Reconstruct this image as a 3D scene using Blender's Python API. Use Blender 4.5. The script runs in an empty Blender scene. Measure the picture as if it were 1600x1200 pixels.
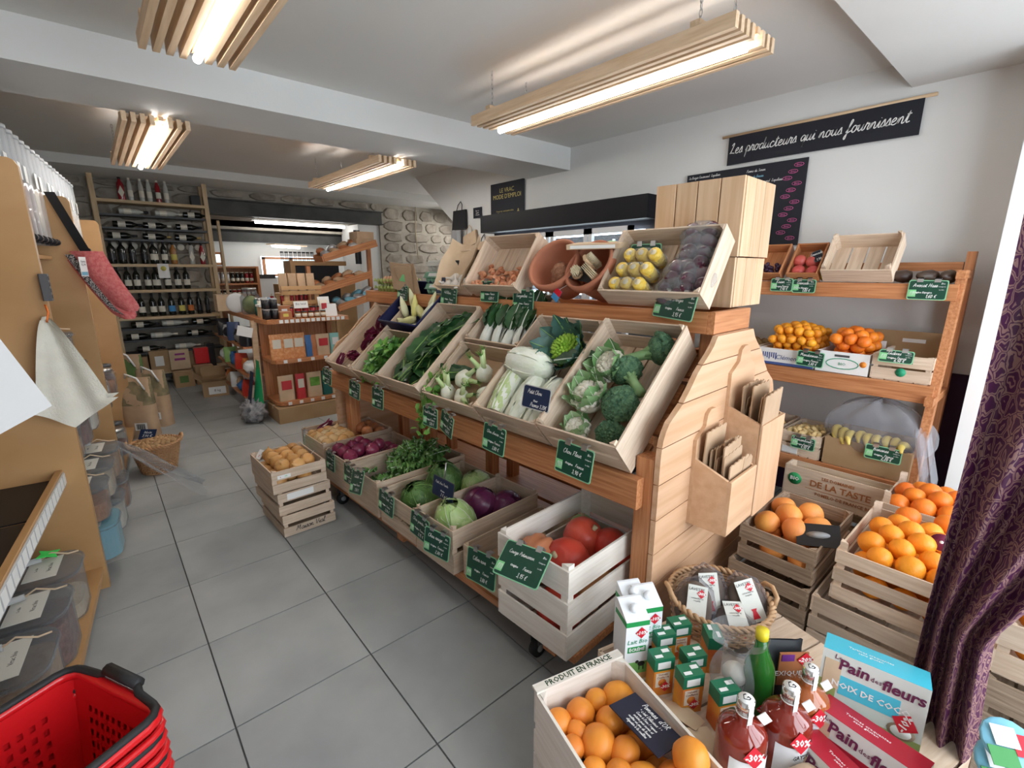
import bpy, math, random
from mathutils import Matrix, Vector, noise
R = math.radians
rnd = random.Random(7)
T = lambda x, y, z: Matrix.Translation((x, y, z))
def RX(a): return Matrix.Rotation(R(a), 4, 'X')
def RY(a): return Matrix.Rotation(R(a), 4, 'Y')
def RZ(a): return Matrix.Rotation(R(a), 4, 'Z')
def SC(x, y=None, z=None):
    if y is None: y = z = x
    return Matrix.Diagonal((x, y, z, 1))
C = bpy.context.scene.collection
scene = bpy.context.scene

# ---------------------------------------------------------------- camera
cam_d = bpy.data.cameras.new('camera'); cam = bpy.data.objects.new('camera', cam_d); C.objects.link(cam)
cam_d.sensor_width = 36; cam_d.lens = 743 / 1600 * 36; cam_d.clip_start = .03
cam.location = (0, 0, 1.5); cam.rotation_euler = (R(90 - 13.47), 0, R(-41))
scene.camera = cam
# ---------------------------------------------------------------- world, exposure
w = bpy.data.worlds.new('world'); scene.world = w; w.use_nodes = True
w.node_tree.nodes['Background'].inputs[0].default_value = (.80, .90, 1.0, 1)
w.node_tree.nodes['Background'].inputs[1].default_value = 4.5
scene.view_settings.view_transform = 'Standard'; scene.view_settings.look = 'None'
scene.view_settings.gamma = 1; scene.view_settings.use_curve_mapping = False
scene.view_settings.exposure = 0.0
def area(name, loc, rot, sx, sy, energy, col=(1, 1, 1)):
    l = bpy.data.lights.new(name, 'AREA'); l.shape = 'RECTANGLE'; l.size = sx; l.size_y = sy
    l.energy = energy; l.color = col
    o = bpy.data.objects.new(name, l); C.objects.link(o); o.location = loc; o.rotation_euler = rot
    return o
# daylight through the shop front behind the camera (openings in wall_near)
area('daylight_shopfront', (1.45, -1.42, 1.35), (R(-90), 0, 0), 3.0, 1.9, 55, (.90, .95, 1)).rotation_euler = (R(90), 0, 0)
# daylight through the windows of the far room
area('daylight_far_window', (3.4, 12.93, 1.6), (R(-90), 0, 0), 1.2, .5, 20, (.9, .95, 1))
TUBE = 24.0; TUBE_FAR = 62.0

# ---------------------------------------------------------------- materials
MATS = {}
def mat(n, col=(.8, .8, .8), rough=.55, metal=0, col2=None, scale=6, st=(1, 1, 1), detail=3, bump=0, bscale=None,
        var=.0, emit=None, alpha=1, trans=0, spec=.5, lo=.35, hi=.65, sss=0, coat=0, ior=1.45, sharp=False):
    m = bpy.data.materials.new(n); m.use_nodes = True; nt = m.node_tree; N = nt.nodes; L = nt.links
    b = N['Principled BSDF']; b.inputs['Roughness'].default_value = rough; b.inputs['Metallic'].default_value = metal
    b.inputs['Specular IOR Level'].default_value = spec; b.inputs['IOR'].default_value = ior
    b.inputs['Alpha'].default_value = alpha; b.inputs['Transmission Weight'].default_value = trans
    b.inputs['Coat Weight'].default_value = coat
    if sss: b.inputs['Subsurface Weight'].default_value = sss; b.inputs['Subsurface Scale'].default_value = .02
    b.inputs['Base Color'].default_value = (*col, 1)
    out = None
    if col2 or bump or var:
        tc = N.new('ShaderNodeTexCoord'); mp = N.new('ShaderNodeMapping'); mp.inputs['Scale'].default_value = st
        oi = N.new('ShaderNodeObjectInfo'); add = N.new('ShaderNodeVectorMath'); add.operation = 'ADD'
        mul = N.new('ShaderNodeMath'); mul.operation = 'MULTIPLY'; mul.inputs[1].default_value = 13.7
        L.new(oi.outputs['Random'], mul.inputs[0]); L.new(tc.outputs['Object'], add.inputs[0]); L.new(mul.outputs[0], add.inputs[1])
        L.new(add.outputs[0], mp.inputs[0])
        nz = N.new('ShaderNodeTexNoise'); nz.inputs['Scale'].default_value = scale; nz.inputs['Detail'].default_value = detail
        L.new(mp.outputs[0], nz.inputs['Vector'])
        if col2:
            cr = N.new('ShaderNodeValToRGB'); cr.color_ramp.elements[0].position = lo; cr.color_ramp.elements[1].position = hi
            cr.color_ramp.elements[0].color = (*col, 1); cr.color_ramp.elements[1].color = (*col2, 1)
            if sharp: cr.color_ramp.interpolation = 'EASE'
            L.new(nz.outputs[0], cr.inputs[0]); out = cr.outputs[0]
        if var:
            hs = N.new('ShaderNodeHueSaturation'); mr = N.new('ShaderNodeMapRange')
            mr.inputs[3].default_value = 1 - var; mr.inputs[4].default_value = 1 + var
            L.new(oi.outputs['Random'], mr.inputs[0]); L.new(mr.outputs[0], hs.inputs['Value'])
            if out: L.new(out, hs.inputs['Color'])
            else: hs.inputs['Color'].default_value = (*col, 1)
            out = hs.outputs[0]
        if out: L.new(out, b.inputs['Base Color'])
        if bump:
            bp = N.new('ShaderNodeBump'); bp.inputs['Strength'].default_value = bump; bp.inputs['Distance'].default_value = .01
            n2 = nz
            if bscale:
                n2 = N.new('ShaderNodeTexNoise'); n2.inputs['Scale'].default_value = bscale; n2.inputs['Detail'].default_value = 2
                L.new(mp.outputs[0], n2.inputs['Vector'])
            L.new(n2.outputs[0], bp.inputs['Height']); L.new(bp.outputs[0], b.inputs['Normal'])
    if emit:
        b.inputs['Emission Color'].default_value = (*emit[:3], 1); b.inputs['Emission Strength'].default_value = emit[3]
    MATS[n] = m
    return m
def clearmat(n, col=(1, 1, 1), a=.25, rough=.12, bump=0, bscale=18):
    """thin clear film or glass: see-through with a glossy sheen"""
    m = bpy.data.materials.new(n); m.use_nodes = True; nt = m.node_tree; N = nt.nodes; L = nt.links
    N.remove(N['Principled BSDF']); o = N['Material Output']
    mx = N.new('ShaderNodeMixShader'); tr = N.new('ShaderNodeBsdfTransparent'); tr.inputs[0].default_value = (*[.6 + .4 * c for c in col], 1)
    pb = N.new('ShaderNodeBsdfPrincipled'); pb.inputs['Base Color'].default_value = (*col, 1); pb.inputs['Roughness'].default_value = rough
    lw = N.new('ShaderNodeLayerWeight'); lw.inputs[0].default_value = .3
    mr = N.new('ShaderNodeMapRange'); mr.inputs[3].default_value = a; mr.inputs[4].default_value = min(1, a + .35)
    L.new(lw.outputs['Facing'], mr.inputs[0]); L.new(mr.outputs[0], mx.inputs[0]); L.new(tr.outputs[0], mx.inputs[1]); L.new(pb.outputs[0], mx.inputs[2])
    if bump:
        tc = N.new('ShaderNodeTexCoord'); nz = N.new('ShaderNodeTexNoise'); nz.inputs['Scale'].default_value = bscale; nz.inputs['Detail'].default_value = 3
        bp = N.new('ShaderNodeBump'); bp.inputs['Strength'].default_value = bump; bp.inputs['Distance'].default_value = .02
        L.new(tc.outputs['Object'], nz.inputs['Vector']); L.new(nz.outputs[0], bp.inputs['Height']); L.new(bp.outputs[0], pb.inputs['Normal'])
    L.new(mx.outputs[0], o.inputs[0]); MATS[n] = m; return m
GR = (1.2, 16, 16)   # grain runs along local X
mat('plaster', (.70, .70, .68), .9, col2=(.74, .74, .72), scale=1.5, bump=.05, bscale=60)
mat('ceiling', (.70, .69, .66), .92, col2=(.74, .73, .70), scale=.8)
mat('tile', (.30, .315, .315), .42, col2=(.40, .415, .41), scale=3.2, detail=8, bump=.04, bscale=30, var=.06, lo=.3, hi=.7)
mat('grout', (.11, .11, .11), .9)
mat('crate', (.58, .435, .315), .7, col2=(.70, .56, .43), scale=5, st=GR, bump=.15, var=.13)
mat('crate_white', (.70, .64, .56), .65, col2=(.78, .73, .66), scale=5, st=GR, bump=.12, var=.07)
mat('crate_old', (.26, .185, .125), .75, col2=(.42, .315, .225), scale=6, st=GR, bump=.2, var=.12)
mat('fir', (.40, .15, .055), .45, col2=(.56, .25, .11), scale=4, st=(1, 22, 22), bump=.12, var=.06)
mat('pine', (.60, .39, .22), .5, col2=(.71, .50, .32), scale=3, st=(.8, 14, 14), bump=.06, var=.07)
mat('panel', (.58, .34, .19), .5, col2=(.68, .43, .27), scale=2.5, st=(.7, 12, 12), bump=.06, var=.05)
mat('beech', (.60, .36, .21), .5, col2=(.68, .44, .27), scale=3, st=(1, 10, 10), var=.05)
mat('lampwood', (.62, .44, .27), .55, col2=(.74, .56, .38), scale=4, st=GR, var=.08)
mat('maple', (.42, .235, .095), .42, col2=(.52, .31, .14), scale=2.2, st=(1, 6, 1.4), detail=5, var=.03)
mat('rackwood', (.50, .36, .20), .6, col2=(.60, .45, .28), scale=4, st=GR, var=.06)
mat('darkmetal', (.02, .02, .022), .4, .2)
mat('black', (.012, .012, .014), .5)
mat('blackboard', (.012, .013, .02), .7)
mat('steel', (.55, .55, .55), .3, .9)
mat('beamsteel', (.045, .045, .042), .6, col2=(.07, .07, .065), scale=5)
mat('stone', (.23, .20, .165), .9, col2=(.38, .335, .28), scale=7, bump=.5, bscale=20, var=.18)
mat('mortar', (.33, .30, .25), .95, col2=(.42, .38, .325), scale=8, bump=.3, bscale=30)
mat('white', (.80, .80, .79), .6)
mat('paper', (.82, .82, .80), .8)
mat('kraft', (.42, .28, .17), .8, col2=(.48, .33, .21), scale=9, var=.08)
mat('kraft_pale', (.58, .43, .28), .8, col2=(.66, .50, .34), scale=9, var=.06)
mat('cardboard', (.38, .24, .12), .8, col2=(.43, .28, .15), scale=6, var=.08)
mat('tag_green', (.008, .06, .035), .4); mat('tag_edge', (.25, .55, .32), .5); mat('tag_logo', (.22, .62, .26), .5)
mat('navy', (.012, .025, .07), .5); mat('bluebox', (.01, .014, .07), .45)
mat('tube', (1, 1, 1), .4, emit=(1, .985, .96, TUBE)); mat('tube_far', (1, 1, 1), .4, emit=(1, .98, .95, TUBE_FAR))
mat('red', (.62, .008, .012), .32, coat=.3); mat('promo', (.62, .012, .03), .5)
mat('wine_curtain', (.03, .006, .03), .7)
mat('rubber', (.015, .015, .016), .6); mat('grey', (.35, .36, .37), .5); mat('darkgrey', (.08, .08, .085), .5)
clearmat('glass', (.7, .7, .7), .04, .03); clearmat('film', (.62, .64, .66), .09, .15, .8, 14); clearmat('bin', (.5, .53, .56), .07, .08)
clearmat('bin_blue', (.28, .52, .62), .5, .2)
clearmat('haze_film', (.62, .62, .66), .13, .22, 1., 9)

# ---------------------------------------------------------------- mesh building
class MB:
    def __init__(s): s.v = []; s.f = []; s.m = []; s.sm = []
    def add(s, vs, fs, M=None, mi=0, smooth=False):
        k = len(s.v)
        if M is not None: vs = [M @ Vector(p) for p in vs]
        s.v += [tuple(p) for p in vs]
        for f in fs: s.f.append(tuple(k + i for i in f)); s.m.append(mi); s.sm.append(smooth)
        return s
    def box(s, x0, y0, z0, x1, y1, z1, M=None, mi=0):
        vs = [(x, y, z) for z in (z0, z1) for y in (y0, y1) for x in (x0, x1)]
        return s.add(vs, [(0, 2, 3, 1), (4, 5, 7, 6), (0, 1, 5, 4), (2, 6, 7, 3), (0, 4, 6, 2), (1, 3, 7, 5)], M, mi)
    def lathe(s, pr, n=16, M=None, mi=0, smooth=True, warp=None):
        vs = []; fs = []; m = len(pr)
        for j, (r, z) in enumerate(pr):
            for i in range(n):
                a = 2 * math.pi * i / n; p = Vector((r * math.cos(a), r * math.sin(a), z))
                vs.append(warp(p, a) if warp else p)
        for j in range(m - 1):
            for i in range(n):
                a = j * n + i; b = j * n + (i + 1) % n
                fs.append((a, b, b + n, a + n))
        if pr[0][0] > 1e-5: fs.append(tuple(range(n))[::-1])
        if pr[-1][0] > 1e-5: fs.append(tuple((m - 1) * n + i for i in range(n)))
        return s.add(vs, fs, M, mi, smooth)
    def cyl(s, r, z0, z1, n=12, M=None, mi=0, r2=None, smooth=True):
        return s.lathe([(r, z0), (r if r2 is None else r2, z1)], n, M, mi, smooth)
    def ball(s, rx, ry, rz, n=16, m=10, M=None, mi=0, nz=0, ns=3., seed=0, ribs=0, rib=.0, dim=0):
        vs = []; fs = []
        for j in range(m + 1):
            t = math.pi * j / m
            for i in range(n):
                a = 2 * math.pi * i / n
                d = Vector((math.sin(t) * math.cos(a), math.sin(t) * math.sin(a), math.cos(t)))
                k = 1
                if nz: k += nz * noise.noise(d * ns + Vector((seed, seed * 2.3, 0)))
                if ribs: k -= rib * (1 - abs(math.sin(a * ribs / 2))) * math.sin(t)
                p = Vector((d.x * rx * k, d.y * ry * k, d.z * rz * k))
                if dim: p.z -= dim * rz * math.exp(-((math.sin(t)) / .35) ** 2) * (1 if d.z > 0 else -1)
                vs.append(p)
        for j in range(m):
            for i in range(n):
                a = j * n + i; b = j * n + (i + 1) % n
                fs.append((a, a + n, b + n, b))
        return s.add(vs, fs, M, mi, True)
    def tube(s, pts, r, n=6, M=None, mi=0, closed=False):
        pts = [Vector(p) for p in pts]; k = len(pts); vs = []; fs = []
        rr = r if isinstance(r, (list, tuple)) else [r] * k
        up = Vector((0, 0, 1))
        for i, p in enumerate(pts):
            if closed: t = (pts[(i + 1) % k] - pts[i - 1]).normalized()
            else: t = (pts[min(i + 1, k - 1)] - pts[max(i - 1, 0)]).normalized()
            a = t.cross(up)
            if a.length < .1: a = t.cross(Vector((1, 0, 0)))
            a.normalize(); b = t.cross(a)
            for j in range(n):
                w = 2 * math.pi * j / n; vs.append(p + (a * math.cos(w) + b * math.sin(w)) * rr[i])
        for i in range(k if closed else k - 1):
            for j in range(n):
                a0 = i * n + j; a1 = i * n + (j + 1) % n; c = ((i + 1) % k) * n
                fs.append((a0, a1, c + (j + 1) % n, c + j))
        if not closed: fs += [tuple(range(n))[::-1], tuple((k - 1) * n + j for j in range(n))]
        return s.add(vs, fs, M, mi, True)
    def prism(s, poly, d, M=None, mi=0):
        """poly in XY, thickness d along Z"""
        n = len(poly); vs = [(x, y, 0) for x, y in poly] + [(x, y, d) for x, y in poly]
        fs = [tuple(range(n))[::-1], tuple(range(n, 2 * n))] + [(i, (i + 1) % n, (i + 1) % n + n, i + n) for i in range(n)]
        return s.add(vs, fs, M, mi)
    def grid(s, fn, nu, nv, M=None, mi=0, smooth=True, th=0):
        vs = [Vector(fn(i / nu, j / nv)) for j in range(nv + 1) for i in range(nu + 1)]
        fs = [(j * (nu + 1) + i, j * (nu + 1) + i + 1, (j + 1) * (nu + 1) + i + 1, (j + 1) * (nu + 1) + i) for j in range(nv) for i in range(nu)]
        return s.add(vs, fs, M, mi, smooth)
    def mesh(s, name, mats):
        me = bpy.data.meshes.new(name); me.from_pydata(s.v, [], s.f)
        for m in ([mats] if isinstance(mats, str) else mats): me.materials.append(MATS[m])
        me.polygons.foreach_set('material_index', s.m); me.polygons.foreach_set('use_smooth', s.sm)
        me.update(); return me
I4 = Matrix.Identity(4)
def ob(name, data, parent=None, M=I4, **kw):
    o = bpy.data.objects.new(name, data); C.objects.link(o)
    if parent: o.parent = parent
    o.matrix_basis = M
    for k, v in kw.items():
        if v: o[k] = v
    return o
def thing(name, label, cat, M=I4, group=None, kind=None):
    return ob(name, None, None, M, label=label, category=cat, group=group, kind=kind)
def solo(name, data, label, cat, M=I4, group=None, kind=None):
    return ob(name, data, None, M, label=label, category=cat, group=group, kind=kind)
def struct(name, data, M=I4, parent=None):
    return ob(name, data, parent, M, kind='structure' if not parent else None)
_bars = {}
PERM = {0: I4, 1: Matrix(((0, -1, 0, 0), (1, 0, 0, 0), (0, 0, 1, 0), (0, 0, 0, 1))), 2: Matrix(((0, 0, -1, 0), (0, 1, 0, 0), (1, 0, 0, 0), (0, 0, 0, 1)))}
def bar(name, x0, y0, z0, x1, y1, z1, m, parent=None, M=I4, bev=0, **kw):
    """a board or bar whose grain runs along its longest side"""
    d = (abs(x1 - x0), abs(y1 - y0), abs(z1 - z0)); ax = d.index(max(d))
    dd = {0: d, 1: (d[1], d[0], d[2]), 2: (d[2], d[1], d[0])}[ax]
    key = (tuple(round(q, 4) for q in dd), m, bev)
    if key not in _bars:
        hx, hy, hz = [q / 2 for q in dd]; b = MB()
        if bev:
            c = bev
            b.prism([(-hy + c, -hz), (hy - c, -hz), (hy, -hz + c), (hy, hz - c), (hy - c, hz), (-hy + c, hz), (-hy, hz - c), (-hy, -hz + c)], dd[0],
                    T(-hx, 0, 0) @ Matrix(((0, 0, 1, 0), (1, 0, 0, 0), (0, 1, 0, 0), (0, 0, 0, 1))))
        else: b.box(-hx, -hy, -hz, hx, hy, hz)
        _bars[key] = b.mesh(name, m)
    return ob(name, _bars[key], parent, M @ T((x0 + x1) / 2, (y0 + y1) / 2, (z0 + z1) / 2) @ PERM[ax], **kw)
_txt = {}
def txt(s, size, m, parent, M=I4, al='CENTER', name='lettering', shear=0, ex=.0002, sp=1, bold=0, sx=1):
    key = (s, size, m, al, shear, sp, bold, sx)
    if key not in _txt:
        cu = bpy.data.curves.new('lettering', 'FONT'); cu.body = s; cu.size = size; cu.align_x = al; cu.align_y = 'CENTER'
        cu.shear = shear; cu.extrude = ex; cu.resolution_u = 1 if size < .03 else 3; cu.space_line = sp; cu.offset = bold
        o = bpy.data.objects.new('lettering', cu); C.objects.link(o)
        me = bpy.data.meshes.new_from_object(o.evaluated_get(bpy.context.evaluated_depsgraph_get()))
        bpy.data.objects.remove(o); bpy.data.curves.remove(cu)
        me.materials.clear(); me.materials.append(MATS[m])
        if sx != 1: me.transform(SC(sx, 1, 1))
        _txt[key] = me
    return ob(name, _txt[key], parent, M)
CM = RZ(2.8)      # frame of the central vegetable counter: u right, v along it
# ================================================================ handwriting: pen strokes for chalked words
_G = {  # glyph: (advance, strokes of (x, y) with x-height 1)
'a': (1.1, ['.85,.8 .5,1 .12,.6 .2,.1 .5,0 .8,.4 .88,.95 .85,.25 1,0 1.15,.15']), 'b': (1.0, ['0,.2 .3,1.6 .25,2 .1,1.6 .15,.2 .45,0 .8,.4 .7,.85 .35,.8 .9,.75']),
'c': (.95, ['.75,.8 .45,1 .1,.55 .25,.05 .6,0 1,.25']), 'd': (1.1, ['.8,.8 .45,1 .12,.55 .25,.05 .55,.05 .8,.5 .95,2 .85,.3 1,0 1.15,.15']), 'e': (.9, ['.05,.3 .5,.55 .65,.85 .4,1 .12,.6 .2,.1 .55,0 .95,.25']),
'f': (.8, ['0,.1 .4,1.2 .55,1.9 .35,2 .25,1.2 .2,-.7 .05,-.95 -.05,-.6 .3,0 .85,.3']), 'g': (1.05, ['.8,.8 .45,1 .12,.6 .25,.1 .6,.2 .85,.9 .8,-.5 .5,-.95 .2,-.6 1.1,.2']), 'h': (1.05, ['0,.1 .35,1.7 .25,2 .12,1.2 .1,0 .3,.8 .6,1 .75,.6 .75,.1 1,.1 1.1,.2']),
'i': (.55, ['0,.2 .3,1 .25,.2 .4,0 .6,.15', '.32,1.4 .34,1.45']), 'j': (.55, ['.1,.3 .35,1 .3,-.5 .05,-.9 -.1,-.5 .55,.15', '.37,1.4 .39,1.45']), 'k': (1.0, ['0,.1 .3,1.8 .15,1.9 .1,0 .3,.7 .6,.95 .4,.55 .75,.05 1,.15']), 'l': (.6, ['0,.2 .4,1.5 .35,2 .18,1.6 .2,.2 .4,0 .65,.15']),
'm': (1.6, ['0,.1 .15,1 .15,0 .35,.8 .55,1 .65,.6 .65,0 .85,.8 1.05,1 1.18,.6 1.2,.1 1.4,0 1.6,.15']), 'n': (1.1, ['0,.1 .15,1 .15,0 .35,.8 .6,1 .72,.6 .72,.1 .9,0 1.1,.15']), 'o': (.95, ['.6,.95 .3,1 .08,.5 .25,0 .6,.1 .75,.6 .55,.95 .7,.85 1,.9']),
'p': (1.0, ['0,.2 .25,1.1 .15,-1 .2,.7 .5,1 .8,.6 .6,.05 .3,.1 .7,0 1.05,.2']), 'q': (1.0, ['.8,.8 .45,1 .12,.55 .3,.05 .65,.3 .85,.95 .75,-1 .8,-.2 1.05,.2']), 'r': (.8, ['0,.1 .2,1.15 .3,.9 .6,.95 .5,.3 .6,0 .85,.15']), 's': (.75, ['0,.1 .4,1.1 .5,.8 .6,.3 .35,0 .1,.1 .35,.05 .8,.15']),
't': (.7, ['.05,.2 .35,1.7 .28,.2 .45,0 .75,.15', '.05,1.25 .65,1.3']), 'u': (1.1, ['0,.2 .2,1 .15,.3 .35,0 .65,.3 .8,1 .75,.2 .9,0 1.1,.15']), 'v': (.9, ['0,.6 .15,1 .35,.05 .7,.9 .6,1 .95,.85']), 'x': (.9, ['0,.9 .25,.95 .55,.05 .85,.15', '.8,1 .1,0']), 'y': (1.0, ['0,.6 .15,1 .2,.3 .5,.2 .75,1 .65,-.5 .35,-.95 .15,-.6 1,.2']), 'z': (.9, ['.1,.9 .7,.95 .1,.05 .85,.1']), 'w': (1.3, ['0,.8 .15,.95 .2,.1 .5,.1 .65,.9 .7,.1 1,.1 1.15,.95 1.3,.9']),
'0': (.9, ['.4,1.7 .1,1 .3,.05 .6,.1 .75,1 .4,1.7']), '1': (.6, ['.1,1.2 .4,1.7 .35,0']), '2': (.9, ['.1,1.4 .4,1.7 .65,1.3 .1,.05 .8,.05']), '3': (.9, ['.1,1.6 .55,1.6 .4,1 .7,.6 .4,.02 .05,.2']), '4': (.9, ['.5,1.7 .1,.6 .8,.6', '.6,1.1 .5,0']), '5': (.9, ['.7,1.65 .2,1.65 .15,1 .6,.9 .6,.2 .1,.05']), '6': (.9, ['.6,1.7 .15,.9 .2,.1 .6,.1 .65,.7 .2,.7']), '7': (.9, ['.1,1.6 .7,1.65 .3,0']), '8': (.9, ['.6,1.4 .4,1.7 .15,1.35 .6,.6 .5,.05 .15,.3 .6,1.4']), '9': (.9, ['.65,1.4 .4,1.7 .12,1.3 .3,.95 .65,1.2 .5,0']),
',': (.5, ['.2,.1 .1,-.3']), '.': (.5, ['.15,.02 .2,.06']), "'": (.4, ['.25,2 .15,1.6']), '€': (1.1, ['.9,1.5 .5,1.65 .2,.85 .5,.05 .9,.2', '0,1.05 .7,1.05', '0,.7 .65,.7']), ' ': (.7, []), '!': (.5, ['.25,1.8 .2,.6', '.18,.05 .2,.1']), '/': (.7, ['.05,-.1 .6,1.8']), '*': (.8, ['.1,.9 .6,1.3', '.1,1.3 .6,.9', '.35,.8 .35,1.45']), '-': (.7, ['.1,.6 .5,.6']), ':': (.4, ['.15,.1 .18,.14', '.2,.8 .23,.84']), '%': (1.2, ['.2,1.6 .4,1.3 .15,1.3 .2,1.6', '.9,1.7 .2,0', '.8,.4 1,.1 .75,.1 .8,.4']),
'A': (1.5, ['0,0 .6,1.9 1.1,0', '.2,.7 1,.75']), 'B': (1.3, ['.15,0 .2,1.9 .8,1.7 .7,1.1 .2,1.0 .95,.7 .8,.1 .15,0']), 'C': (1.3, ['1,1.6 .6,1.95 .1,1.1 .3,.1 .8,0 1.2,.35']), 'D': (1.4, ['.2,0 .25,1.9 .9,1.6 1.1,.8 .7,.1 .2,0']), 'E': (1.2, ['1,1.7 .6,1.9 .3,1.5 .6,1.05 .2,.6 .5,.02 1.1,.3']), 'F': (1.2, ['.2,0 .4,1.85', '.1,1.8 1.1,1.9', '.25,1 .85,1.05']), 'G': (1.4, ['1,1.6 .6,1.95 .1,1 .4,.05 .9,.2 1,.8 .6,.8']), 'L': (1.2, ['.2,1.5 .5,1.95 .6,1.6 .3,.3 .1,.1 .4,.15 1.15,.05']), 'M': (1.7, ['0,0 .3,1.9 .7,.5 1.1,1.9 1.3,0']), 'N': (1.5, ['0,0 .3,1.9 .9,0 1.2,1.9']), 'O': (1.4, ['.7,1.9 .15,1.2 .35,.1 .9,.1 1.1,1.2 .7,1.9']), 'P': (1.2, ['.2,0 .3,1.9 .9,1.7 .8,1 .25,.9']), 'R': (1.3, ['.2,0 .3,1.9 .9,1.6 .3,1 1.1,0']), 'S': (1.2, ['.9,1.7 .5,1.9 .3,1.4 .85,.6 .5,0 .1,.3']), 'V': (1.3, ['0,1.9 .5,0 1.1,1.9']), 'T': (1.2, ['.1,1.8 1.1,1.9', '.65,1.85 .5,0']), 'J': (1.1, ['.3,1.9 1,1.9 .7,.3 .3,0 .05,.4']), 'H': (1.4, ['.1,0 .3,1.9', '1.1,1.9 .95,0', '.2,1 1,1']), 'I': (.6, ['.2,0 .3,1.9']), 'Z': (1.2, ['.1,1.8 1,1.85 .1,.05 1.1,.1']), 'T': (1.2, ['.1,1.8 1.1,1.9', '.65,1.85 .5,0']),
}
_ACC = {'é': 'e', 'è': 'e', 'ê': 'e', 'ï': 'i', 'à': 'a', 'â': 'a', 'ô': 'o', 'û': 'u', 'É': 'E'}
_hw = {}
def hand(s, xh, m, parent, M=I4, al='CENTER', pen=.14, slant=.25, width=None, name='lettering', gap=3.2):
    """words written with a pen of relative width PEN, x-height XH metres, as thin raised strokes"""
    key = (s, round(xh, 5), m, al, pen, slant, width, gap)
    if key not in _hw:
        b = MB(); rows = s.split('\n'); lens = []
        data = []
        for ri, row in enumerate(rows):
            x = 0; ss = []
            for ch in row:
                base = _ACC.get(ch, ch); g = _G.get(base) or _G.get(base.lower()) or _G['e']
                for st in g[1]:
                    pts = [tuple(map(float, p.split(','))) for p in st.split()]
                    ss.append([(x + px, py) for px, py in pts])
                if ch in _ACC: ss.append([(x + .3, 1.3), (x + .6, 1.6)])
                x += g[0]
            data.append((ss, x)); lens.append(x)
        k = xh; W_ = max(lens)
        kx = (width / W_) if width else xh
        for ri, (ss, L_) in enumerate(data):
            ox = -L_ / 2 if al == 'CENTER' else (0 if al == 'LEFT' else -L_); oy = -ri * gap + (len(rows) - 1) * gap / 2 - .5
            for pts in ss:
                pp = []
                P_ = [pts[0]] + pts + [pts[-1]]
                nsub = 3 if len(pts) > 2 else 1
                for i in range(1, len(P_) - 2):
                    for q in range(nsub):
                        t_ = q / nsub; t2 = t_ * t_; t3 = t2 * t_
                        pp.append(tuple(.5 * (2 * P_[i][d] + (P_[i + 1][d] - P_[i - 1][d]) * t_ + (2 * P_[i - 1][d] - 5 * P_[i][d] + 4 * P_[i + 1][d] - P_[i + 2][d]) * t2 + (3 * P_[i][d] - P_[i - 1][d] - 3 * P_[i + 1][d] + P_[i + 2][d]) * t3) for d in (0, 1)))
                pp.append(pts[-1])
                q = [Vector(((x_ + ox + slant * (y_ + oy * 0)) * kx, (y_ + oy) * k, 0)) for x_, y_ in pp]
                hw_ = pen * k / 2; vs = []
                for i, p in enumerate(q):
                    d = (q[min(i + 1, len(q) - 1)] - q[max(i - 1, 0)])
                    d = d.normalized() if d.length > 1e-9 else Vector((1, 0, 0)); n_ = Vector((-d.y, d.x, 0)) * hw_
                    vs += [p + n_, p - n_]
                b.add(vs, [(2 * i, 2 * i + 1, 2 * i + 3, 2 * i + 2) for i in range(len(q) - 1)])
        _hw[key] = b.mesh('lettering', m)
    return ob(name, _hw[key], parent, M)
# ================================================================ THE ROOM
XW = 3.5
floor = struct('floor', MB().box(-2.2, -1.5, -.05, 7.2, 13.2, -.006).mesh('floor', 'grout'))
tx0, ty0, tw, tl = .143 - .482 * 4, 1.09 - .493 * 4, .482, .493
tile_me = MB()
g = .0028; c = .0012
tile_me.prism([(-tw / 2 + g, -tl / 2 + g), (tw / 2 - g, -tl / 2 + g), (tw / 2 - g, tl / 2 - g), (-tw / 2 + g, tl / 2 - g)], .0065)
tile_me = tile_me.mesh('tile', 'tile')
cnt = 0; rest = MB()
for j in range(28):
    for i in range(18):
        x, y = tx0 + tw * (i + .5), ty0 + tl * (j + .5)
        vis = -.9 < x < 3.6 and .3 < y < 8.2 and (x < 1.9 + y * .25 + .4) and x > -.7
        if vis and cnt < 300: ob('tile', tile_me, floor, T(x, y, -.0065)); cnt += 1
        elif -2 < x < 7 and y < 13:
            rest.box(x - tw / 2 + g, y - tl / 2 + g, -.0065, x + tw / 2 - g, y + tl / 2 - g, 0)
ob('tile_field', rest.mesh('tile_field', 'tile'), floor, kind='stuff')
Z1, Z2 = 2.585, 2.70
struct('ceiling', MB().box(-2.2, -1.5, Z1, 3.8, 3.25, Z1 + .1).box(-2.2, 3.25, Z2, 7.2, 8.7, Z2 + .1).box(-2.2, 8.7, 2.16, 7.2, 13.2, 2.26).mesh('ceiling', 'ceiling'))
struct('trim_1', MB().box(-2.2, 3.21, 2.394, XW, 3.78, Z2 + .05).mesh('trim_1', 'plaster'))         # main ceiling beam
struct('trim_2', MB().box(-2.2, -1.5, 2.455, XW, .745, Z1 + .05).mesh('trim_2', 'plaster'))          # soffit near the shop front
struct('trim_3', MB().box(-2.2, 7.2, 2.60, 7.2, 8.0, Z2 + .05).mesh('trim_3', 'plaster'))            # soffit along the stone wall
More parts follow.
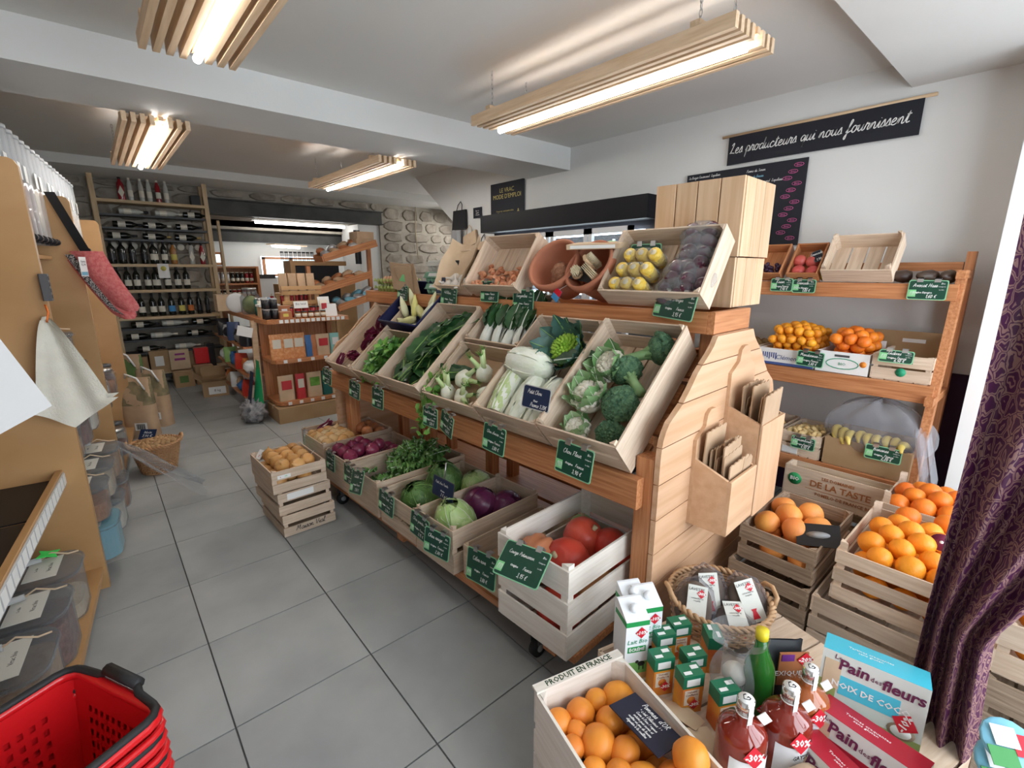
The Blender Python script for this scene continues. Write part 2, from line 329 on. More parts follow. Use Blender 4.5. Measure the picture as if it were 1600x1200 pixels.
# right wall with its sloping far end
XY = Matrix(((0, 0, 1, 0), (1, 0, 0, 0), (0, 1, 0, 0), (0, 0, 0, 1)))   # poly (y,z) -> thickness along x
struct('wall_right', MB().prism([(-1.5, 0), (5.1, 0), (5.1, 1.75), (5.15, 2.09), (5.72, 2.5), (6.0, Z2), (-1.5, Z2)], .3, T(XW, 0, 0) @ XY).mesh('wall_right', 'plaster'))
struct('wall_right_end', MB().box(XW - .3, -1.5, 0, XW, .247, 2.46).mesh('wall_right_end', 'white'))
struct('wall_annex', MB().box(6.6, 4.8, 0, 6.8, 8.1, Z2).box(3.8, 4.7, 0, 6.8, 4.8, Z2).mesh('wall_annex', 'plaster'))
struct('wall_left', MB().box(-1.9, -1.5, 0, -1.75, 8.1, Z2).mesh('wall_left', 'plaster'))
# shop front wall behind the camera with a glazed opening
wn = struct('wall_near', MB().box(-2.2, -1.4, 0, -.1, -1.25, Z1).box(3.0, -1.4, 0, 3.5, -1.25, Z1).box(-.1, -1.4, 2.35, 3.0, -1.25, Z1).box(-.1, -1.4, 0, 3.0, -1.25, .35).mesh('wall_near', 'plaster'))
w1 = struct('window_1', MB().box(-.1, -1.35, .35, 3.0, -1.3, .40).box(-.1, -1.35, 2.3, 3.0, -1.3, 2.35).box(-.1, -1.35, .4, -.05, -1.3, 2.3).box(1.42, -1.35, .4, 1.48, -1.3, 2.3).box(2.95, -1.35, .4, 3.0, -1.3, 2.3).mesh('window_1', 'maple'))
# stone wall between the two rooms: mortar body and stones
wf = struct('wall_far', MB().box(-2.2, 8.0, 0, .2, 8.7, Z2).box(.2, 8.05, 0, 1.36, 8.7, Z2).box(1.36, 8.0, 2.46, 3.93, 8.7, Z2).box(3.93, 8.0, 0, 6.8, 8.7, Z2)
            .mesh('wall_far', 'mortar'))
def stone_mesh(w, h, seed):
    r = random.Random(seed); n = 9; pts = []
    for i in range(n):
        a = 2 * math.pi * i / n; k = 1 / max(abs(math.cos(a)), abs(math.sin(a))) ** .75
        pts.append((w / 2 * math.cos(a) * k * r.uniform(.84, 1.02), h / 2 * math.sin(a) * k * r.uniform(.84, 1.04)))
    d = r.uniform(.012, .03); b = MB()
    vs = [(x, 0.01, z) for x, z in pts] + [(x * .82, -d, z * .8) for x, z in pts]
    fs = [(i, (i + 1) % n, (i + 1) % n + n, i + n) for i in range(n)] + [tuple(range(n, 2 * n))]
    return b.add(vs, fs, None, 0, False).mesh('stone', 'stone')
stones = [stone_mesh(.42, .19, 3 + k) for k in range(7)]
def stone_band(x0, x1, z0, z1, y, rowh=.2):
    z = z0
    while z < z1 - .06:
        h = rnd.uniform(.8, 1.15) * rowh; x = x0 + rnd.uniform(-.2, 0)
        if z + h > z1: h = z1 - z
        while x < x1 - .05:
            w_ = rnd.uniform(.26, .58); xa, xb = max(x, x0), min(x + w_, x1)
            if xb - xa > .08: ob('stone', rnd.choice(stones), wf, T((xa + xb) / 2, y, z + h / 2) @ SC((xb - xa) / .42, 1, h / .19))
            x += w_
        z += h
stone_band(3.98, 6.5, 1.25, 2.6, 8.0)
stone_band(1.4, 3.9, 2.48, 2.6, 8.0, .13)
stone_band(.18, 1.36, .9, 2.6, 8.045, .22)
stone_band(-.6, .18, 1.9, 2.6, 8.0)
# plastered pier at the right jamb of the opening, steel lintels
struct('trim_4', MB().box(3.55, 8.04, 0, 4.25, 8.75, 2.25).mesh('trim_4', 'plaster'))
def ibeam(L, h, name='steel_lintel'):
    b = MB(); w_ = .09
    b.box(0, -w_, 0, L, w_, .018).box(0, -w_, h - .018, L, w_, h).box(0, -.03, .018, L, .03, h - .018)
    return b.mesh(name, 'beamsteel')
struct('trim_5', ibeam(2.62, .215), T(1.33, 7.98, 2.25))
struct('trim_6', ibeam(2.2, .18), T(1.5, 8.85, 1.94))
struct('trim_7', MB().box(1.36, 8.2, 2.25, 3.93, 8.7, 2.46).box(1.3, 8.7, 2.12, 4, 9.1, 2.26).mesh('trim_7', 'mortar'))
# far room
struct('wall_far_room', MB().box(1, 13.0, 0, 3.22, 13.1, 2.2).box(3.22, 13.0, 0, 4.6, 13.1, 1.33).box(3.22, 13.0, 1.83, 4.6, 13.1, 2.2).box(4.6, 13, 0, 7, 13.1, 2.2).box(-1, 8.7, 0, 1.0, 13.1, 2.2).box(6.8, 8.7, 0, 7, 13.1, 2.2).mesh('wall_far_room', 'plaster'))
def window(name, x0, x1, z0, z1, y, n=2):
    f = struct(name, MB().box(x0, y - .06, z0, x1, y, z0 + .05).box(x0, y - .06, z1 - .05, x1, y, z1).box(x0, y - .06, z0, x0 + .06, y, z1).box(x1 - .06, y - .06, z0, x1, y, z1).mesh(name, 'fir'))
    w_ = (x1 - x0) / n
    for k in range(1, n): ob('mullion', MB().box(x0 + w_ * k - .04, y - .06, z0, x0 + w_ * k + .04, y, z1).mesh('mullion', 'fir'), f)
    for k in range(n): ob('pane', MB().box(x0 + w_ * k + .04, y - .03, z0 + .05, x0 + w_ * (k + 1) - .04, y - .02, z1 - .05).mesh('pane', 'skyglow'), f)
    return f
mat('skyglow', (.6, .8, .85), .3, emit=(.75, .93, 1, 1.6))
w2 = window('window_2', 3.24, 4.55, 1.35, 1.81, 12.99)
window('window_3', 2.0, 2.42, 1.62, 1.9, 12.98, 1)
# ---------------------------------------------------------------- slatted pendant lamps
def lamp(cx, y0, y1, z, zc, label, n=8, tube='tube'):
    t = thing('pendant_lamp', label, 'lamp', T(cx, (y0 + y1) / 2, z), 'slatted wooden pendant lamps')
    h = (y1 - y0) / 2; sp = .036
    for k in range(n):
        x = (k - (n - 1) / 2) * .044
        zz = .028 if k in (n // 2,) else 0
        bar('slat', x - .012, -h, zz, x + .012, h, .052, 'lampwood', t)
    for s in (-h * .8, h * .8): bar('batten', -.165, s - .02, .053, .165, s + .02, .073, 'lampwood', t)
    b = MB().cyl(.016, -h + .04, h - .04, 12, T(.02, 0, -.004) @ RX(90)); ob('tube_light', b.mesh('tube_light', tube), t)
    for s in (-h * .8, h * .8):
        for x in (-.13, .13):
            L_ = zc - z - .07; b = MB(); nl = max(2, int(L_ / .022))
            for q in range(nl):
                a = (q % 2) * math.pi / 2; zz = .07 + (q + .5) * L_ / nl
                b.tube([(x + .006 * math.cos(w_) * math.cos(a), s + .006 * math.cos(w_) * math.sin(a), zz + .015 * math.sin(w_)) for w_ in [k * math.pi / 4 for k in range(8)]], .0018, 4, closed=True)
            ob('chain', b.mesh('chain', 'steel'), t)
    return t
lamp(2.01, .93, 2.49, 2.33, Z1, 'slatted wooden pendant lamp above the vegetable counter, in front of the beam')
lamp(.445, .95, 2.51, 2.33, Z1, 'slatted wooden pendant lamp cut off by the top edge, at upper left')
lamp(2.03, 3.74, 5.36, 2.33, Z2 - .1, 'slatted wooden pendant lamp behind the beam, towards the stone wall', tube='tube_far')
lamp(.445, 3.70, 5.27, 2.33, Z2 - .1, 'slatted wooden pendant lamp behind the beam, in front of the wine rack', tube='tube_far')
for (x_, y_, z_) in ((5.3, 7.0, 2.3), (4.6, 11.5, 1.95)):  # out-of-view tube lamps, added to brighten the far bay and far room
    t = thing('fill_strip_light', 'plain ceiling strip light %s' % ('in the annex beyond the white wall' if y_ < 8 else 'deep in the far room'), 'lamp', T(x_, y_, z_)); ob('tube_light', MB().cyl(.025, -.7, .7, 10, RX(90)).mesh('tube_light', 'tube_far'), t); bar('backing_board', -.06, -.75, .026, .06, .75, .05, 'white', t)
t = thing('tube_lamp', 'bare strip light between the two steel lintels', 'lamp', T(2.75, 8.35, 2.215) @ RZ(1))
ob('tube_light', MB().cyl(.02, -.7, .7, 10, RY(90)).mesh('tube_light', 'tube'), t); bar('backing_board', -.75, -.04, .022, .75, .04, .04, 'white', t)
t = thing('ceiling_strip_lamp', 'short strip light on the ceiling of the far room', 'lamp', T(3.55, 12.0, 2.02) @ RZ(35))
ob('tube_light', MB().cyl(.025, -.45, .45, 10, RY(90)).mesh('tube_light', 'tube'), t); bar('backing_board', -.5, -.1, .026, .6, .12, .05, 'lampwood', t)
# ================================================================ CRATES
def crate(label, M, L, W, H, wood='crate', rows=None, endrows=None, th=.007, posts=.02, group='wooden produce crates', name='produce_crate', posth=.0, open_bottom=False, cat='crate', letters=None, handle=False):
    t = thing(name, label, cat, M, group)
    rows = rows or [(.0, H)]; endrows = endrows or rows
    for (a, b) in rows:
        for y in (0, W - th): bar('slat', 0, y, a + .002, L, y + th, b, wood, t)
    for (a, b) in endrows:
        for x in (0, L - th): bar('slat', x, th, a + .002, x + th, W - th, b, wood, t)
    p = posts; hh = H + posth; key = ('post', round(hh, 3), p, wood)
    if key not in _bars: _bars[key] = MB().prism([(0, 0), (p, 0), (0, p)], hh).mesh('corner_post', wood)
    for (x, y, a) in ((th, th, 0), (L - th, th, 90), (L - th, W - th, 180), (th, W - th, 270)):
        ob('corner_post', _bars[key], t, T(x, y, .003) @ RZ(a))
    nb = 4
    for k in range(nb):
        wb = (W - .01) / nb; bar('bottom_slat', .004, .005 + k * wb + .004, -.004, L - .004, .005 + (k + 1) * wb - .004, .002, wood, t)
    return t
ROWS2 = lambda H: [(0, H * .42), (H * .54, H)]
ROWS3 = lambda H: [(0, H * .27), (H * .37, H * .63), (H * .73, H)]
# ---------------------------------------------------------------- price signs
FILL = ['Origine : France', 'Le kilo']
def sign(label, M, title, price, sub='Origine : France', w=.15, h=.105, board='tag_green', clip=True, group='green price signs', logo=True, edge='tag_edge'):
    t = thing('price_sign', label, 'price sign', M, group)
    key = ('sign', w, h, board)
    if key not in _bars:
        def rr(w_, h_, r=.008):
            return [(cx + r * math.cos(R(a)), cy + r * math.sin(R(a))) for cx, cy, a0 in ((w_ / 2 - r, h_ / 2 - r, 0), (-w_ / 2 + r, h_ / 2 - r, 90), (-w_ / 2 + r, -h_ / 2 + r, 180), (w_ / 2 - r, -h_ / 2 + r, 270)) for a in (a0, a0 + 45, a0 + 90)]
        _bars[key] = (MB().prism(rr(w, h), .0016).mesh('border', edge), MB().prism(rr(w - .008, h - .008), .0022).mesh('board', board))
    ob('border', _bars[key][0], t); ob('board', _bars[key][1], t, T(0, 0, .0002))
    tl_ = T(0, 0, .0026)
    if logo:
        if 'logo' not in _bars:
            _bars['logo'] = MB().prism([(0, 0), (.03, 0), (.03, .034), (0, .034)], .0004).mesh('logo_patch', 'tag_logo')
            b = MB()
            for q in range(5): b.tube([(.005 + q * .005, .006, .0006), (.007 + q * .005, .018 + (q % 2) * .006, .0006), (.010 + q * .004, .027, .0006)], .0008, 3)
            _bars['logo2'] = b.mesh('logo_mark', 'paper')
        lp = ob('logo_patch', _bars['logo'], t, T(-w / 2 + .004, -h / 2 + .014, .0024)); ob('logo_mark', _bars['logo2'], lp)
        txt('Bio', .012, 'paper', t, T(w / 2 - .02, h * .33, .0026), shear=.2)
        txt('Catégorie', .007, 'paper', t, T(w / 2 - .022, h * .18, .0026)); txt('Le kilo', .007, 'paper', t, T(w / 2 - .022, h * .02, .0026))
    hand(title, .0085 if len(title) < 12 else .0068, 'paper', t, T(-w * .07, h * .2, .0027), pen=.22)
    if sub: txt(sub.split(':')[0].strip() if logo else sub, .0115, 'paper', t, T(-w * .12 if logo else 0, -h * .13, .0026), shear=.15, bold=.0003)
    if sub and ':' in sub: hand(sub.split(':')[1].strip(), .0062, 'paper', t, T(w * .17, -h * .13, .0027), pen=.24)
    hand(price, .0085, 'paper', t, T(w * .12, -h * .34, .0027), pen=.24)
    if clip:
        if 'clip' not in _bars: _bars['clip'] = MB().box(-.012, 0, -.004, .012, .022, .004).box(-.012, .016, -.02, .012, .022, .004).mesh('clip', 'steel')
        ob('clip', _bars['clip'], t, T(-w * .22, h / 2 - .01, 0))
        ob('clip', _bars['clip'], t, T(w * .22, h / 2 - .01, 0))
    return t
# face frames: board normal (+Z of sign) pointing to -u, text running towards -v (left to right for the shopper)
def face(u, v, z, tilt=0, yaw=0, roll=0, F=None):
    """sign frame in the counter frame: x -> -v, y -> up, z -> -u"""
    B = Matrix(((0, 0, -1, 0), (-1, 0, 0, 0), (0, 1, 0, 0), (0, 0, 0, 1)))
    return (CM if F is None else F) @ T(u, v, z) @ RZ(yaw) @ B @ RX(tilt) @ RZ(roll)

# ================================================================ THE COUNTER
ct = thing('display_counter', 'long two tier reddish wooden vegetable counter on castors, pale plank end', 'display counter', CM)
V0, V1 = .76, 3.34
for u0 in (1.37, 2.49): bar('rail', u0, .80, .675, u0 + .042, 3.36, .79, 'fir', ct, bev=.004)
for v_ in (.765, 1.62, 2.42, 3.13):
    if v_ in (1.62, 2.42): v_ = 2.08 if v_ < 2 else 2.75
    else:
        for u0 in (1.413, 2.415): bar('leg', u0, v_, .16, u0 + .075, v_ + .07, .78 if v_ > .8 else .86, 'fir', ct, bev=.003)
    bar('upright', 1.83, v_ + .01, .16, 1.89, v_ + .07, 1.26, 'fir', ct); bar('upright', 2.01, v_ + .01, .16, 2.07, v_ + .07, 1.26, 'fir', ct)
SA = 41.0; ca, sa = math.cos(R(SA)), math.sin(R(SA))
for side in (0, 1):
    for k in range(4):
        S0 = .06 + k * .145
        Mx = (T(1.40, 0, .775) @ RY(-SA)) if not side else (T(2.50, 0, .775) @ RZ(180) @ T(0, -(.83 + 3.3), 0) @ RY(-SA))
        bar('deck_board', S0, .84, -.03, S0 + .10, 3.28, -.012, 'fir', ct, Mx)
for u0, z0 in ((1.778, 1.262), (2.092, 1.262)): bar('shelf_edge', u0, .79, z0, u0 + .03, 3.47, z0 + .083, 'fir', ct, bev=.003)
bar('shelf_end', 1.78, .762, 1.262, 2.122, .789, 1.347, 'fir', ct, bev=.003, label='sawn board closing the end of the upper shelf')
bar('shelf_end', 1.78, 3.471, 1.262, 2.122, 3.495, 1.347, 'fir', ct, bev=.003)
for k in range(3): bar('shelf_board', 1.81 + k * .094, .79, 1.285, 1.81 + k * .094 + .09, 3.47, 1.303, 'fir', ct)
# lower deck on castors
for k in range(5): bar('base_board', 1.13 + k * .27, .86, .145, 1.13 + k * .27 + .24, 3.3, .175, 'fir', ct)
for v_ in (.95, 2.0, 3.2): bar('base_batten', 1.13, v_, .115, 2.47, v_ + .06, .144, 'fir', ct)
wheel = MB().cyl(.038, -.014, .014, 18, RX(90)).mesh('wheel', 'rubber'); hub = MB().cyl(.016, -.017, .017, 12, RX(90)).mesh('hub', 'grey')
fork = MB().box(-.02, -.022, .03, .02, -.018, .078).box(-.02, .018, .03, .02, .022, .078).box(-.028, -.028, .076, .028, .028, .082).mesh('castor', 'darkgrey')
for u_ in (1.185, 2.4):
    for v_ in (1.087, 2.85):
        c_ = ob('castor', fork, ct, T(u_, v_, .033)); ob('wheel', wheel, c_, T(0, 0, .005)); ob('hub', hub, c_, T(0, 0, .005))
# plank end panel with the flared profile
PROF = [(.10, 1.41), (.87, 1.412), (.93, 1.418), (.985, 1.445), (1.04, 1.536), (1.09, 1.59), (1.147, 1.642), (1.217, 1.742), (1.262, 1.778)]
def uL(z):
    for (a, p), (b, q) in zip(PROF, PROF[1:]):
        if a <= z <= b: return p + (q - p) * (z - a) / (b - a)
    return PROF[-1][1]
zs = [.10, .235, .37, .505, .64, .775, .91, 1.045, 1.165, 1.262]
XZ = Matrix(((1, 0, 0, 0), (0, 0, 1, 0), (0, 1, 0, 0), (0, 0, 0, 1)))
for v_ in (.742, 3.34):
    for a, b in zip(zs, zs[1:]):
        a_, b_ = a + .002, b - .002; q = [a_ + (b_ - a_) * k / 5 for k in range(6)]
        poly = [(uL(z), z) for z in q] + [(3.90 - uL(z), z) for z in q[::-1]]
        ob('plank', MB().prism(poly, .02, T(0, v_, 0) @ XZ).mesh('plank', 'panel'), ct)
    ob('plank_backing', MB().prism([(uL(z) + .01, z) for z in zs] + [(3.90 - uL(z) - .01, z) for z in zs[::-1]], .006, T(0, v_ + (.014 if v_ < 2 else -.001), 0) @ XZ).mesh('plank_backing', 'panel'), ct)

# ---------------------------------------------------------------- wooden paper-bag holders on the end panel
def bag_holder(u0, u1, z0, zf, zt, label, seed):
    t = thing('bag_holder', label, 'bag holder', CM, 'paper bag holders'); w_ = u1 - u0; d = .14
    pr = [(u0, z0), (u1, z0), (u1, zt - .10), (u1 - w_ * .28, zt - .06), (u1 - w_ * .32, zt - .015), (u1 - w_ * .42, zt), (u0 + w_ * .42, zt), (u0 + w_ * .32, zt - .015), (u0 + w_ * .28, zt - .06), (u0, zt - .10)]
    ob('back_plate', MB().prism(pr, .014, T(0, .728, 0) @ XZ).mesh('back_plate', 'beech'), t)
    bar('front_board', u0, .588, z0, u1, .602, zf, 'beech', t, bev=.003)
    for u_ in (u0, u1 - .013):
        ob('side_board', MB().prism([(.602, z0), (.728, z0), (.728, zf + .05), (.602, zf)], .013, T(u_, 0, 0) @ XY).mesh('side_board', 'beech'), t)
    bar('bottom_board', u0 + .014, .603, z0, u1 - .014, .727, z0 + .012, 'beech', t)
    r = random.Random(seed)
    for k in range(9):
        v_ = .615 + k * .0125; h_ = r.uniform(.04, .13) + k * .004; wd = r.uniform(.6, .85) * (w_ - .03)
        b = MB(); du = r.uniform(-.01, .01); jag = [(-wd / 2, 0), (wd / 2, 0)] + [(wd / 2 - wd * q / 10, h_ + zf - z0 - .02 + (.006 if q % 2 else 0)) for q in range(11)]
        b.prism([(x, y) for x, y in jag], .0045, T((u0 + u1) / 2 + du, v_, z0 + .015) @ RY(r.uniform(-5, 5)) @ RX(r.uniform(-1, 4)) @ XZ)
        solo('paper_bag', b.mesh('paper_bag', 'kraft'), 'stack of flat brown paper bags in the %s wooden holder' % ('lower left' if seed == 1 else 'upper right'), 'paper bag', CM, 'paper bags in the %s holder' % ('lower' if seed == 1 else 'upper'))
bag_holder(1.65, 1.89, .545, .76, .985, 'lower left wooden bag holder screwed to the counter end, full of brown bags', 1)
bag_holder(1.91, 2.16, .53, .915, 1.20, 'upper right wooden bag holder on the counter end, with crumpled bags', 2)
pb_ = solo('paper_bag', MB().prism([(0, 0), (.085, 0), (.085, .2), (.06, .215), (.03, .2), (0, .21)], .004, XZ).mesh('paper_bag', 'kraft'), 'brown paper bag with a green printed mark, at the right of the lower holder', 'paper bag', CM @ T(1.785, .608, .60) @ RY(6))
ob('bag_print', MB().box(.035, -.001, .10, .065, 0, .15).mesh('bag_print', 'tag_logo'), pb_)

# ================================================================ crates on the slanted deck
DECK = lambda v_, s=0, z=0: CM @ T(1.395 + s * ca, v_, .795 + s * sa) @ RY(-SA) @ T(0, 0, z)
K = {}
KT = {}
def deckcrate(key, label, v0, v1, s, L, H, wood='crate', rows=None, endrows=None, **kw):
    K[key] = (DECK(v0, s), L, v1 - v0, H); KT[key] = crate(label, K[key][0], L, v1 - v0, H, wood, rows, endrows, **kw)
deckcrate('cauli', 'pale wooden crate of cauliflower and broccoli, nearest the plank end', .84, 1.21, 0, .575, .17, 'crate', [(0, .165)], [(0, .075), (.09, .165)], posth=.004)
deckcrate('napa', 'pale wooden crate of white pointed Chinese cabbages and romanesco', 1.225, 1.61, 0, .575, .15, 'crate', [(0, .15)], [(0, .06), (.07, .15)])
deckcrate('fennel', 'shallow wooden crate of fennel bulbs lined with brown paper', 1.635, 2.05, 0, .36, .13, 'crate', [(0, .12)], [(0, .12)])
deckcrate('bok', 'wooden crate of white-stemmed bok choy behind the fennel', 1.63, 2.05, .385, .36, .13, 'crate', [(0, .12)], [(0, .12)])
deckcrate('chard', 'wooden crate of long dark green leaves left of the fennel', 2.085, 2.50, 0, .60, .15, 'crate', [(0, .15)], [(0, .06), (.07, .15)])
deckcrate('lamb', 'shallow wooden crate heaped with small green salad leaves', 2.53, 2.86, 0, .36, .13, 'crate', [(0, .12)], [(0, .12)])
deckcrate('radic', 'farthest crate on the slanted deck, with striped purple radicchio', 2.89, 3.26, 0, .56, .13, 'crate', [(0, .12)], [(0, .12)])
# blue plastic crate of endives
KB = DECK(2.50, .39, .03); K['endive'] = (KB, .36, .46, .13)
t = thing('plastic_crate', 'dark blue plastic crate holding yellow white endives', 'crate', KB)
b = MB(); 
b.box(0, 0, 0, .36, .46, .008)
for (x0, y0, x1, y1) in ((0, 0, .36, .008), (0, .452, .36, .46), (0, .008, .008, .452), (.352, .008, .36, .452)): b.box(x0, y0, .008, x1, y1, .16 if x0 > .3 else .125)
ob('shell', b.mesh('shell', 'bluebox'), t)
ob('rim', MB().tube([(0, 0, .127), (.36, 0, .127), (.36, .46, .127), (0, .46, .127)], .008, 6, closed=True).mesh('rim', 'bluebox'), t)
# ---------------------------------------------------------------- crates on the upper shelf
UP = lambda v_, a=56, u=1.812, z=1.352: CM @ T(u, v_, z) @ RY(-a)
K['corn'] = (UP(.80), .30, .46, .11); crate('wooden crate of bagged sweetcorn and aubergines on the upper shelf', K['corn'][0], .31, .46, .115, 'crate', [(0, .112)], [(0, .112)])
K['shal'] = (UP(1.775), .30, .43, .12); crate('wooden crate of small red shallots on the upper shelf', K['shal'][0], .33, .42, .12, 'crate', [(0, .118)], [(0, .118)])
K['garlic'] = (UP(2.235, 50), .28, .30, .09); crate('small wooden crate lined with brown paper, holding garlic', K['garlic'][0], .28, .30, .09, 'crate', [(0, .088)], [(0, .088)])
# tall pine boxes standing on the shelf end
def slat_box(label, v0, v1, u0, u1, z0, z1, nf, ns):
    t = thing('pine_box', label, 'wooden box', CM, 'stacked pine boxes'); w_ = (v1 - v0) / nf
    for k in range(nf): bar('slat', u0, v0 + k * w_ + .0025, z0, u0 + .014, v0 + (k + 1) * w_ - .0025, z1, 'pine', t, bev=.0015)
    for k in range(nf): bar('slat', u1 - .014, v0 + k * w_ + .0025, z0, u1, v0 + (k + 1) * w_ - .0025, z1, 'pine', t)
    w2_ = (u1 - u0 - .03) / ns
    for vv in (v0, v1 - .014):
        for k in range(ns): bar('slat', u0 + .015 + k * w2_ + .0025, vv, z0 + .001, u0 + .015 + (k + 1) * w2_ - .0025, vv + .014, z1 - .001, 'pine', t, bev=.0015)
    for a in (z0 + .01, z1 - .035):
        for (x, y) in ((u0 + .016, v0 + .016), (u0 + .016, v1 - .036), (u1 - .036, v0 + .016), (u1 - .036, v1 - .036)): bar('corner_block', x, y, a, x + .02, y + .02, a + .025, 'pine', t)
    bar('end_board', u0 + .015, v0 + .015, z1 - .008, u1 - .015, v1 - .015, z1 - .001, 'pine', t)
slat_box('tall pine slatted box, upper of the two on the counter end', .79, 1.17, 2.0, 2.33, 1.553, 1.855, 4, 3)
slat_box('pine slatted box under the tall one, behind the sweetcorn crate', .80, 1.18, 2.01, 2.33, 1.35, 1.55, 4, 3)
# ---------------------------------------------------------------- crates on the lower deck
def lowcrate(key, label, v0, v1, L, H, wood, rows, u0=1.10, z=.178, endrows=None, yaw=0, **kw):
    K[key] = (CM @ T(u0, v0, z) @ RZ(yaw), L, v1 - v0, H); KT[key] = crate(label, K[key][0], L, v1 - v0, H, wood, rows, endrows, **kw)
lowcrate('pump', 'tall white slatted crate of red pumpkins at the near end of the lower deck', .865, 1.215, .54, .35, 'crate_white', [(0, .10), (.125, .225), (.25, .35)], u0=1.09, z=.178, th=.008, posts=.03, posth=.012)
lowcrate('celer', 'half empty wooden crate of celeriac beside the pumpkin crate', 1.235, 1.50, .50, .15, 'crate', [(0, .15)], u0=1.14)
lowcrate('cabb', 'wooden crate of white and red cabbages on the lower deck', 1.52, 1.82, .54, .22, 'crate', [(0, .10), (.125, .215)], u0=1.10, endrows=[(0, .215)], posth=.01)
lowcrate('savoy', 'wooden crate of dark savoy cabbages on the lower deck', 1.84, 2.18, .56, .19, 'crate', [(0, .185)], u0=1.11, endrows=[(0, .07), (.09, .185)])
lowcrate('lett', 'wooden crate with a big frisee lettuce on the lower deck', 2.21, 2.58, .60, .21, 'crate', [(0, .205)], u0=1.11)
lowcrate('redon', 'wooden crate of red onions on the lower deck', 2.61, 2.90, .50, .21, 'crate', [(0, .205)], u0=1.12)
lowcrate('yelon', 'wooden crate of yellow onions at the far end of the lower deck', 2.93, 3.27, .50, .23, 'crate', [(0, .225)], u0=1.12)
lowcrate('radic2', 'farthest low crate with a purple radicchio behind the onions', 3.29, 3.52, .40, .18, 'crate', [(0, .175)], u0=1.2)
# stack of three onion crates standing on the floor in the aisle
SW = T(.622, 2.70, 0)
for k, (lab, dz, dx, rot, w_) in enumerate((('bottom crate of the aisle stack, with a hand written name on its side', 0, 0, 2, 'crate'),
        ('middle crate of the aisle stack, with a white paper label', .138, -.012, 3.5, 'crate'), ('top crate of the aisle stack, holding yellow onions', .276, -.03, 2, 'crate'))):
    Mx = SW @ T(dx, 0, dz + .006) @ RZ(rot)
    K['st%d' % k] = (Mx, .30, .41, .135)
    KT['st%d' % k] = crate(lab, Mx, .30, .40, .132, w_, [(0, .055), (.075, .13)], [(0, .055), (.075, .13)] if k < 2 else [(0, .128)], group='stack of crates in the aisle')
FR = Matrix(((1, 0, 0, 0), (0, 0, -1, 0), (0, 1, 0, 0), (0, 0, 0, 1)))   # text plane facing -y
hand('Maison Vial', .016, 'black', KT['st0'], T(.15, -.0015, .03) @ FR, pen=.2)
ob('paper_label', MB().box(.05, -.002, .085, .20, -.001, .122).mesh('paper_label', 'paper'), KT['st1'])
ob('sticker', MB().box(.03, -.002, .085, .10, -.001, .105).mesh('sticker', 'paper'), KT['st2'])
txt('a', .014, 'promo', KT['st2'], T(.045, -.0025, .095) @ FR); txt('AB', .012, 'tag_logo', KT['st2'], T(.075, -.0025, .095) @ FR)
txt('ORIGINE   FRANCE', .0105, 'black', KT['napa'], T(.26, .385 - .0035, .1515), al='CENTER')
txt('PRODUIT DE FRANCE', .0085, 'black', KT['fennel'], T(.18, .415 - .0035, .1215))
hand('Jneau', .018, 'black', KT['redon'], T(.27, .29 - .009, .165) @ FR, pen=.18)
txt('BROIX', .02, 'black', KT['chard'], T(.3, .415 - .0085, .08) @ FR)
# ================================================================ VEGETABLES: materials and builders
mat('orange', (.85, .26, .015), .42, col2=(.90, .33, .02), scale=5, bump=.12, bscale=190, var=.06)
mat('blood', (.82, .17, .015), .42, col2=(.88, .26, .02), scale=5, bump=.12, bscale=190, var=.06)
mat('mandarin', (.90, .40, .02), .42, col2=(.85, .30, .02), scale=6, bump=.1, bscale=170, var=.07)
mat('pomelo', (.88, .38, .08), .45, col2=(.80, .26, .07), scale=7, bump=.08, bscale=170, var=.06)
mat('gold', (.80, .30, .03), .45, col2=(.74, .22, .03), scale=5, bump=.05, bscale=60, var=.1)
mat('stemtan', (.38, .30, .18), .8)
mat('onion', (.55, .27, .08), .4, col2=(.68, .38, .14), scale=3, st=(1, 1, .3), bump=.06, bscale=20, var=.12)
mat('onion_pale', (.72, .52, .28), .45, col2=(.62, .34, .12), scale=4, var=.12)
mat('onion_red', (.15, .012, .045), .3, col2=(.28, .04, .09), scale=5, st=(1, 1, .3), var=.15)
mat('onion_brown', (.38, .13, .05), .35, col2=(.50, .20, .08), scale=4, var=.1)
mat('shallot', (.52, .19, .09), .4, col2=(.66, .32, .18), scale=14, var=.15)
mat('garlic', (.80, .76, .70), .6, col2=(.72, .66, .58), scale=9)
mat('cabbage_g', (.33, .50, .16), .45, col2=(.55, .68, .32), scale=9, detail=6, bump=.5, bscale=26, var=.06)
mat('cabbage_d', (.045, .12, .03), .42, col2=(.12, .24, .06), scale=14, detail=6, bump=.8, bscale=34, var=.1)
mat('cabbage_r', (.075, .008, .05), .3, col2=(.15, .03, .09), scale=7, detail=5, bump=.15, bscale=14)
mat('napa', (.68, .74, .58), .42, col2=(.84, .86, .80), scale=7, st=(1, 3, 3), detail=5, bump=.5, bscale=13)
mat('napa_tip', (.42, .58, .20), .45, col2=(.66, .74, .48), scale=9, bump=.5, bscale=24)
mat('vein', (.72, .76, .62), .45); mat('veingreen', (.25, .42, .12), .45)
mat('curd', (.80, .76, .66), .75, col2=(.66, .62, .50), scale=34, detail=2, bump=1, bscale=60, lo=.45, hi=.6)
mat('broc', (.045, .12, .065), .7, col2=(.11, .22, .11), scale=60, detail=2, bump=1, bscale=130)
mat('broc_stem', (.16, .30, .12), .5, col2=(.26, .40, .18), scale=8)
mat('romanesco', (.22, .42, .03), .6, col2=(.36, .56, .07), scale=20)
mat('blueleaf', (.03, .10, .085), .5, col2=(.10, .20, .16), scale=8, detail=5, bump=.4, bscale=20)
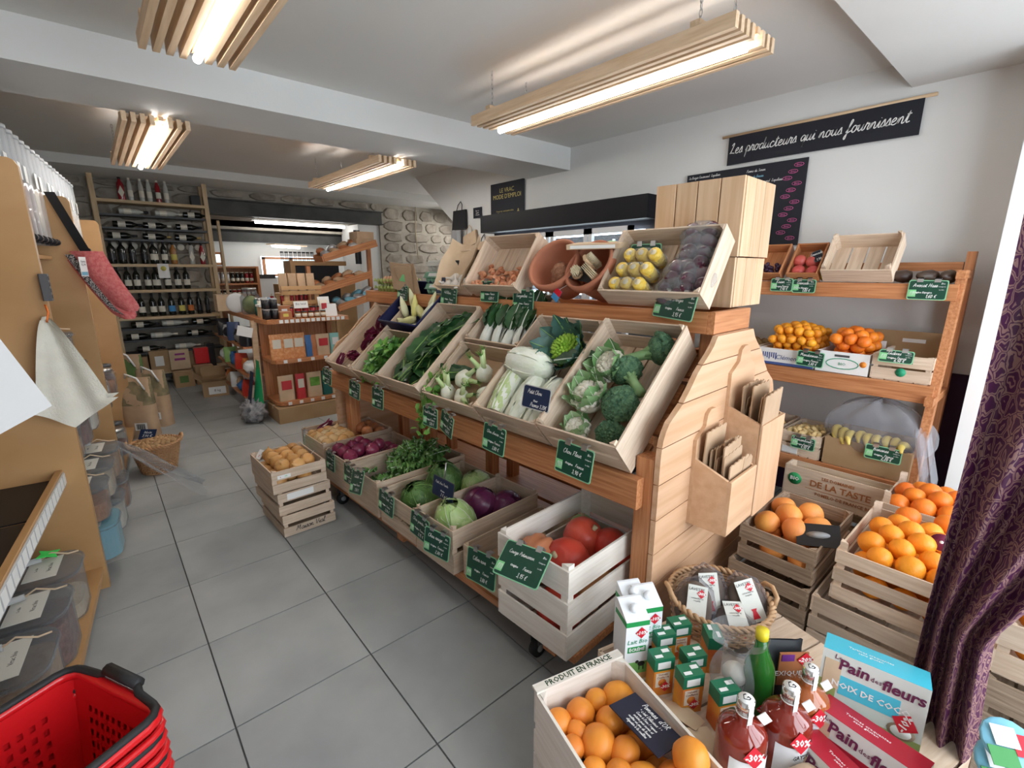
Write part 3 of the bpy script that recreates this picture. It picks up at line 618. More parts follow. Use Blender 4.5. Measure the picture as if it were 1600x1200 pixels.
mat('caulileaf', (.14, .30, .10), .5, col2=(.38, .52, .28), scale=8, detail=4, bump=.3, bscale=20)
mat('darkleaf', (.012, .055, .018), .38, col2=(.035, .11, .03), scale=10, detail=5, bump=.6, bscale=18, var=.25)
mat('midleaf', (.03, .14, .02), .42, col2=(.08, .25, .04), scale=12, bump=.4, bscale=24, var=.25)
mat('brightleaf', (.09, .26, .03), .45, col2=(.20, .42, .08), scale=12, bump=.3, var=.2)
mat('frisee', (.05, .17, .035), .45, col2=(.20, .38, .10), scale=8, var=.25)
mat('whitestem', (.74, .78, .70), .35, col2=(.84, .86, .80), scale=5, st=(.5, 4, 4), bump=.2)
mat('fennel', (.74, .78, .64), .35, col2=(.84, .86, .76), scale=4, st=(1, 1, .3), bump=.15)
mat('fennel_g', (.48, .64, .28), .4, col2=(.62, .74, .42), scale=5)
mat('radic', (.16, .01, .04), .35, col2=(.24, .03, .08), scale=6, var=.1); mat('radic_w', (.80, .72, .66), .4)
mat('endive', (.80, .80, .62), .4, col2=(.78, .74, .26), scale=3, var=.05)
mat('corn', (.86, .56, .06), .35, col2=(.92, .68, .14), scale=30, bump=.6, bscale=90)
mat('cob', (.80, .70, .48), .7)
mat('beet', (.05, .004, .02), .12, col2=(.11, .012, .04), scale=5, coat=.6)
clearmat('film_thin', (.5, .48, .52), .015, .1, .8, 14)
mat('pump', (.48, .035, .022), .4, col2=(.58, .085, .045), scale=4, bump=.15, bscale=30, var=.08)
mat('pump_b', (.55, .24, .12), .45, col2=(.48, .16, .07), scale=4, bump=.1)
mat('butternut', (.66, .36, .13), .45, col2=(.72, .44, .2), scale=3)
mat('celeriac', (.30, .22, .10), .8, col2=(.58, .47, .28), scale=11, detail=5, bump=1, bscale=26)
mat('potato', (.50, .34, .14), .7, col2=(.62, .46, .22), scale=8, var=.1)
mat('mango', (.70, .50, .06), .4, col2=(.55, .52, .10), scale=2, var=.05); mat('avocado', (.04, .02, .015), .4, col2=(.08, .05, .03), scale=12)
mat('walnut', (.34, .19, .08), .7, col2=(.46, .29, .14), scale=16, bump=.6, var=.15)
mat('apple', (.55, .06, .06), .35, col2=(.65, .16, .12), scale=5); mat('grapes', (.05, .02, .05), .4)
mat('kiwi', (.20, .12, .05), .9, col2=(.26, .17, .08), scale=20, var=.1)
mat('terracotta', (.42, .15, .08), .7, col2=(.48, .19, .11), scale=5)

def fruit(name, r, m, n=16, k=10, flat=.92, nz=.03, seed=1, stem='stemtan', dim=.06):
    b = MB().ball(r, r, r * flat, n, k, None, 0, nz=nz, ns=1.6, seed=seed, dim=dim)
    b.ball(r * .09, r * .09, r * .03, 6, 4, T(0, 0, r * flat * (.93 - dim * .5)), 1)
    return b.mesh(name, [m, stem])
def rrot(): return RX(rnd.uniform(-70, 70)) @ RY(rnd.uniform(-70, 70)) @ RZ(rnd.uniform(0, 360))
def heap(me, name, label, cat, Mx, x0, x1, y0, y1, z0, r, n, group, layers=3, jit=.25, scl=.08, rot=None, drop=.78, fill=1.0, dome=0):
    """fruit lying in a box: hexagonal layers, the upper ones in the hollows of the lower"""
    done = 0; out = []
    for l in range(layers):
        rows = int((x1 - x0) / (1.80 * r)); x = x0 + r + (r * .9 if l % 2 else 0); row = 0
        while x < x1 - r * .8 and done < n:
            y = y0 + r + (r if (row + l) % 2 else 0)
            while y < y1 - r * .8 and done < n:
                if rnd.random() < (fill if l == layers - 1 else 1):
                    s = 1 + rnd.uniform(-scl, scl * .3); dz = dome * (1 - (2 * (x - x0) / (x1 - x0) - 1) ** 2) * (1 - (2 * (y - y0) / (y1 - y0) - 1) ** 2)
                    M = Mx @ T(x + rnd.uniform(-1, 1) * jit * r * .3, y + rnd.uniform(-1, 1) * jit * r * .3, z0 + r + l * r * 2 * drop + dz) @ (rot() if rot else rrot()) @ SC(s)
                    out.append(solo(name, me if not isinstance(me, list) else rnd.choice(me), label, cat, M, group)); done += 1
                y += 2.02 * r
            x += 1.78 * r; row += 1
    return out
def leafgrid(L, W, droop=.2, wave=.0, fold=.25, nu=6, nv=10, p=.8, jag=0, twist=0, seed=0, nw=5, taper=1.0):
    def fn(a, t):
        u = a * 2 - 1; w_ = W / 2 * math.sin(math.pi * min(1, max(0, t)) ** p) ** .7 * taper + .0015
        if jag: w_ *= 1 - jag * (.5 + .5 * math.cos(t * 60)) * abs(u)
        x = t * L; y = u * w_; z = -droop * L * t * t + fold * abs(u) * w_ + wave * abs(u) * math.sin(t * nw * 6.28 + seed + u)
        c, s = math.cos(twist * t), math.sin(twist * t)
        return (x, y * c - z * s, z * c + y * s)
    return fn, nu, nv
def leaf(name, L, W, m, vein=None, **k):
    fn, nu, nv = leafgrid(L, W, **k); b = MB().grid(fn, nu, nv)
    if vein:
        r = W * .035; b.tube([Vector(fn(.5, t / 6)) + Vector((0, 0, r * .5)) for t in range(7)], [r * (1.5 - t / 5) for t in range(7)], 5, None, 1)
    return b.mesh(name, [m] + ([vein] if vein else []))
P = lambda key, x, y, z=0: K[key][0] @ T(x, y, z)
# ---------------------------------------------------------------- cauliflower, broccoli, romanesco
def florets(b, R0, n, r, M, mi, seed, squash=.8, cover=1.9, seg=8, ring=6, nz=.2):
    r_ = random.Random(seed)
    for i in range(n):
        t = math.acos(1 - (i + .5) / n * cover * .5 * (2 if cover > 2 else 1)) if cover <= 2 else 0
        a = i * 2.39996; d = Vector((math.sin(t) * math.cos(a), math.sin(t) * math.sin(a), math.cos(t)))
        p = d * R0; p.z *= squash; rr = r * r_.uniform(.85, 1.15)
        b.ball(rr, rr, rr * .85, seg, ring, M @ T(*p) @ RZ(math.degrees(a)) @ RY(math.degrees(t)), mi, nz=nz, ns=4, seed=i + seed)
def cauli(label, M, R0=.075, seed=0, leaves=9):
    t = thing('cauliflower', label, 'cauliflower', M)
    b = MB(); b.ball(R0 * .85, R0 * .85, R0 * .62, 18, 10); florets(b, R0 * .80, 60, R0 * .18, I4, 0, seed, .78, 1.6)
    ob('curd', b.mesh('curd', 'curd'), t)
    for k in range(leaves):
        a = k * 360 / leaves + rnd.uniform(-10, 10); me = leaf('leaf', R0 * 1.75, R0 * 1.25, 'caulileaf', 'vein', droop=-.35, wave=.006, fold=.35, seed=k, taper=1)
        ob('leaf', me, t, RZ(a) @ T(R0 * .30, 0, -R0 * .70) @ RY(-52 + rnd.uniform(-12, 10)))
    return t
def broccoli(label, M, R0=.06, seed=0, stalk=.12):
    t = thing('broccoli', label, 'broccoli', M)
    b = MB(); florets(b, R0 * .82, 80, R0 * .20, I4, 0, seed, .75, 1.6, 8, 6, .3); b.ball(R0 * .82, R0 * .82, R0 * .58, 12, 8)
    ob('head', b.mesh('head', 'broc'), t)
    b = MB(); b.tube([(0, 0, 0), (0, 0, -stalk * .5), (.004, 0, -stalk)], [R0 * .34, R0 * .26, R0 * .3], 9)
    for k in range(6):
        a = k * math.pi / 3; b.tube([(0, 0, -stalk * .55), (R0 * .4 * math.cos(a), R0 * .4 * math.sin(a), -R0 * .2), (R0 * .6 * math.cos(a), R0 * .6 * math.sin(a), R0 * .1)], [R0 * .12, R0 * .12, R0 * .15], 6)
    ob('stalk', b.mesh('stalk', 'broc_stem'), t); return t
cauli('small white cauliflower at the front of the broccoli crate', P('cauli', .08, .27, .05) @ RY(15), .062, 1, 7)
cauli('cauliflower in pale green leaves in the middle of the broccoli crate', P('cauli', .22, .28, .08) @ RY(5), .085, 2, 10)
cauli('cauliflower farthest up the broccoli crate, behind the middle one', P('cauli', .38, .26, .09) @ RY(-15), .08, 3, 9)
broccoli('broccoli head low at the front right of its crate', P('cauli', .11, .13, .045) @ RZ(30) @ RY(-60), .062, 1, .10)
broccoli('large dark broccoli head in the middle right of its crate', P('cauli', .215, .125, .085) @ RY(-15), .082, 2, .08)
broccoli('broccoli lying on its side with its pale stalk to the plank end', P('cauli', .36, .17, .10) @ RZ(50) @ RY(98), .07, 3, .15)
broccoli('topmost broccoli, with its cut stalk pointing to the cauliflowers', P('cauli', .50, .10, .09) @ RZ(-48) @ RY(100), .078, 4, .17)
broccoli('broccoli side shoot at the rear corner of the crate', P('cauli', .52, .065, .05) @ RY(10), .04, 5, .06)
# romanesco
t = thing('romanesco', 'bright green pointed romanesco in blue green leaves', 'romanesco', P('napa', .42, .13, .10) @ RY(-20))
b = MB(); n = 90
for i in range(n):
    f = (i + .5) / n; a = i * 2.39996; rr = .062 * math.sqrt(f) ; z = .075 * (1 - f ** 1.1) - .01; s_ = .0065 + .010 * math.sqrt(f)
    d = Vector((math.cos(a), math.sin(a), 0)); til = 15 + 60 * f
    b.lathe([(s_, 0), (s_ * .8, s_ * .9), (s_ * .4, s_ * 1.5), (.0003, s_ * 2)], 7, T(d.x * rr, d.y * rr, z) @ RZ(math.degrees(a)) @ RY(til))
b.ball(.06, .06, .05, 14, 8)
ob('head', b.mesh('head', 'romanesco'), t)
for k in range(11):
    a = k * 360 / 11 + rnd.uniform(-12, 12); me = leaf('leaf', rnd.uniform(.15, .19), .105, 'blueleaf', 'veingreen', droop=-.25, wave=.010, fold=.3, seed=k)
    ob('leaf', me, t, RZ(a) @ T(.03, 0, -.05) @ RY(-40 + rnd.uniform(-12, 14)))
# chinese cabbages
def napa(label, M, L=.24, r=.055, bend=0, tip=True):
    t = thing('chinese_cabbage', label, 'cabbage', M)
    pr = [(.004, 0), (r * .62, .008), (r * .85, L * .15), (r, L * .4), (r * .98, L * .65), (r * .8, L * .85), (r * .4, L * .97), (.004, L)]
    X = RY(90); b = MB().lathe(pr, 22, X, warp=lambda p, a: p * 1.0 + Vector((math.cos(a), math.sin(a), 0)) * .0022 * math.sin(a * 9 + p.z * 30))
    ob('heart', b.mesh('heart', 'napa'), t)
    for k in range(6):
        a = k * 61; L2 = L * rnd.uniform(.86, 1.0)
        def fn(q, s, L2=L2):
            u = (q * 2 - 1) * .85; zz = s * L2; i = s * (len(pr) - 1); i0 = min(int(i), len(pr) - 2); 
            rr = r * (.66 + .40 * math.sin(min(1, s * .9 + .08) * math.pi) ** .6) + .003 + .002 * math.sin(s * 20 + u * 7)
            if s > .9: rr *= 1 - (s - .9) * 2.5
            return (rr * math.cos(u), rr * math.sin(u), zz)
        b = MB().grid(fn, 8, 10, X @ RZ(a)); b.tube([Vector(fn(.5, q / 6)) + Vector((.001, 0, 0)) for q in range(7)], [.006 * (1 - q / 9) for q in range(7)], 5, X @ RZ(a), 1)
        ob('leaf', b.mesh('leaf', ['napa_tip' if (tip and k % 2) else 'napa', 'vein']), t)
    return t
napa('pointed white Chinese cabbage at the left of its crate, with a green tip', P('napa', .035, .31, .065) @ RZ(4) @ RY(-6), .27, .056)
napa('middle white Chinese cabbage of the front three', P('napa', .03, .20, .062) @ RZ(-3) @ RY(-6), .25, .052, tip=False)
napa('right white Chinese cabbage, beside the navy sign', P('napa', .03, .095, .060) @ RZ(-5) @ RY(-6), .25, .047, tip=False)
napa('big pale cabbage lying across the others below the romanesco', P('napa', .30, .365, .125) @ RZ(-93) @ RY(4), .235, .068, tip=False)
me = leaf('leaf', .22, .08, 'darkleaf', 'whitestem', droop=.05, wave=.006, fold=.3)
solo('loose_leaf', me, 'loose dark green leaf pointing across to the cauliflower crate', 'leaf', P('napa', .33, .13, .135) @ RZ(-70))
# fennel
def fennel(label, M, s=1, nst=3, fr=True):
    t = thing('fennel_bulb', label, 'fennel', M @ SC(s))
    pr = [(.004, -.045), (.022, -.042), (.042, -.02), (.048, .005), (.038, .03), (.022, .048), (.012, .055)]
    ob('bulb', MB().lathe(pr, 18, SC(1, .8, 1), warp=lambda p, a: p + Vector((math.cos(a), math.sin(a), 0)) * .002 * math.sin(a * 5)).mesh('bulb', 'fennel'), t)
    for k in range(nst):
        a = k * 2.1 + .4; e = Vector((.05 * math.cos(a), .03 * math.sin(a), .11))
        ob('stalk', MB().tube([(.012 * math.cos(a), .01 * math.sin(a), .03), (.03 * math.cos(a), .02 * math.sin(a), .07), e], [.016, .012, .009], 8).mesh('stalk', 'fennel_g'), t)
        if fr:
            b = MB()
            for q in range(14):
                d = Vector((rnd.uniform(-1, 1), rnd.uniform(-1, 1), rnd.uniform(0, 1.4))) * .022; b.tube([e, e + d * .6, e + d + Vector((0, 0, .004))], [.0016, .0012, .0008], 3)
            ob('frond', b.mesh('frond', 'brightleaf'), t)
    return t
fennel('fennel bulb at the front left of its crate', P('fennel', .075, .33, .045) @ RY(25) @ RZ(30))
fennel('fennel bulb at the front centre, with a green stump', P('fennel', .07, .21, .045) @ RX(60) @ RZ(50))
fennel('fennel bulb in the middle, lying with its stalks to the right', P('fennel', .17, .28, .06) @ RX(75) @ RZ(10), 1.05)
fennel('upright round fennel bulb with feathery green tops', P('fennel', .22, .14, .075) @ RY(20), 1.0, 3)
fennel('small fennel bulb half hidden at the right side of its crate', P('fennel', .13, .10, .035) @ RX(90), .85, 2)
lin = MB().grid(lambda a, b_: (.012 + a * .338, .012 + b_ * .39, .006 + .012 * (abs(2 * b_ - 1) ** 8) * 5 + .004 * math.sin(a * 9 + b_ * 7)), 14, 14)
solo('paper_liner', lin.mesh('paper_liner', 'kraft'), 'brown paper lining the fennel crate', 'paper', K['fennel'][0])
# bok choy
def bok(label, M, s=1, seed=0, group=None):
    t = thing('bok_choy', label, 'bok choy', M @ SC(s), group); r = random.Random(seed)
    for k in range(6):
        a = k * 60 + r.uniform(-15, 15)
        st = ob('stem', BOKS[k % 2], t, RZ(a) @ T(.006, 0, 0) @ RY(r.uniform(-6, 4)))
        ob('leaf', BOKL[k % 2], t, RZ(a) @ T(.024, 0, .09) @ RY(-78 + r.uniform(-14, 16)) @ RX(180))
    return t
BOKS = [MB().grid(lambda a, t_: (.018 + .010 * math.sin(t_ * 3.1) - .006 * (2 * a - 1) ** 2, (a - .5) * (.042 - .022 * t_), t_ * .11), 5, 6).grid(lambda a, t_: (.010 + .008 * math.sin(t_ * 3.1), (.5 - a) * (.04 - .022 * t_), t_ * .11), 4, 6).mesh('stem', 'whitestem') for _ in (0, 1)]
BOKL = [leaf('leaf', .15, .085, 'darkleaf', 'whitestem', droop=.18 + .1 * k, wave=.006, fold=.3, seed=k) for k in (0, 1)]
for i, (x, y, rz) in enumerate(((.03, .34, 10), (.04, .25, 40), (.03, .17, 80), (.04, .09, 20), (.15, .30, 50), (.15, .20, 0), (.14, .11, 33))):
    bok('leafy bok choy with thick white stems, %s' % ['front left one of its crate', 'second from the left in front', 'third from the left in front', 'front right one, next to the lettering edge', 'behind the two left ones', 'behind the middle ones', 'rear right one of the crate'][i], P('bok', x, y, .055) @ RY(72) @ RZ(rz), 1.0, i, 'bok choy in the rear crate')
# chard leaves
CH = [leaf('dark_leaf', .25, .11, 'darkleaf', 'veingreen', droop=.15 + .1 * k, wave=.009, fold=.22, seed=k * 2, nw=3, twist=.4 * (k - 1)) for k in range(3)]
for i in range(64):
    x = rnd.uniform(.02, .40); y = rnd.uniform(.05, .36); z = .03 + .0016 * i * (1 - abs(y - .2) * 1.5) + rnd.uniform(0, .015)
    solo('dark_leaf', CH[i % 3], 'long dark green leaf heaped in the crate left of the fennel', 'leaf vegetable', P('chard', x, y, z) @ RZ(rnd.gauss(-12, 32)) @ RY(rnd.uniform(-12, 6)) @ RX(rnd.uniform(-25, 25)), 'dark leaves in the long crate')
# parsley hanging over the rail between chard and fennel
PL = [leaf('leaflet', .035, .03, 'brightleaf', None, droop=.2, fold=.2, jag=.5, nu=4, nv=6)]
t = thing('parsley_bunch', 'bunch of flat parsley hanging over the rail between two crates', 'herb', DECK(2.055, -.05, .05))
for i in range(85):
    s_ = rnd.random(); ob('leaflet', PL[0], t, T(-.09 + .28 * s_ + rnd.uniform(-.02, .02), rnd.gauss(0, .035), .05 - .16 * (1 - s_) * (1 - s_) + rnd.uniform(-.02, .03)) @ rrot() @ SC(1.1))
b = MB()
for i in range(9): b.tube([(.2, rnd.gauss(0, .02), .06), (.05, rnd.gauss(0, .02), .05), (-.07, rnd.gauss(0, .04), -.08)], .0016, 3)
ob('stems', b.mesh('stems', 'brightleaf'), t)
# lamb's lettuce heap: a few hundred leaves nobody could count
def sprig_stuff(name, key, x0, x1, y0, y1, n, m, zmax, Lf, label):
    b = MB(); r = random.Random(5)
    fn, nu, nv = leafgrid(Lf, Lf * .55, droop=.25, fold=.3, nu=3, nv=4)
    for i in range(n):
        x = r.uniform(x0, x1); y = r.uniform(y0, y1); u = (x - x0) / (x1 - x0) * 2 - 1; v = (y - y0) / (y1 - y0) * 2 - 1
        z = .02 + zmax * max(0, 1 - u * u * .8) * max(0, 1 - v * v * .8) * r.uniform(.6, 1)
        b.grid(fn, nu, nv, T(x, y, z) @ RZ(r.uniform(0, 360)) @ RY(r.uniform(-50, 20)) @ RX(r.uniform(-30, 30)), r.randrange(2))
    return solo(name, b.mesh(name, m), label, 'salad', K[key][0], kind='stuff')
sprig_stuff('salad_leaves', 'lamb', .02, .33, .03, .30, 520, ['midleaf', 'brightleaf'], .13, .05, 'heap of small green salad leaves filling the shallow crate')
# radicchio
def radicchio(label, M, s=1.0, seed=0):
    t = thing('radicchio', label, 'radicchio', M @ SC(s)); r = random.Random(seed)
    for k in range(9):
        a = k * 40 + r.uniform(-8, 8); 
        ob('leaf', RAD[k % 2], t, RZ(a) @ T(.012, 0, -.06) @ RY(-78 + (k % 3) * 7))
    ob('core', MB().ball(.03, .03, .055, 12, 8).mesh('core', 'radic'), t); return t
def radleaf(k):
    fn, nu, nv = leafgrid(.15, .075, droop=-.55, fold=.5, wave=.003, seed=k, nw=2); b = MB().grid(fn, 6, 10)
    b.grid(lambda a, t_: Vector(fn(.5 + (a - .5) * .62 * (1 - t_ * .9), t_ * .85)) + Vector((0, 0, -.0015)), 2, 8, None, 1); b.grid(lambda a, t_: Vector(fn(.5 + (a - .5) * .62 * (1 - t_ * .9), t_ * .85)) + Vector((0, 0, .0015)), 2, 8, None, 1)
    return b.mesh('leaf', ['radic', 'radic_w'])
RAD = [radleaf(0), radleaf(1)]
for i, (x, y, rx, ry, s_) in enumerate(((.12, .20, 80, 0, .95), (.22, .13, 60, 30, .9), (.31, .20, 70, 10, 1.0), (.05, .28, 20, 70, .6), (.40, .16, 50, 10, .95))):
    radicchio(['striped white and purple radicchio showing its cut base in its crate', 'dark purple radicchio lying beside the striped one', 'radicchio with white ribs at the rear of its crate', 'small dark radicchio at the front edge of its crate', 'topmost radicchio leaning on the back board'][i], P('radic', x, y, .075) @ RX(rx) @ RY(ry), s_, i)
radicchio('purple radicchio with white ribs in the farthest low crate', P('radic2', .10, .10, .17) @ RY(60), .9, 9)
# endives
EN = MB().lathe([(.004, 0), (.016, .006), (.024, .03), (.025, .06), (.018, .1), (.007, .135), (.001, .15)], 14, None, 0, True, lambda p, a: p + Vector((math.cos(a), math.sin(a), 0)) * .0016 * math.sin(3 * a)).grid(lambda a, t_: ((.0262 - .012 * t_ * t_) * math.cos(a * 2.4), (.0262 - .012 * t_ * t_) * math.sin(a * 2.4), .01 + t_ * .11), 5, 6).mesh('endive', 'endive')
for i, (x, y, rz, ry, z) in enumerate(((.05, .36, 95, 85, .04), (.06, .25, 80, 80, .045), (.06, .12, 100, 88, .04), (.12, .33, 30, 40, .05), (.12, .22, 10, 50, .06), (.13, .13, 60, 70, .06), (.09, .08, -40, 60, .07), (.18, .28, 20, 35, .06), (.17, .10, -30, 50, .06), (.10, .17, 120, 84, .075))):
    solo('endive', EN, 'yellow white endive in the dark blue plastic crate', 'endive', P('endive', x, y, z) @ RZ(rz) @ RY(ry), 'endives in the blue crate')
# ---------------------------------------------------------------- upper shelf: corn, beetroot
def corn_pack(label, M):
    t = thing('sweetcorn_pack', label, 'sweetcorn', M)
    for k in range(3):
        c_ = ob('cob', MB().lathe([(.024, -.085), (.028, -.07), (.029, 0), (.026, .06), (.014, .085), (.002, .092)], 14, warp=lambda p, a: p + Vector((math.cos(a), math.sin(a), 0)) * .0012 * math.sin(a * 14)).mesh('cob', 'corn'), t, T(0, (k - 1) * .058, .01) @ RX(180) @ SC(1, 1, .58))
        ob('cut_end', MB().cyl(.013, -.0875, -.0845, 12).mesh('cut_end', 'cob'), c_)
    ob('film', MB().ball(.040, .098, .062, 18, 12, None, 0, nz=.07, ns=3, seed=3).mesh('film', 'film'), t, T(0, 0, .01))
    return t
# cobs stand with the cut ends towards the shopper
for i, (x, y, z) in enumerate(((.045, .335, .055), (.115, .325, .06), (.185, .315, .06))):
    corn_pack(['lowest film pack of three sweetcorn cobs', 'middle film pack of three sweetcorn cobs', 'top film pack of three sweetcorn cobs'][i], P('corn', x, y, z))
def beet_pack(label, M, seed):
    t = thing('beetroot_pack', label, 'beetroot', M); r = random.Random(seed)
    for k in range(4):
        ob('beetroot', MB().ball(.034, .034, .030, 14, 9, nz=.06, seed=k + seed).mesh('beetroot', 'beet'), t, T((k // 2 - .5) * .05, (k % 2 - .5) * .062 + r.uniform(-.006, .006), r.uniform(-.004, .004)))
    ob('film', MB().ball(.066, .082, .042, 20, 12, nz=.09, ns=3.4, seed=seed).mesh('film', 'film'), t)
for i, (x, y, z, rz) in enumerate(((.05, .15, .05, 8), (.12, .13, .065, -6), (.185, .10, .065, 12), (.24, .10, .07, -10), (.29, .11, .075, 4), (.09, .07, .055, 20))):
    beet_pack('glossy film pack of dark cooked beetroots, %s' % ['at the front edge', 'second from the front', 'in the middle of the heap', 'second from the top', 'on top of the heap', 'against the right side board'][i], P('corn', x, y, z) @ RZ(rz), i)
# shallots
SH = [MB().lathe([(.001, -.022), (.009, -.018), (.0155, -.006), (.0145, .006), (.008, .016), (.003, .022), (.001, .027)], 8, SC(1, .8, 1)).mesh('shallot', 'shallot')]
for i in range(130):
    x = abs(rnd.gauss(0, .07)) + .02; y = rnd.uniform(.025, .395)
    solo('shallot', SH[0], 'small copper red shallot in the upper shelf crate', 'shallot', P('shal', min(x, .19), y, .014 + max(0, .07 - x * .35) * rnd.random() + (.022 if i > 50 else 0)) @ rrot(), 'shallots in the upper crate')
# garlic on brown paper
GA = MB().lathe([(.002, -.022), (.016, -.022), (.028, -.008), (.025, .008), (.012, .02), (.005, .03), (.004, .05)], 14, warp=lambda p, a: p * 1.0 + Vector((math.cos(a), math.sin(a), 0)) * (.0025 * math.cos(a * 7) if p.z < .02 else 0)).mesh('garlic_bulb', 'garlic')
for i, (x, y, z) in enumerate(((.03, .06, .05), (.035, .13, .05), (.03, .20, .05), (.08, .09, .045), (.08, .17, .05), (.04, .25, .04), (.05, .03, .06))):
    solo('garlic_bulb', GA, 'white garlic bulb in the small paper lined crate', 'garlic', P('garlic', x, y, z) @ rrot() @ SC(1.25), 'garlic bulbs in the small crate')
solo('paper_liner', MB().grid(lambda a, b_: (-.01 + a * .33, .01 + b_ * .28, .03 + .07 * (abs(2 * b_ - 1) ** 4) + .01 * math.sin(a * 8 + b_ * 4) + .06 * a), 12, 12).mesh('paper_liner', 'kraft_pale'), 'pale brown paper sticking up out of the garlic crate', 'paper', K['garlic'][0])
# ---------------------------------------------------------------- flower pots lying on the upper shelf
def pot(label, v_, s=1, a=0):
    t = thing('terracotta_pot', label, 'flower pot', CM @ T(1.885, v_, 1.35 + .115 * s) @ RZ(a) @ RY(-56), 'terracotta pots')
    r = .125 * s; pr = [(r * .62, -.10), (r * .88, .05), (r * .88, .058), (r, .06), (r, .10), (r * .9, .10), (r * .88, .085), (r * .8, .04), (r * .56, -.085), (.001, -.085)]
    ob('shell', MB().lathe(pr, 36).mesh('shell', 'terracotta'), t); return t
mat('net', (.20, .08, .04), .8, col2=(.34, .16, .09), scale=40, bump=.6, bscale=80)
p1 = pot('terracotta pot lying on its side with a brown netted bag inside', 1.60, 1.12, 4); p2 = pot('terracotta pot lying on its side full of wooden brushes', 1.37, 1.05, -8)
solo('netted_bag', MB().ball(.07, .05, .055, 18, 12, nz=.2, ns=3, seed=2).tube([(-.06, 0, 0), (-.09, .01, .02), (-.12, 0, .01)], [.012, .006, .003], 6).mesh('netted_bag', 'net'), 'brown netted bag lying in the left terracotta pot', 'bag', p1.matrix_basis @ T(-.03, -.03, .035) @ RZ(20))
t = thing('hang_tag', 'small blue and red printed tag hanging out of the left pot', 'tag', face(1.765, 1.53, 1.385, roll=-35))
ob('card', MB().box(-.022, -.03, 0, .022, .03, .002).mesh('card', 'navy2') if 'navy2' in MATS else MB().box(-.022, -.03, 0, .022, .03, .002).mesh('card', 'bluecard') if mat('bluecard', (.05, .25, .5), .5) else None, t)
ob('card_panel', MB().box(-.022, .0, .002, .022, .03, .0026).mesh('card_panel', 'promo'), t); ob('string', MB().tube([(0, .03, 0), (.01, .06, -.02), (0, .09, -.06)], .0012, 4).mesh('string', 'paper'), t)
mat('brushwood', (.66, .46, .28), .55); mat('bristle', (.72, .62, .42), .8)
def brush(label, M, kind):
    t = thing('brush', label, 'brush', M)
    if kind == 0:
        bar('brush_block', -.045, -.018, 0, .045, .018, .016, 'brushwood', t, bev=.004); b = MB()
        for i in range(11):
            for j in range(4): b.cyl(.003, .016, .045, 5, T(-.04 + i * .008, -.012 + j * .008, 0), r2=.002)
        ob('bristles', b.mesh('bristles', 'bristle'), t)
    else:
        ob('head', MB().cyl(.026, 0, .014, 16).mesh('head', 'brushwood'), t); ob('handle', MB().cyl(.008, .014, .13, 8).mesh('handle', 'brushwood'), t); b = MB()
        for i in range(40):
            a = i * 2.4; r = .024 * math.sqrt(i / 40); b.cyl(.0028, -.035, 0, 5, T(r * math.cos(a), r * math.sin(a), 0))
        ob('bristles', b.mesh('bristles', 'bristle'), t)
    return t
brush('round pale dish brush at the left of the right pot', p2.matrix_basis @ T(-.045, .05, .085) @ RX(180) @ RX(25) @ T(0, 0, -.01) @ RX(0), 1)
brush('block brush with stiff cream bristles in the right pot', p2.matrix_basis @ T(-.04, -.04, .08) @ RZ(60), 0)
brush('second block brush leaning across the right pot', p2.matrix_basis @ T(.01, .01, .085) @ RZ(-50) @ RY(90), 0)
t = thing('brush_box', 'flat cardboard box lying on the rim of the right pot', 'box', CM @ T(1.86, 1.37, 1.60) @ RZ(12) @ RY(-8)); bar('carton', -.06, -.13, 0, .06, .13, .022, 'kraft_pale', t); ob('label_strip', MB().box(-.0612, -.11, .004, -.06, .11, .018).mesh('label_strip', 'paper'), t)
bar('black_card', 0, 0, 0, .07, .12, .003, 'black', None, p2.matrix_basis @ T(-.07, -.02, .05) @ RX(20), label='black card packaging stuck between the brushes in the pot', category='packaging')

# ---------------------------------------------------------------- eggs, egg boxes, paper bags at the far end of the upper shelf
mat('eggbox_green', (.20, .40, .28), .85, bump=.3, bscale=80, col2=(.24, .45, .32)); mat('eggbox_grey', (.52, .52, .48), .9, bump=.3, bscale=80, col2=(.58, .58, .54)); mat('eggtray', (.40, .46, .14), .9, col2=(.46, .52, .18), bump=.3, bscale=80)
mat('egg', (.62, .32, .18), .5, col2=(.70, .42, .26), scale=4, var=.1)
def egg_box(label, u, v_, z, m, yaw=0):
    t = thing('egg_box', label, 'egg box', CM @ T(u, v_, z) @ RZ(yaw), 'stacked egg boxes')
    b = MB()
    for i in range(2):
        for j in range(3): b.lathe([(.018, 0), (.024, .006), (.029, .034)], 12, T(-.027 + i * .054, -.054 + j * .054, 0))
    ob('cups', b.mesh('cups', m), t)
    ob('flange', MB().box(-.06, -.087, .033, .06, .087, .038).mesh('flange', m), t)
    sec = [(-.056, 0), (.056, 0), (.045, .026), (.034, .033), (-.034, .033), (-.045, .026)]
    ob('lid', MB().prism(sec, .166, T(0, .083, .038) @ RX(90)).mesh('lid', m), t)
    if m == 'eggbox_green':
        ob('label_strip', MB().box(-.0335, -.06, .0705, .0335, .06, .0722).mesh('label_strip', 'paper'), t)
        ob('label_front', MB().add([(-.0575, -.06, .043), (-.0575, .035, .043), (-.0475, .035, .064), (-.0475, -.06, .064)], [(0, 1, 2, 3)]).mesh('label_front', 'paper'), t)
    return t
egg_box('green egg box at the bottom of the stack beside the paper bags', 1.88, 2.66, 1.345, 'eggbox_green'); egg_box('upper green egg box, under the grey one', 1.88, 2.665, 1.418, 'eggbox_green', 2)
egg_box('grey lidded egg box on top of the green ones', 1.90, 2.67, 1.491, 'eggbox_grey', -3)
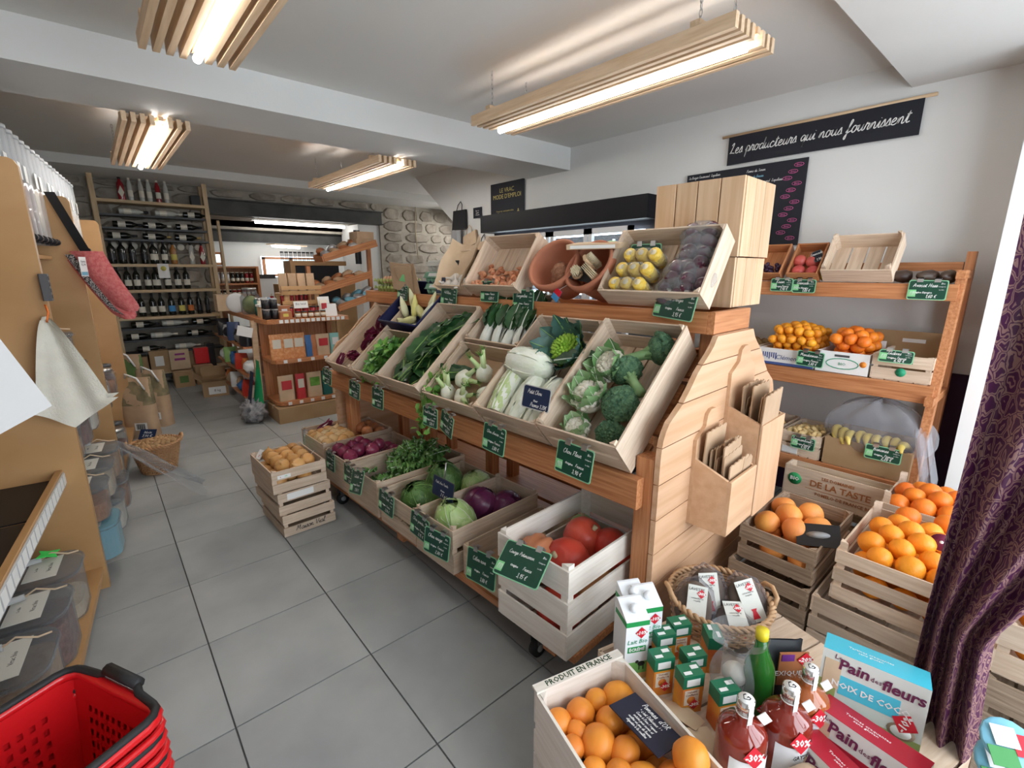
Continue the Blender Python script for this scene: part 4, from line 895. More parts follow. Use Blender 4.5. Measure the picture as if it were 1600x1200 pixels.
for k in range(2):
    t = thing('egg_tray', 'yellow green moulded egg tray, %s of the two at the shelf end' % ('lower', 'upper')[k], 'egg tray', CM @ T(1.90, 3.22, 1.345 + k * .05)); b = MB()
    for i in range(5):
        for j in range(5): b.lathe([(.012, .0), (.021, .03), (.0215, .031), (.012, .003)], 8, T(-.094 + i * .047, -.094 + j * .047, 0))
    for i in range(6):
        for j in range(6): b.lathe([(.014, .024), (.005, .046), (.004, .046)], 6, T(-.1175 + i * .047, -.1175 + j * .047, 0))
    ob('tray_body', b.mesh('tray_body', 'eggtray'), t)
EG = MB().lathe([(.0005, -.027), (.012, -.024), (.02, -.012), (.0215, 0), (.018, .016), (.010, .027), (.0005, .031)], 14).mesh('egg', 'egg')
for i in range(5):
    for j in range(5):
        if (i, j) not in ((0, 4), (0, 3), (1, 4)): solo('egg', EG, 'brown egg standing in the upper egg tray', 'egg', CM @ T(1.90 - .094 + i * .047, 3.22 - .094 + j * .047, 1.345 + .05 + .032), 'eggs in the upper tray')
for k in range(7): solo('paper_bag', MB().box(-.07, -.0014, 0, .07, .0014, .20).mesh('paper_bag', 'kraft'), 'flat brown paper bag in the bundle leaning on the egg boxes', 'paper bag', CM @ T(1.80 + .004 * k, 2.84 + .011 * k, 1.345) @ RZ(-88 + 4 * k) @ RY(0) @ RX(12 + k * 3), 'bundle of paper bags by the eggs')
t = thing('paper_bag', 'large brown paper bag with a green leaf print, leaning before the egg tray', 'paper bag', CM @ T(1.775, 2.93, 1.36) @ RZ(-80) @ RX(14)); ob('sheet', MB().box(-.10, -.004, 0, .10, 0, .19).mesh('sheet', 'kraft'), t, RY(8)); ob('leaf_print', MB().box(-.03, -.0055, .07, .03, -.004, .12).mesh('leaf_print', 'tag_logo'), t, RY(8))
# dry herbs and chalk board behind
def sprigs(name, label, cat, M, n, L_, m, r=.0013, lf=None):
    t = thing(name, label, cat, M); b = MB(); r_ = random.Random(n)
    for i in range(n):
        a = r_.uniform(0, 6.28); k = r_.uniform(.1, .5); e = Vector((k * L_ * math.cos(a), k * L_ * math.sin(a), L_ * r_.uniform(.7, 1)))
        b.tube([(0, 0, 0), e * .5 + Vector((0, 0, L_ * .08)), e], r, 3)
        for q in range(4): b.ball(.007, .007, .006, 5, 4, T(*(e * (.55 + q * .14) + Vector((r_.uniform(-.01, .01), r_.uniform(-.01, .01), 0)))), 1)
    ob('twigs', b.mesh('twigs', [m, lf or m]), t); return t
mat('drygrey', (.42, .40, .35), .9); mat('garlicw', (.7, .68, .62), .7)
sprigs('dried_flowers', 'grey white dried flower bunch behind the egg boxes', 'dried flowers', CM @ T(2.03, 2.75, 1.35), 46, .24, 'drygrey', lf='garlicw')
t = thing('potted_plant', 'small bright green leafy plant behind the grey egg box', 'plant', CM @ T(2.05, 2.52, 1.35))
for i in range(60): ob('leaf', PL[0], t, T(rnd.gauss(0, .04), rnd.gauss(0, .05), rnd.uniform(.06, .24)) @ rrot() @ SC(1.5))
ob('pot', MB().cyl(.045, 0, .08, 16, r2=.055).mesh('pot', 'terracotta'), t)
t = thing('chalk_sign', 'black chalk sign standing behind the garlic crate', 'sign', face(1.86, 2.50, 1.46, tilt=-10)); ob('board', MB().box(-.07, -.10, 0, .07, .10, .004).mesh('board', 'blackboard'), t); hand('Dragées', .014, 'eggbox_green', t, T(0, .05, .0047), pen=.22); txt('de nos\nproducteurs', .018, 'paper', t, T(0, -.01, .0045), shear=.3)
solo('paper_board', MB().box(-.10, -.17, 0, .10, .17, .003).mesh('paper_board', 'kraft_pale'), 'tall pale cardboard sheet standing behind the garlic crate', 'cardboard', face(1.97, 2.33, 1.53, tilt=-25, roll=10))
solo('paper_board', MB().box(-.08, -.14, 0, .08, .14, .003).mesh('paper_board', 'kraft_pale'), 'smaller pale cardboard sheet between the plant and the tall one', 'cardboard', face(2.03, 2.47, 1.50, tilt=-20, roll=12))
t = thing('chalk_sign', 'small dark sign with a pale frame on the shelf edge by the garlic', 'sign', face(1.79, 2.51, 1.405, tilt=-10)); ob('frame', MB().box(-.05, -.055, 0, .05, .055, .003).mesh('frame', 'kraft_pale'), t); ob('board', MB().box(-.045, -.05, .003, .045, .05, .005).mesh('board', 'navy'), t); txt('Oeufs\nfrais 6\n2,50 €', .022, 'paper', t, T(0, 0, .0055), shear=.2)

# ================================================================ LOWER DECK CONTENTS
def pumpkin(label, M, r=.085, m='pump', ribs=0, flat=.95, cat='pumpkin'):
    t = thing('pumpkin', label, cat, M)
    ob('flesh', MB().ball(r, r, r * flat, 30, 18, nz=.04, seed=int(r * 1000), ribs=ribs, rib=.16 if ribs else 0, dim=.12).mesh('flesh', m), t)
    ob('stem', MB().tube([(0, 0, r * .72), (0, 0, r * .9), (.006, .004, r * 1.08)], [.014, .009, .011], 7).mesh('stem', 'stemtan'), t); return t
pumpkin('bright red onion squash at the front centre of the white crate', P('pump', .17, .15, .24) @ RY(-50), .092)
pumpkin('red onion squash behind, second from the rear', P('pump', .34, .20, .25) @ RX(40), .085)
pumpkin('dark red onion squash by the right side of the white crate', P('pump', .38, .09, .235) @ RY(60) @ RX(20), .082)
pumpkin('brownish ribbed pumpkin under the price sign in the white crate', P('pump', .12, .25, .23) @ RY(-70), .098, 'pump_b', 10, .8)
pumpkin('red squash seen through the lower slats at the front', P('pump', .10, .12, .095), .088)
pumpkin('orange red squash at the bottom of the white crate, middle', P('pump', .28, .24, .09), .085); pumpkin('red squash at the bottom rear of the white crate', P('pump', .44, .10, .09), .08); pumpkin('pale green squash at the rear left of the white crate', P('pump', .42, .27, .24), .055, 'cabbage_g')
bn = MB().lathe([(.001, -.09), (.05, -.085), (.066, -.05), (.06, -.01), (.038, .03), (.034, .10), (.036, .13), (.02, .145), (.001, .146)], 20).mesh('butternut', 'butternut')
solo('butternut_squash', bn, 'tan butternut squash along the right side of the white crate', 'squash', P('pump', .25, .085, .12) @ RY(80)); 
for i, (x, y) in enumerate(((.36, .17), (.42, .07))): solo('celeriac', MB().ball(.062, .058, .055, 22, 16, nz=.16, ns=3, seed=i + 4).mesh('celeriac', 'celeriac'), ['knobbly celeriac in the middle of its crate', 'second celeriac in the rear corner of its crate'][i], 'celeriac', P('celer', x, y, .06))
solo('paper_liner', MB().grid(lambda a, b_: (.015 + a * .47, .012 + b_ * .24, .006 + .05 * abs(2 * b_ - 1) ** 8), 6, 10).mesh('paper_liner', 'kraft'), 'brown paper lining the celeriac crate', 'paper', K['celer'][0])
def cabbage(label, M, r, m, v='vein', n=7, open_=0, flat=.9):
    t = thing('cabbage', label, 'cabbage', M)
    ob('heart', MB().ball(r * .96, r * .96, r * flat, 22, 14, nz=.03, seed=n).mesh('heart', m), t)
    for k in range(n):
        rr = r * (1 + .012 * (k + 1)); th0 = rnd.uniform(.1, .5)
        def fn(a, s, rr=rr, th0=th0):
            u = (a - .5) * 2.3; th = th0 + s * 2.0; q = 1 + (.04 + open_ * .22) * max(0, .35 - s) * 3 + .02 * math.sin(u * 9 + s * 5)
            u2 = u * (.55 + .45 * math.sin(math.pi * min(1, s * .8 + .15)))
            return (rr * q * math.sin(th) * math.cos(u2), rr * q * math.sin(th) * math.sin(u2), rr * q * math.cos(th) * flat)
        b = MB().grid(fn, 9, 10); b.tube([Vector(fn(.5, q / 6)) * 1.006 for q in range(7)], [r * (.012 + .03 * q / 6) for q in range(7)], 5, None, 1)
        for sd in (-1, 1):
            for q in range(3): b.tube([Vector(fn(.5, .75 - q * .2)) * 1.006, Vector(fn(.5 + sd * .2, .6 - q * .2)) * 1.008, Vector(fn(.5 + sd * .36, .42 - q * .19)) * 1.008], r * .011, 4, None, 1)
        ob('leaf', b.mesh('leaf', [m, v]), t, RZ(k * 360 / n * 1.9) @ RX(rnd.uniform(-8, 8)))
    return t
cabbage('pale green pointed cabbage with opened leaves at the front of its crate', P('cabb', .13, .15, .15) @ RY(-20), .095, 'cabbage_g', 'vein', 7, .9, 1.05)
cabbage('red cabbage behind the pale green one', P('cabb', .33, .20, .155) @ RY(30), .088, 'cabbage_r', 'radic', 5); cabbage('second red cabbage, at the rear right', P('cabb', .42, .10, .145) @ RX(40), .082, 'cabbage_r', 'radic', 5)
cabbage('dark savoy cabbage at the front of its crate', P('savoy', .14, .17, .13) @ RY(-30), .095, 'cabbage_d', 'veingreen', 8, .6); cabbage('dark savoy cabbage in the middle, loosest leaves', P('savoy', .34, .22, .15) @ RY(-10), .10, 'cabbage_d', 'veingreen', 8, 1); cabbage('light green smooth cabbage at the rear of the savoy crate', P('savoy', .45, .08, .15) @ RY(-20), .082, 'cabbage_g', 'vein', 6)
cabbage('third savoy cabbage, against the left side board', P('savoy', .22, .28, .10) @ RX(-30), .07, 'cabbage_d', 'veingreen', 7, .6)
# frisee
t = thing('frisee_lettuce', 'big spreading frisee lettuce with a pale heart', 'lettuce', P('lett', .36, .16, .17) @ RY(-18))
FL = [leaf('leaf', .21, .125, 'frisee', 'whitestem', droop=.35 - .15 * k, wave=.022, fold=.15, jag=.22, nu=8, nv=30, seed=k, nw=6, p=.6) for k in range(3)]
for i in range(58): ob('leaf', FL[i % 3], t, RZ(i * 137.5) @ RY(-5 - 75 * (i / 58) ** 1.1 + rnd.uniform(-6, 6)) @ RX(rnd.uniform(-25, 25)) @ SC(1.08 - .42 * (i / 58)))
for i in range(14): solo('salad_leaf', FL[i % 3], 'curly salad leaf lying at the front of the lettuce crate', 'lettuce', P('lett', rnd.uniform(.08, .2), rnd.uniform(.06, .3), rnd.uniform(.08, .15)) @ RZ(rnd.uniform(-60, 60)) @ SC(.7), 'loose curly leaves')
ON = [MB().lathe([(.001, -.5), (.14, -.49), (.40, -.30), (.50, -.02), (.42, .24), (.20, .42), (.07, .50), (.03, .60), (.038, .64), (.001, .65)], 18, SC(.09)).mesh('onion', m) for m in ('onion', 'onion_red', 'onion_brown', 'onion_pale')]
heap(ON[1], 'red_onion', 'shiny red onion in the crate with the scrawled name', 'onion', K['redon'][0], .02, .44, .015, .275, .04, .040, 34, 'red onions', 3, dome=.02)
heap([ON[3], ON[0]], 'yellow_onion', 'small pale yellow onion at the front of the far onion crate', 'onion', K['yelon'][0], .02, .28, .02, .32, .08, .030, 60, 'small pale onions', 3, dome=.01)
heap(ON[2], 'brown_onion', 'large red brown onion at the rear of the far onion crate', 'onion', K['yelon'][0], .28, .48, .02, .32, .08, .043, 20, 'large brown onions', 2, dome=.02)
heap(ON[0], 'yellow_onion', 'yellow onion in the top crate of the aisle stack', 'onion', K['st2'][0], .01, .29, .012, .39, .01, .040, 34, 'onions in the aisle stack', 2, dome=.015)
for k, (x, y, a) in enumerate(((.045, .36, 20), (.265, .14, -40))):
    t = thing('onion_net_label', ['small printed paper label among the onions at the left', 'small printed paper label at the right corner of the onions'][k], 'label', P('st2', x, y, .125) @ RZ(a) @ RY(-50)); ob('card', MB().box(-.03, -.022, 0, .03, .022, .001).mesh('card', 'paper'), t); txt('AB', .014, 'promo', t, T(-.01, 0, .0012)); txt('Oignon', .008, 'black', t, T(.005, -.012, .0012))

# ================================================================ PRICE SIGNS
# slanted deck (hung on the front edges)
FRONT = lambda v_, z=.83, u=1.285, **k: face(u, v_, z, **k)
sign('large green price sign on the cauliflower crate', face(1.262, .995, .835, tilt=-8, roll=-2), 'Chou Fleur', '3,90 €', w=.165, h=.12)
sign('green price sign on the Chinese cabbage crate', face(1.27, 1.435, .80, tilt=-6, roll=-3), 'Chou chinois', '3,80 €', w=.14, h=.12)
sign('green price sign at the left of the fennel crate', face(1.27, 1.91, .79, tilt=-4), 'Persil Bouquet', '1,80 €', w=.125, h=.10); sign('green price sign overlapping it at the right of the fennel crate', face(1.275, 1.78, .785, tilt=-6, yaw=-12, roll=-8), 'Fenouil', '4,20 €', w=.14, h=.105)
sign('green price sign on the crate of long dark leaves', face(1.26, 2.42, .79, tilt=-4), 'Epinards', '5,80 €', w=.13, h=.12); sign('green price sign on the small salad leaf crate', face(1.27, 2.73, .78, tilt=-4, roll=-4), 'Mâche', '12,50 €', w=.14, h=.105); sign('green price sign on the farthest slanted crate', face(1.27, 3.13, .80, tilt=-4, roll=-4), 'Radicchio', '6,90 €', w=.14, h=.10)
# upper shelf
sign('green price sign below the beetroot packs', face(1.755, .915, 1.365, tilt=-12, yaw=-14, roll=-3), 'Betteraves rouges', '3,95 €', w=.20, h=.105)
sign('green price sign standing up in the sweetcorn crate', face(1.925, 1.16, 1.555, tilt=-6), 'Maïs', '3,90 €', 'Grains cuits', w=.15, h=.115)
sign('green price sign left of the pots, hung below the shallot crate', face(1.768, 1.76, 1.345, tilt=-4), 'Gingembre', '14,50 €', w=.15, h=.115); sign('green price sign on the shallot crate', face(1.765, 2.02, 1.385, tilt=-4), 'Echalotes', '6,80 €', w=.15, h=.115); sign('green price sign under the garlic crate', face(1.765, 2.40, 1.34, tilt=-4, roll=-5), 'Ail blanc', '9,90 €', w=.16, h=.115); sign('green price sign under the leaning paper bag, by the eggs', face(1.765, 2.93, 1.35, tilt=-4, roll=-6), 'Oeufs', '0,42 €', w=.13, h=.10)
# lower deck
sign('large green price sign on the pumpkin crate', face(1.045, 1.04, .50, tilt=-50, roll=8), 'Courge Potimarron', '3,95 €', w=.20, h=.13)
sign('green price sign on the celeriac crate', face(1.10, 1.33, .31, tilt=-12, roll=6), 'Céleri rave', '3,80 €', w=.18, h=.135)
sign('green price sign at the right of the cabbage crate', face(1.06, 1.585, .325, tilt=-6, yaw=12, roll=-4), 'Chou rouge', '2,80 €', w=.15, h=.12); sign('green price sign at the left of the cabbage crate', face(1.075, 1.745, .335, tilt=-6, roll=-4), 'Chou pointu', '2,95 €', w=.15, h=.115)
sign('green price sign on the savoy cabbage crate', face(1.085, 2.07, .33, tilt=-6, roll=-3), 'Chou Vert', '2,90 €', w=.15, h=.115); sign('tilted green price sign on the lettuce crate, right one', face(1.06, 2.34, .365, tilt=-20, roll=10), 'Salade', '1,50 €', w=.13, h=.13); sign('green price sign at the left corner of the lettuce crate', face(1.09, 2.50, .345, tilt=-4), 'Frisée', '2,20 €', w=.13, h=.115)
sign('green price sign on the red onion crate', face(1.10, 2.78, .34, tilt=-4), 'Oignon rouge', '3,80 €', w=.12, h=.115); sign('green price sign on the far onion crate', face(1.08, 3.14, .38, tilt=-4, yaw=-18), 'Oignon jaune', '2,60 €', w=.13, h=.12)
# navy handwritten promo signs
sign('navy price sign on a stick between the Chinese cabbage and cauliflower crates', face(1.345, 1.262, 1.0, tilt=-12), 'Petit Chou', 'Promo 3,20€', 'Fleur', w=.15, h=.095, board='navy', clip=False, group='navy promotional signs', logo=False, edge='eggbox_grey')
t = sign('navy price sign on a stick among the cabbages', P('cabb', .13, .245, .29) @ face(0, 0, 0, tilt=-10, F=I4), 'Petit chou Pointu', '2 € pièce', 'Promo', w=.17, h=.10, board='navy', clip=False, group='navy promotional signs', logo=False, edge='darkgrey')
ob('stick', MB().cyl(.004, -.13, -.05, 6, RX(-90) @ SC(1, 1, -1)).mesh('stick', 'steel'), t)
# ================================================================ RIGHT WALL: signs, shelf, citrus
# text facing -X on the right wall: x -> -Y, y -> Z, z -> -X
WF = lambda y, z, x=XW: Matrix(((0, 0, -1, x), (-1, 0, 0, y), (0, 1, 0, z), (0, 0, 0, 1)))
t = thing('fabric_banner', 'long black fabric banner hung on a wooden rod, white cursive writing', 'banner', WF(1.198, 2.30, XW - .02))
ob('cloth', MB().grid(lambda a, b: ((a - .5) * 1.045, (b - .5) * .18 - .004 * (2 * a - 1) ** 2, .002 * math.sin(a * 9)), 30, 4).mesh('cloth', 'blackboard'), t)
ob('rod', MB().cyl(.009, -.57, .57, 10, T(0, .094, -.004) @ RY(90)).mesh('rod', 'brushwood'), t)
hand('Les producteurs qui nous fournissent', .033, 'paper', t, T(-.02, -.005, .006), width=.98, pen=.16)
t = thing('chalkboard', 'large black wall chalkboard listing producers in coloured chalk', 'chalkboard', WF(1.607, 1.92, XW - .012))
ob('board', MB().box(-.405, -.262, 0, .405, .262, .008).mesh('board', 'blackboard'), t)
mat('chalk_blue', (.25, .55, .70), .8); mat('chalk_pink', (.75, .15, .40), .8)
names = ['Le Berger Gourmand  Lapalisse', 'Jeunet Pralus  Mayenne', 'Vendôme Légumes bio', 'Ferme du Serein', 'Les Jardins Bourbon', 'Miel Chapelier', 'Bière de Sornin', 'Fromagerie Bellet', 'Terre de Bresse', 'Huilerie de Charlieu', 'Moulin de Tarare', 'Vin Coteaux Roannais', 'Safran de Changy']
for i in range(13):
    z = .235 - i * .037
    hand(names[i], .0085, 'chalk_blue' if i % 3 == 1 else 'paper', t, T(-.39, z, .0087), 'LEFT', pen=.2); hand(names[(i * 5 + 3) % 13], .0085, 'chalk_blue' if i % 2 else 'paper', t, T(.03, z - .01, .0087), 'LEFT', pen=.2)
    ob('chalk_mark', MB().tube([(.028 * math.cos(q), .011 * math.sin(q), 0) for q in [k * .63 for k in range(10)]], .0016, 3, closed=True).mesh('chalk_mark', 'chalk_pink'), t, T(.355 - (i % 3) * .03, z - .008, .009)); txt('(bio)', .016, 'chalk_pink', t, T(.355 - (i % 3) * .03, z - .008, .0088))
t = thing('hanging_sign', 'tall black wall sign headed Le Vrac Mode d Emploi in gold', 'sign', WF(4.087, 2.205, XW - .012)); mat('goldink', (.55, .45, .14), .5)
ob('board', MB().box(-.27, -.20, 0, .27, .20, .01).mesh('board', 'blackboard'), t); txt('LE VRAC\nMODE D\'EMPLOI', .062, 'goldink', t, T(0, .09, .0105)); txt('Pesez vos contenants vides\nRemplissez, puis pesez', .026, 'goldink', t, T(-.03, -.10, .0105)); ob('bottle_mark', MB().box(.17, -.16, .0102, .20, -.10, .011).box(.178, -.10, .0102, .192, -.08, .011).mesh('bottle_mark', 'goldink'), t)
t = thing('hanging_sign', 'small black wall sign beside the hanging black bag', 'sign', WF(4.615, 2.14, XW - .01)); ob('board', MB().box(-.078, -.058, 0, .078, .058, .006).mesh('board', 'blackboard'), t); txt('Sacs en\npapier\nà donner', .022, 'paper', t, T(0, 0, .0065))
def hang_bag(label, y, z, w_, h_, m, tilt=0):
    t = thing('hanging_bag', label, 'bag', WF(y, z, XW - .005) @ RZ(tilt)); d = .05
    ob('bag', MB().add([(-w_ / 2, -h_ / 2, 0), (w_ / 2, -h_ / 2, 0), (w_ / 2, h_ / 2, .005), (-w_ / 2, h_ / 2, .005), (-w_ / 2 * 1.05, -h_ / 2, d), (w_ / 2 * 1.05, -h_ / 2, d), (w_ / 2, h_ / 2, .03), (-w_ / 2, h_ / 2, .03)], [(0, 1, 5, 4), (4, 5, 6, 7), (0, 4, 7, 3), (1, 2, 6, 5), (0, 3, 2, 1)]).mesh('bag', m), t)
    for s in (-1,): ob('handle', MB().tube([(-w_ * .22, h_ / 2 - .01, .03), (-w_ * .17, h_ / 2 + .06, .015), (0, h_ / 2 + .10, .004), (w_ * .17, h_ / 2 + .06, .015), (w_ * .22, h_ / 2 - .01, .03)], .005, 5).mesh('handle', m), t)
hang_bag('black paper bag hanging high on the white wall', 4.95, 2.085, .25, .22, 'black'); hang_bag('brown crumpled bag hanging below the small black sign', 4.74, 1.85, .26, .15, 'kraft_pale', 15); hang_bag('small black bag hanging just above the plant on the counter', 4.50, 1.74, .18, .12, 'black')
solo('apron', MB().grid(lambda a, b: ((a - .5) * .22, (b - .5) * .46, .03 + .012 * math.sin(a * 14)), 10, 4).mesh('apron', 'grey'), 'grey cloth hanging on the wall behind the brown bag', 'cloth', WF(5.0, 1.74, XW - .02))
for (y_, z_) in ((.43, 1.92), (.6, 1.70), (1.02, 2.02)): pass
# ---------------------------------------------------------------- three tier shelf
st_ = thing('tiered_shelf', 'three tier reddish wooden shelf against the white wall', 'shelf')
for (xf, z, h) in ((3.10, 1.43, .075), (3.0, .945, .085), (2.9, .46, .085)):
    bar('shelf_edge', xf, .345, z - h, xf + .03, 1.78, z + .004, 'fir', st_, bev=.003)
    for k in range(3):
        wd = (XW - .04 - xf - .03) / 3; bar('shelf_board', xf + .031 + k * wd, .345, z - .035, xf + .031 + (k + 1) * wd - .005, 1.78, z - .015, 'fir', st_)
for y_ in (.33, 1.79):
    b = MB().prism([(2.86, .0), (2.94, .0), (3.20, 1.47), (3.13, 1.47)], .035, T(0, y_, 0) @ XZ); ob('side_post', b.mesh('side_post', 'fir'), st_)
    bar('side_post', 3.32, y_, 0, 3.38, y_ + .035, 1.59, 'fir', st_); bar('side_rail', 3.10, y_ + .001, 1.46, 3.40, y_ + .034, 1.50, 'fir', st_); bar('side_rail', 2.95, y_ + .001, .86, 3.40, y_ + .034, .90, 'fir', st_)
bar('back_rail', 3.33, .37, 1.495, 3.355, 1.78, 1.54, 'fir', st_)
def shelfframe(x, y, z, yaw=0): return T(x, y, z) @ RZ(yaw)
# local crate frame: x = depth to the wall, y = along the wall (towards the far end)
KS = {}
def scrate(key, label, x, y0, y1, z, L, H, wood='crate', rows=None, endrows=None, ry=0, **kw):
    KS[key] = T(x, y0, z) @ RY(-ry); K[key] = (KS[key], L, y1 - y0, H); KT[key] = crate(label, KS[key], L, y1 - y0, H, wood, rows, endrows, **kw)
scrate('s_top', 'empty wooden crate tilted up against the wall on the top shelf', 3.11, .60, .915, 1.437, .24, .10, ry=52, posth=.02)
def tray(key, label, y0, y1):
    KS[key] = T(3.115, y0, 1.437) @ RY(-52); K[key] = (KS[key], .22, y1 - y0, .07); w_ = y1 - y0
    t = thing('bamboo_tray', label, 'tray', KS[key], 'small brown wooden trays'); 
    for (a, b, c_, d) in ((0, 0, .22, .01), (0, w_ - .01, .22, w_), (0, .01, .01, w_ - .01), (.21, .01, .22, w_ - .01)): bar('side', a, b, 0, c_, d, .07, 'fir', t, bev=.002)
    bar('bottom', .01, .01, 0, .21, w_ - .01, .006, 'fir', t)
tray('tray1', 'small brown wooden tray of red pomegranates on the top shelf', .935, 1.10); tray('tray2', 'brown wooden tray of dark fruit, mostly hidden by the pine boxes', 1.13, 1.32)
AP = fruit('pomegranate', .036, 'apple', 14, 9)
for i, (x, y, z) in enumerate(((.04, .04, .035), (.045, .115, .035), (.11, .06, .035), (.12, .13, .033))): solo('pomegranate', AP, 'pinkish red fruit in the small brown tray', 'fruit', P('tray1', x, y, z), 'red fruit in the small tray')
t = sign('small black price card leaning in the red fruit tray', P('tray1', .13, .035, .062) @ RZ(-60), 'Grenade', '1,50 €', w=.05, h=.08, board='blackboard', clip=False, logo=False, sub='', edge='darkgrey', group='')
b = MB()
for i in range(24): b.ball(.013, .013, .013, 7, 5, T(.05 + rnd.uniform(-.03, .05), .05 + rnd.uniform(-.02, .08), .02 + rnd.uniform(0, .02)))
solo('grapes', b.mesh('grapes', 'grapes'), 'dark grapes in the hidden brown tray', 'fruit', K['tray2'][0])
MG = MB().ball(.055, .034, .030, 16, 10, nz=.08, seed=3).mesh('mango', 'mango'); AV = MB().lathe([(.001, -.05), (.028, -.04), (.034, -.015), (.026, .02), (.014, .045), (.001, .052)], 14).mesh('avocado', 'avocado')
for i, (y, r_) in enumerate(((.905, 80), (.82, 95))): solo('mango', MG, ['yellow green mango, left of the pair on the top shelf', 'yellow mango, right of the pair on the top shelf'][i], 'mango', T(3.145, y, 1.468) @ RZ(r_))
for i, (x, y) in enumerate(((3.14, .685), (3.15, .58), (3.14, .475), (3.16, .40))): solo('avocado', AV, ['dark avocado in the left part of the empty crate front', 'dark avocado at the right front of the empty crate', 'dark avocado on the bare end of the top shelf', 'last dark avocado, behind the price sign'][i], 'avocado', T(x, y, 1.47) @ RZ(90 + i * 25) @ RY(85))
SF = lambda x, y, z, tilt=-4, roll=0: T(x, y, z) @ face(0, 0, 0, tilt=tilt, roll=roll, F=I4)
sign('green price sign at the right end of the top wall shelf', SF(3.085, .455, 1.405), 'Avocat Hass', '1,60 €', 'Origine Espagne', w=.15, h=.095, edge='tag_edge'); sign('green price sign under the pomegranate tray', SF(3.085, 1.0, 1.41), 'Grenade', '1,80 €', 'Origine Espagne', w=.12, h=.075); sign('green price sign half hidden behind the pine boxes', SF(3.085, 1.12, 1.415), 'Raisin', '7,90 €', w=.12, h=.075)
# second shelf: citrus cartons
def carton(key, label, y0, y1, h, panel):
    KS[key] = T(3.02, y0, .952); w_ = y1 - y0; K[key] = (KS[key], .36, w_, h)
    t = thing('fruit_carton', label, 'carton', KS[key], 'printed white fruit cartons'); th = .006
    for (a, b_, c_, d) in ((0, 0, .36, th), (0, w_ - th, .36, w_), (0, th, th, w_ - th), (.354, th, .36, w_ - th)): ob('side', MB().box(a, b_, 0, c_, d, h).mesh('side', 'white'), t)
    ob('bottom', MB().box(.006, .006, 0, .354, w_ - .006, .005).mesh('bottom', 'white'), t)
    for y in (.0, w_ - .05): ob('corner_flap', MB().box(.30, y, h, .306, y + .05, h + .045).mesh('corner_flap', 'white'), t)
    return t
t = carton('mand', 'white and blue printed carton of mandarins on the middle shelf', .875, 1.175, .095, 0)
TF = lambda y, z: Matrix(((0, 0, -1, -.001), (-1, 0, 0, y), (0, 1, 0, z), (0, 0, 0, 1)))
mat('inkblue', (.06, .10, .28), .6); mat('inkgreen', (.02, .30, .15), .6)
txt('Clémentine', .036, 'inkblue', t, TF(.12, .045), shear=.2); ob('print_band', MB().box(-.001, .0, .0, 0, .295, .015).mesh('print_band', 'inkblue'), t)
for k in range(7): ob('print_leaf', MB().box(-.001, .20 + .012 * k, .03 + .006 * (k % 3), 0, .206 + .012 * k, .07).mesh('print_leaf', 'inkblue'), t)
t = carton('blood', 'white carton with a green oval mark, holding blood oranges', .62, .865, .115, 1)
ob('oval_mark', MB().tube([(-.001, .12 + .075 * math.cos(q * .35), .052 + .028 * math.sin(q * .35)) for q in range(18)], .0022, 4, closed=True).mesh('oval_mark', 'inkgreen'), t); txt('BIO', .022, 'inkgreen', t, TF(.12, .05)); ob('hand_hole', MB().box(-.0012, .09, .088, 0, .16, .10).mesh('hand_hole', 'darkgrey'), t); ob('print_fruit', MB().lathe([(.016, 0), (.016, .001)], 12, T(-.001, .025, .06) @ RY(-90)).mesh('print_fruit', 'gold'), t)
scrate('s_mid', 'wooden crate with a printed green tree mark on the middle shelf', 3.02, .365, .61, .952, .36, .13, rows=[(0, .06), (.07, .13)])
ob('tree_mark', MB().lathe([(.022, 0), (.022, .001)], 14, T(-.0015, .12, .045) @ RY(-90)).mesh('tree_mark', 'inkgreen'), KT['s_mid']); ob('hand_hole', MB().box(-.0015, .08, .092, 0, .16, .106).mesh('hand_hole', 'black'), KT['s_mid'])
scrate('s_mid2', 'low wooden crate of brown kiwis at the hidden end of the middle shelf', 3.03, 1.19, 1.55, .952, .34, .10)
MA = fruit('mandarin', .027, 'mandarin', 14, 9, .85); BL = fruit('blood_orange', .034, 'blood', 16, 10)
heap(MA, 'mandarin', 'small yellow orange mandarin in the blue printed carton', 'mandarin', K['mand'][0], .01, .34, .01, .29, .03, .026, 130, 'mandarins in the carton', 4, dome=.05)
heap(BL, 'blood_orange', 'reddish orange in the white carton with the green oval', 'orange', K['blood'][0], .01, .34, .01, .235, .03, .033, 60, 'oranges in the white carton', 3, dome=.05)
KI = MB().ball(.030, .026, .026, 12, 8).mesh('kiwi', 'kiwi')
heap(KI, 'kiwi', 'brown kiwi in the low crate at the hidden end', 'kiwi', K['s_mid2'][0], .01, .33, .01, .35, .01, .028, 60, 'kiwis', 2, dome=.02)
solo('kiwi', KI, 'brown kiwi lying on the white carton oranges', 'kiwi', P('blood', .05, .05, .175)); 
solo('leek_leaf', MB().grid(lambda a, b: (.02 * a, b * .18, .02 * math.sin(b * 5) + .004 * math.sin(a * 9)), 4, 8).mesh('leek_leaf', 'darkleaf'), 'dark green leafy scrap in the crate with the tree mark', 'leaf', P('s_mid', .04, .03, .09))
t = thing('cardboard_box', 'open brown cardboard box behind the crate with the tree mark', 'cardboard box', T(3.22, .36, .952)); bar('back', .15, 0, 0, .155, .34, .22, 'cardboard', t); bar('side', 0, 0, 0, .15, .005, .22, 'cardboard', t); bar('side', 0, .335, 0, .15, .34, .22, 'cardboard', t); ob('hand_hole', MB().box(.148, .10, .16, .15, .20, .18).mesh('hand_hole', 'paper'), t)
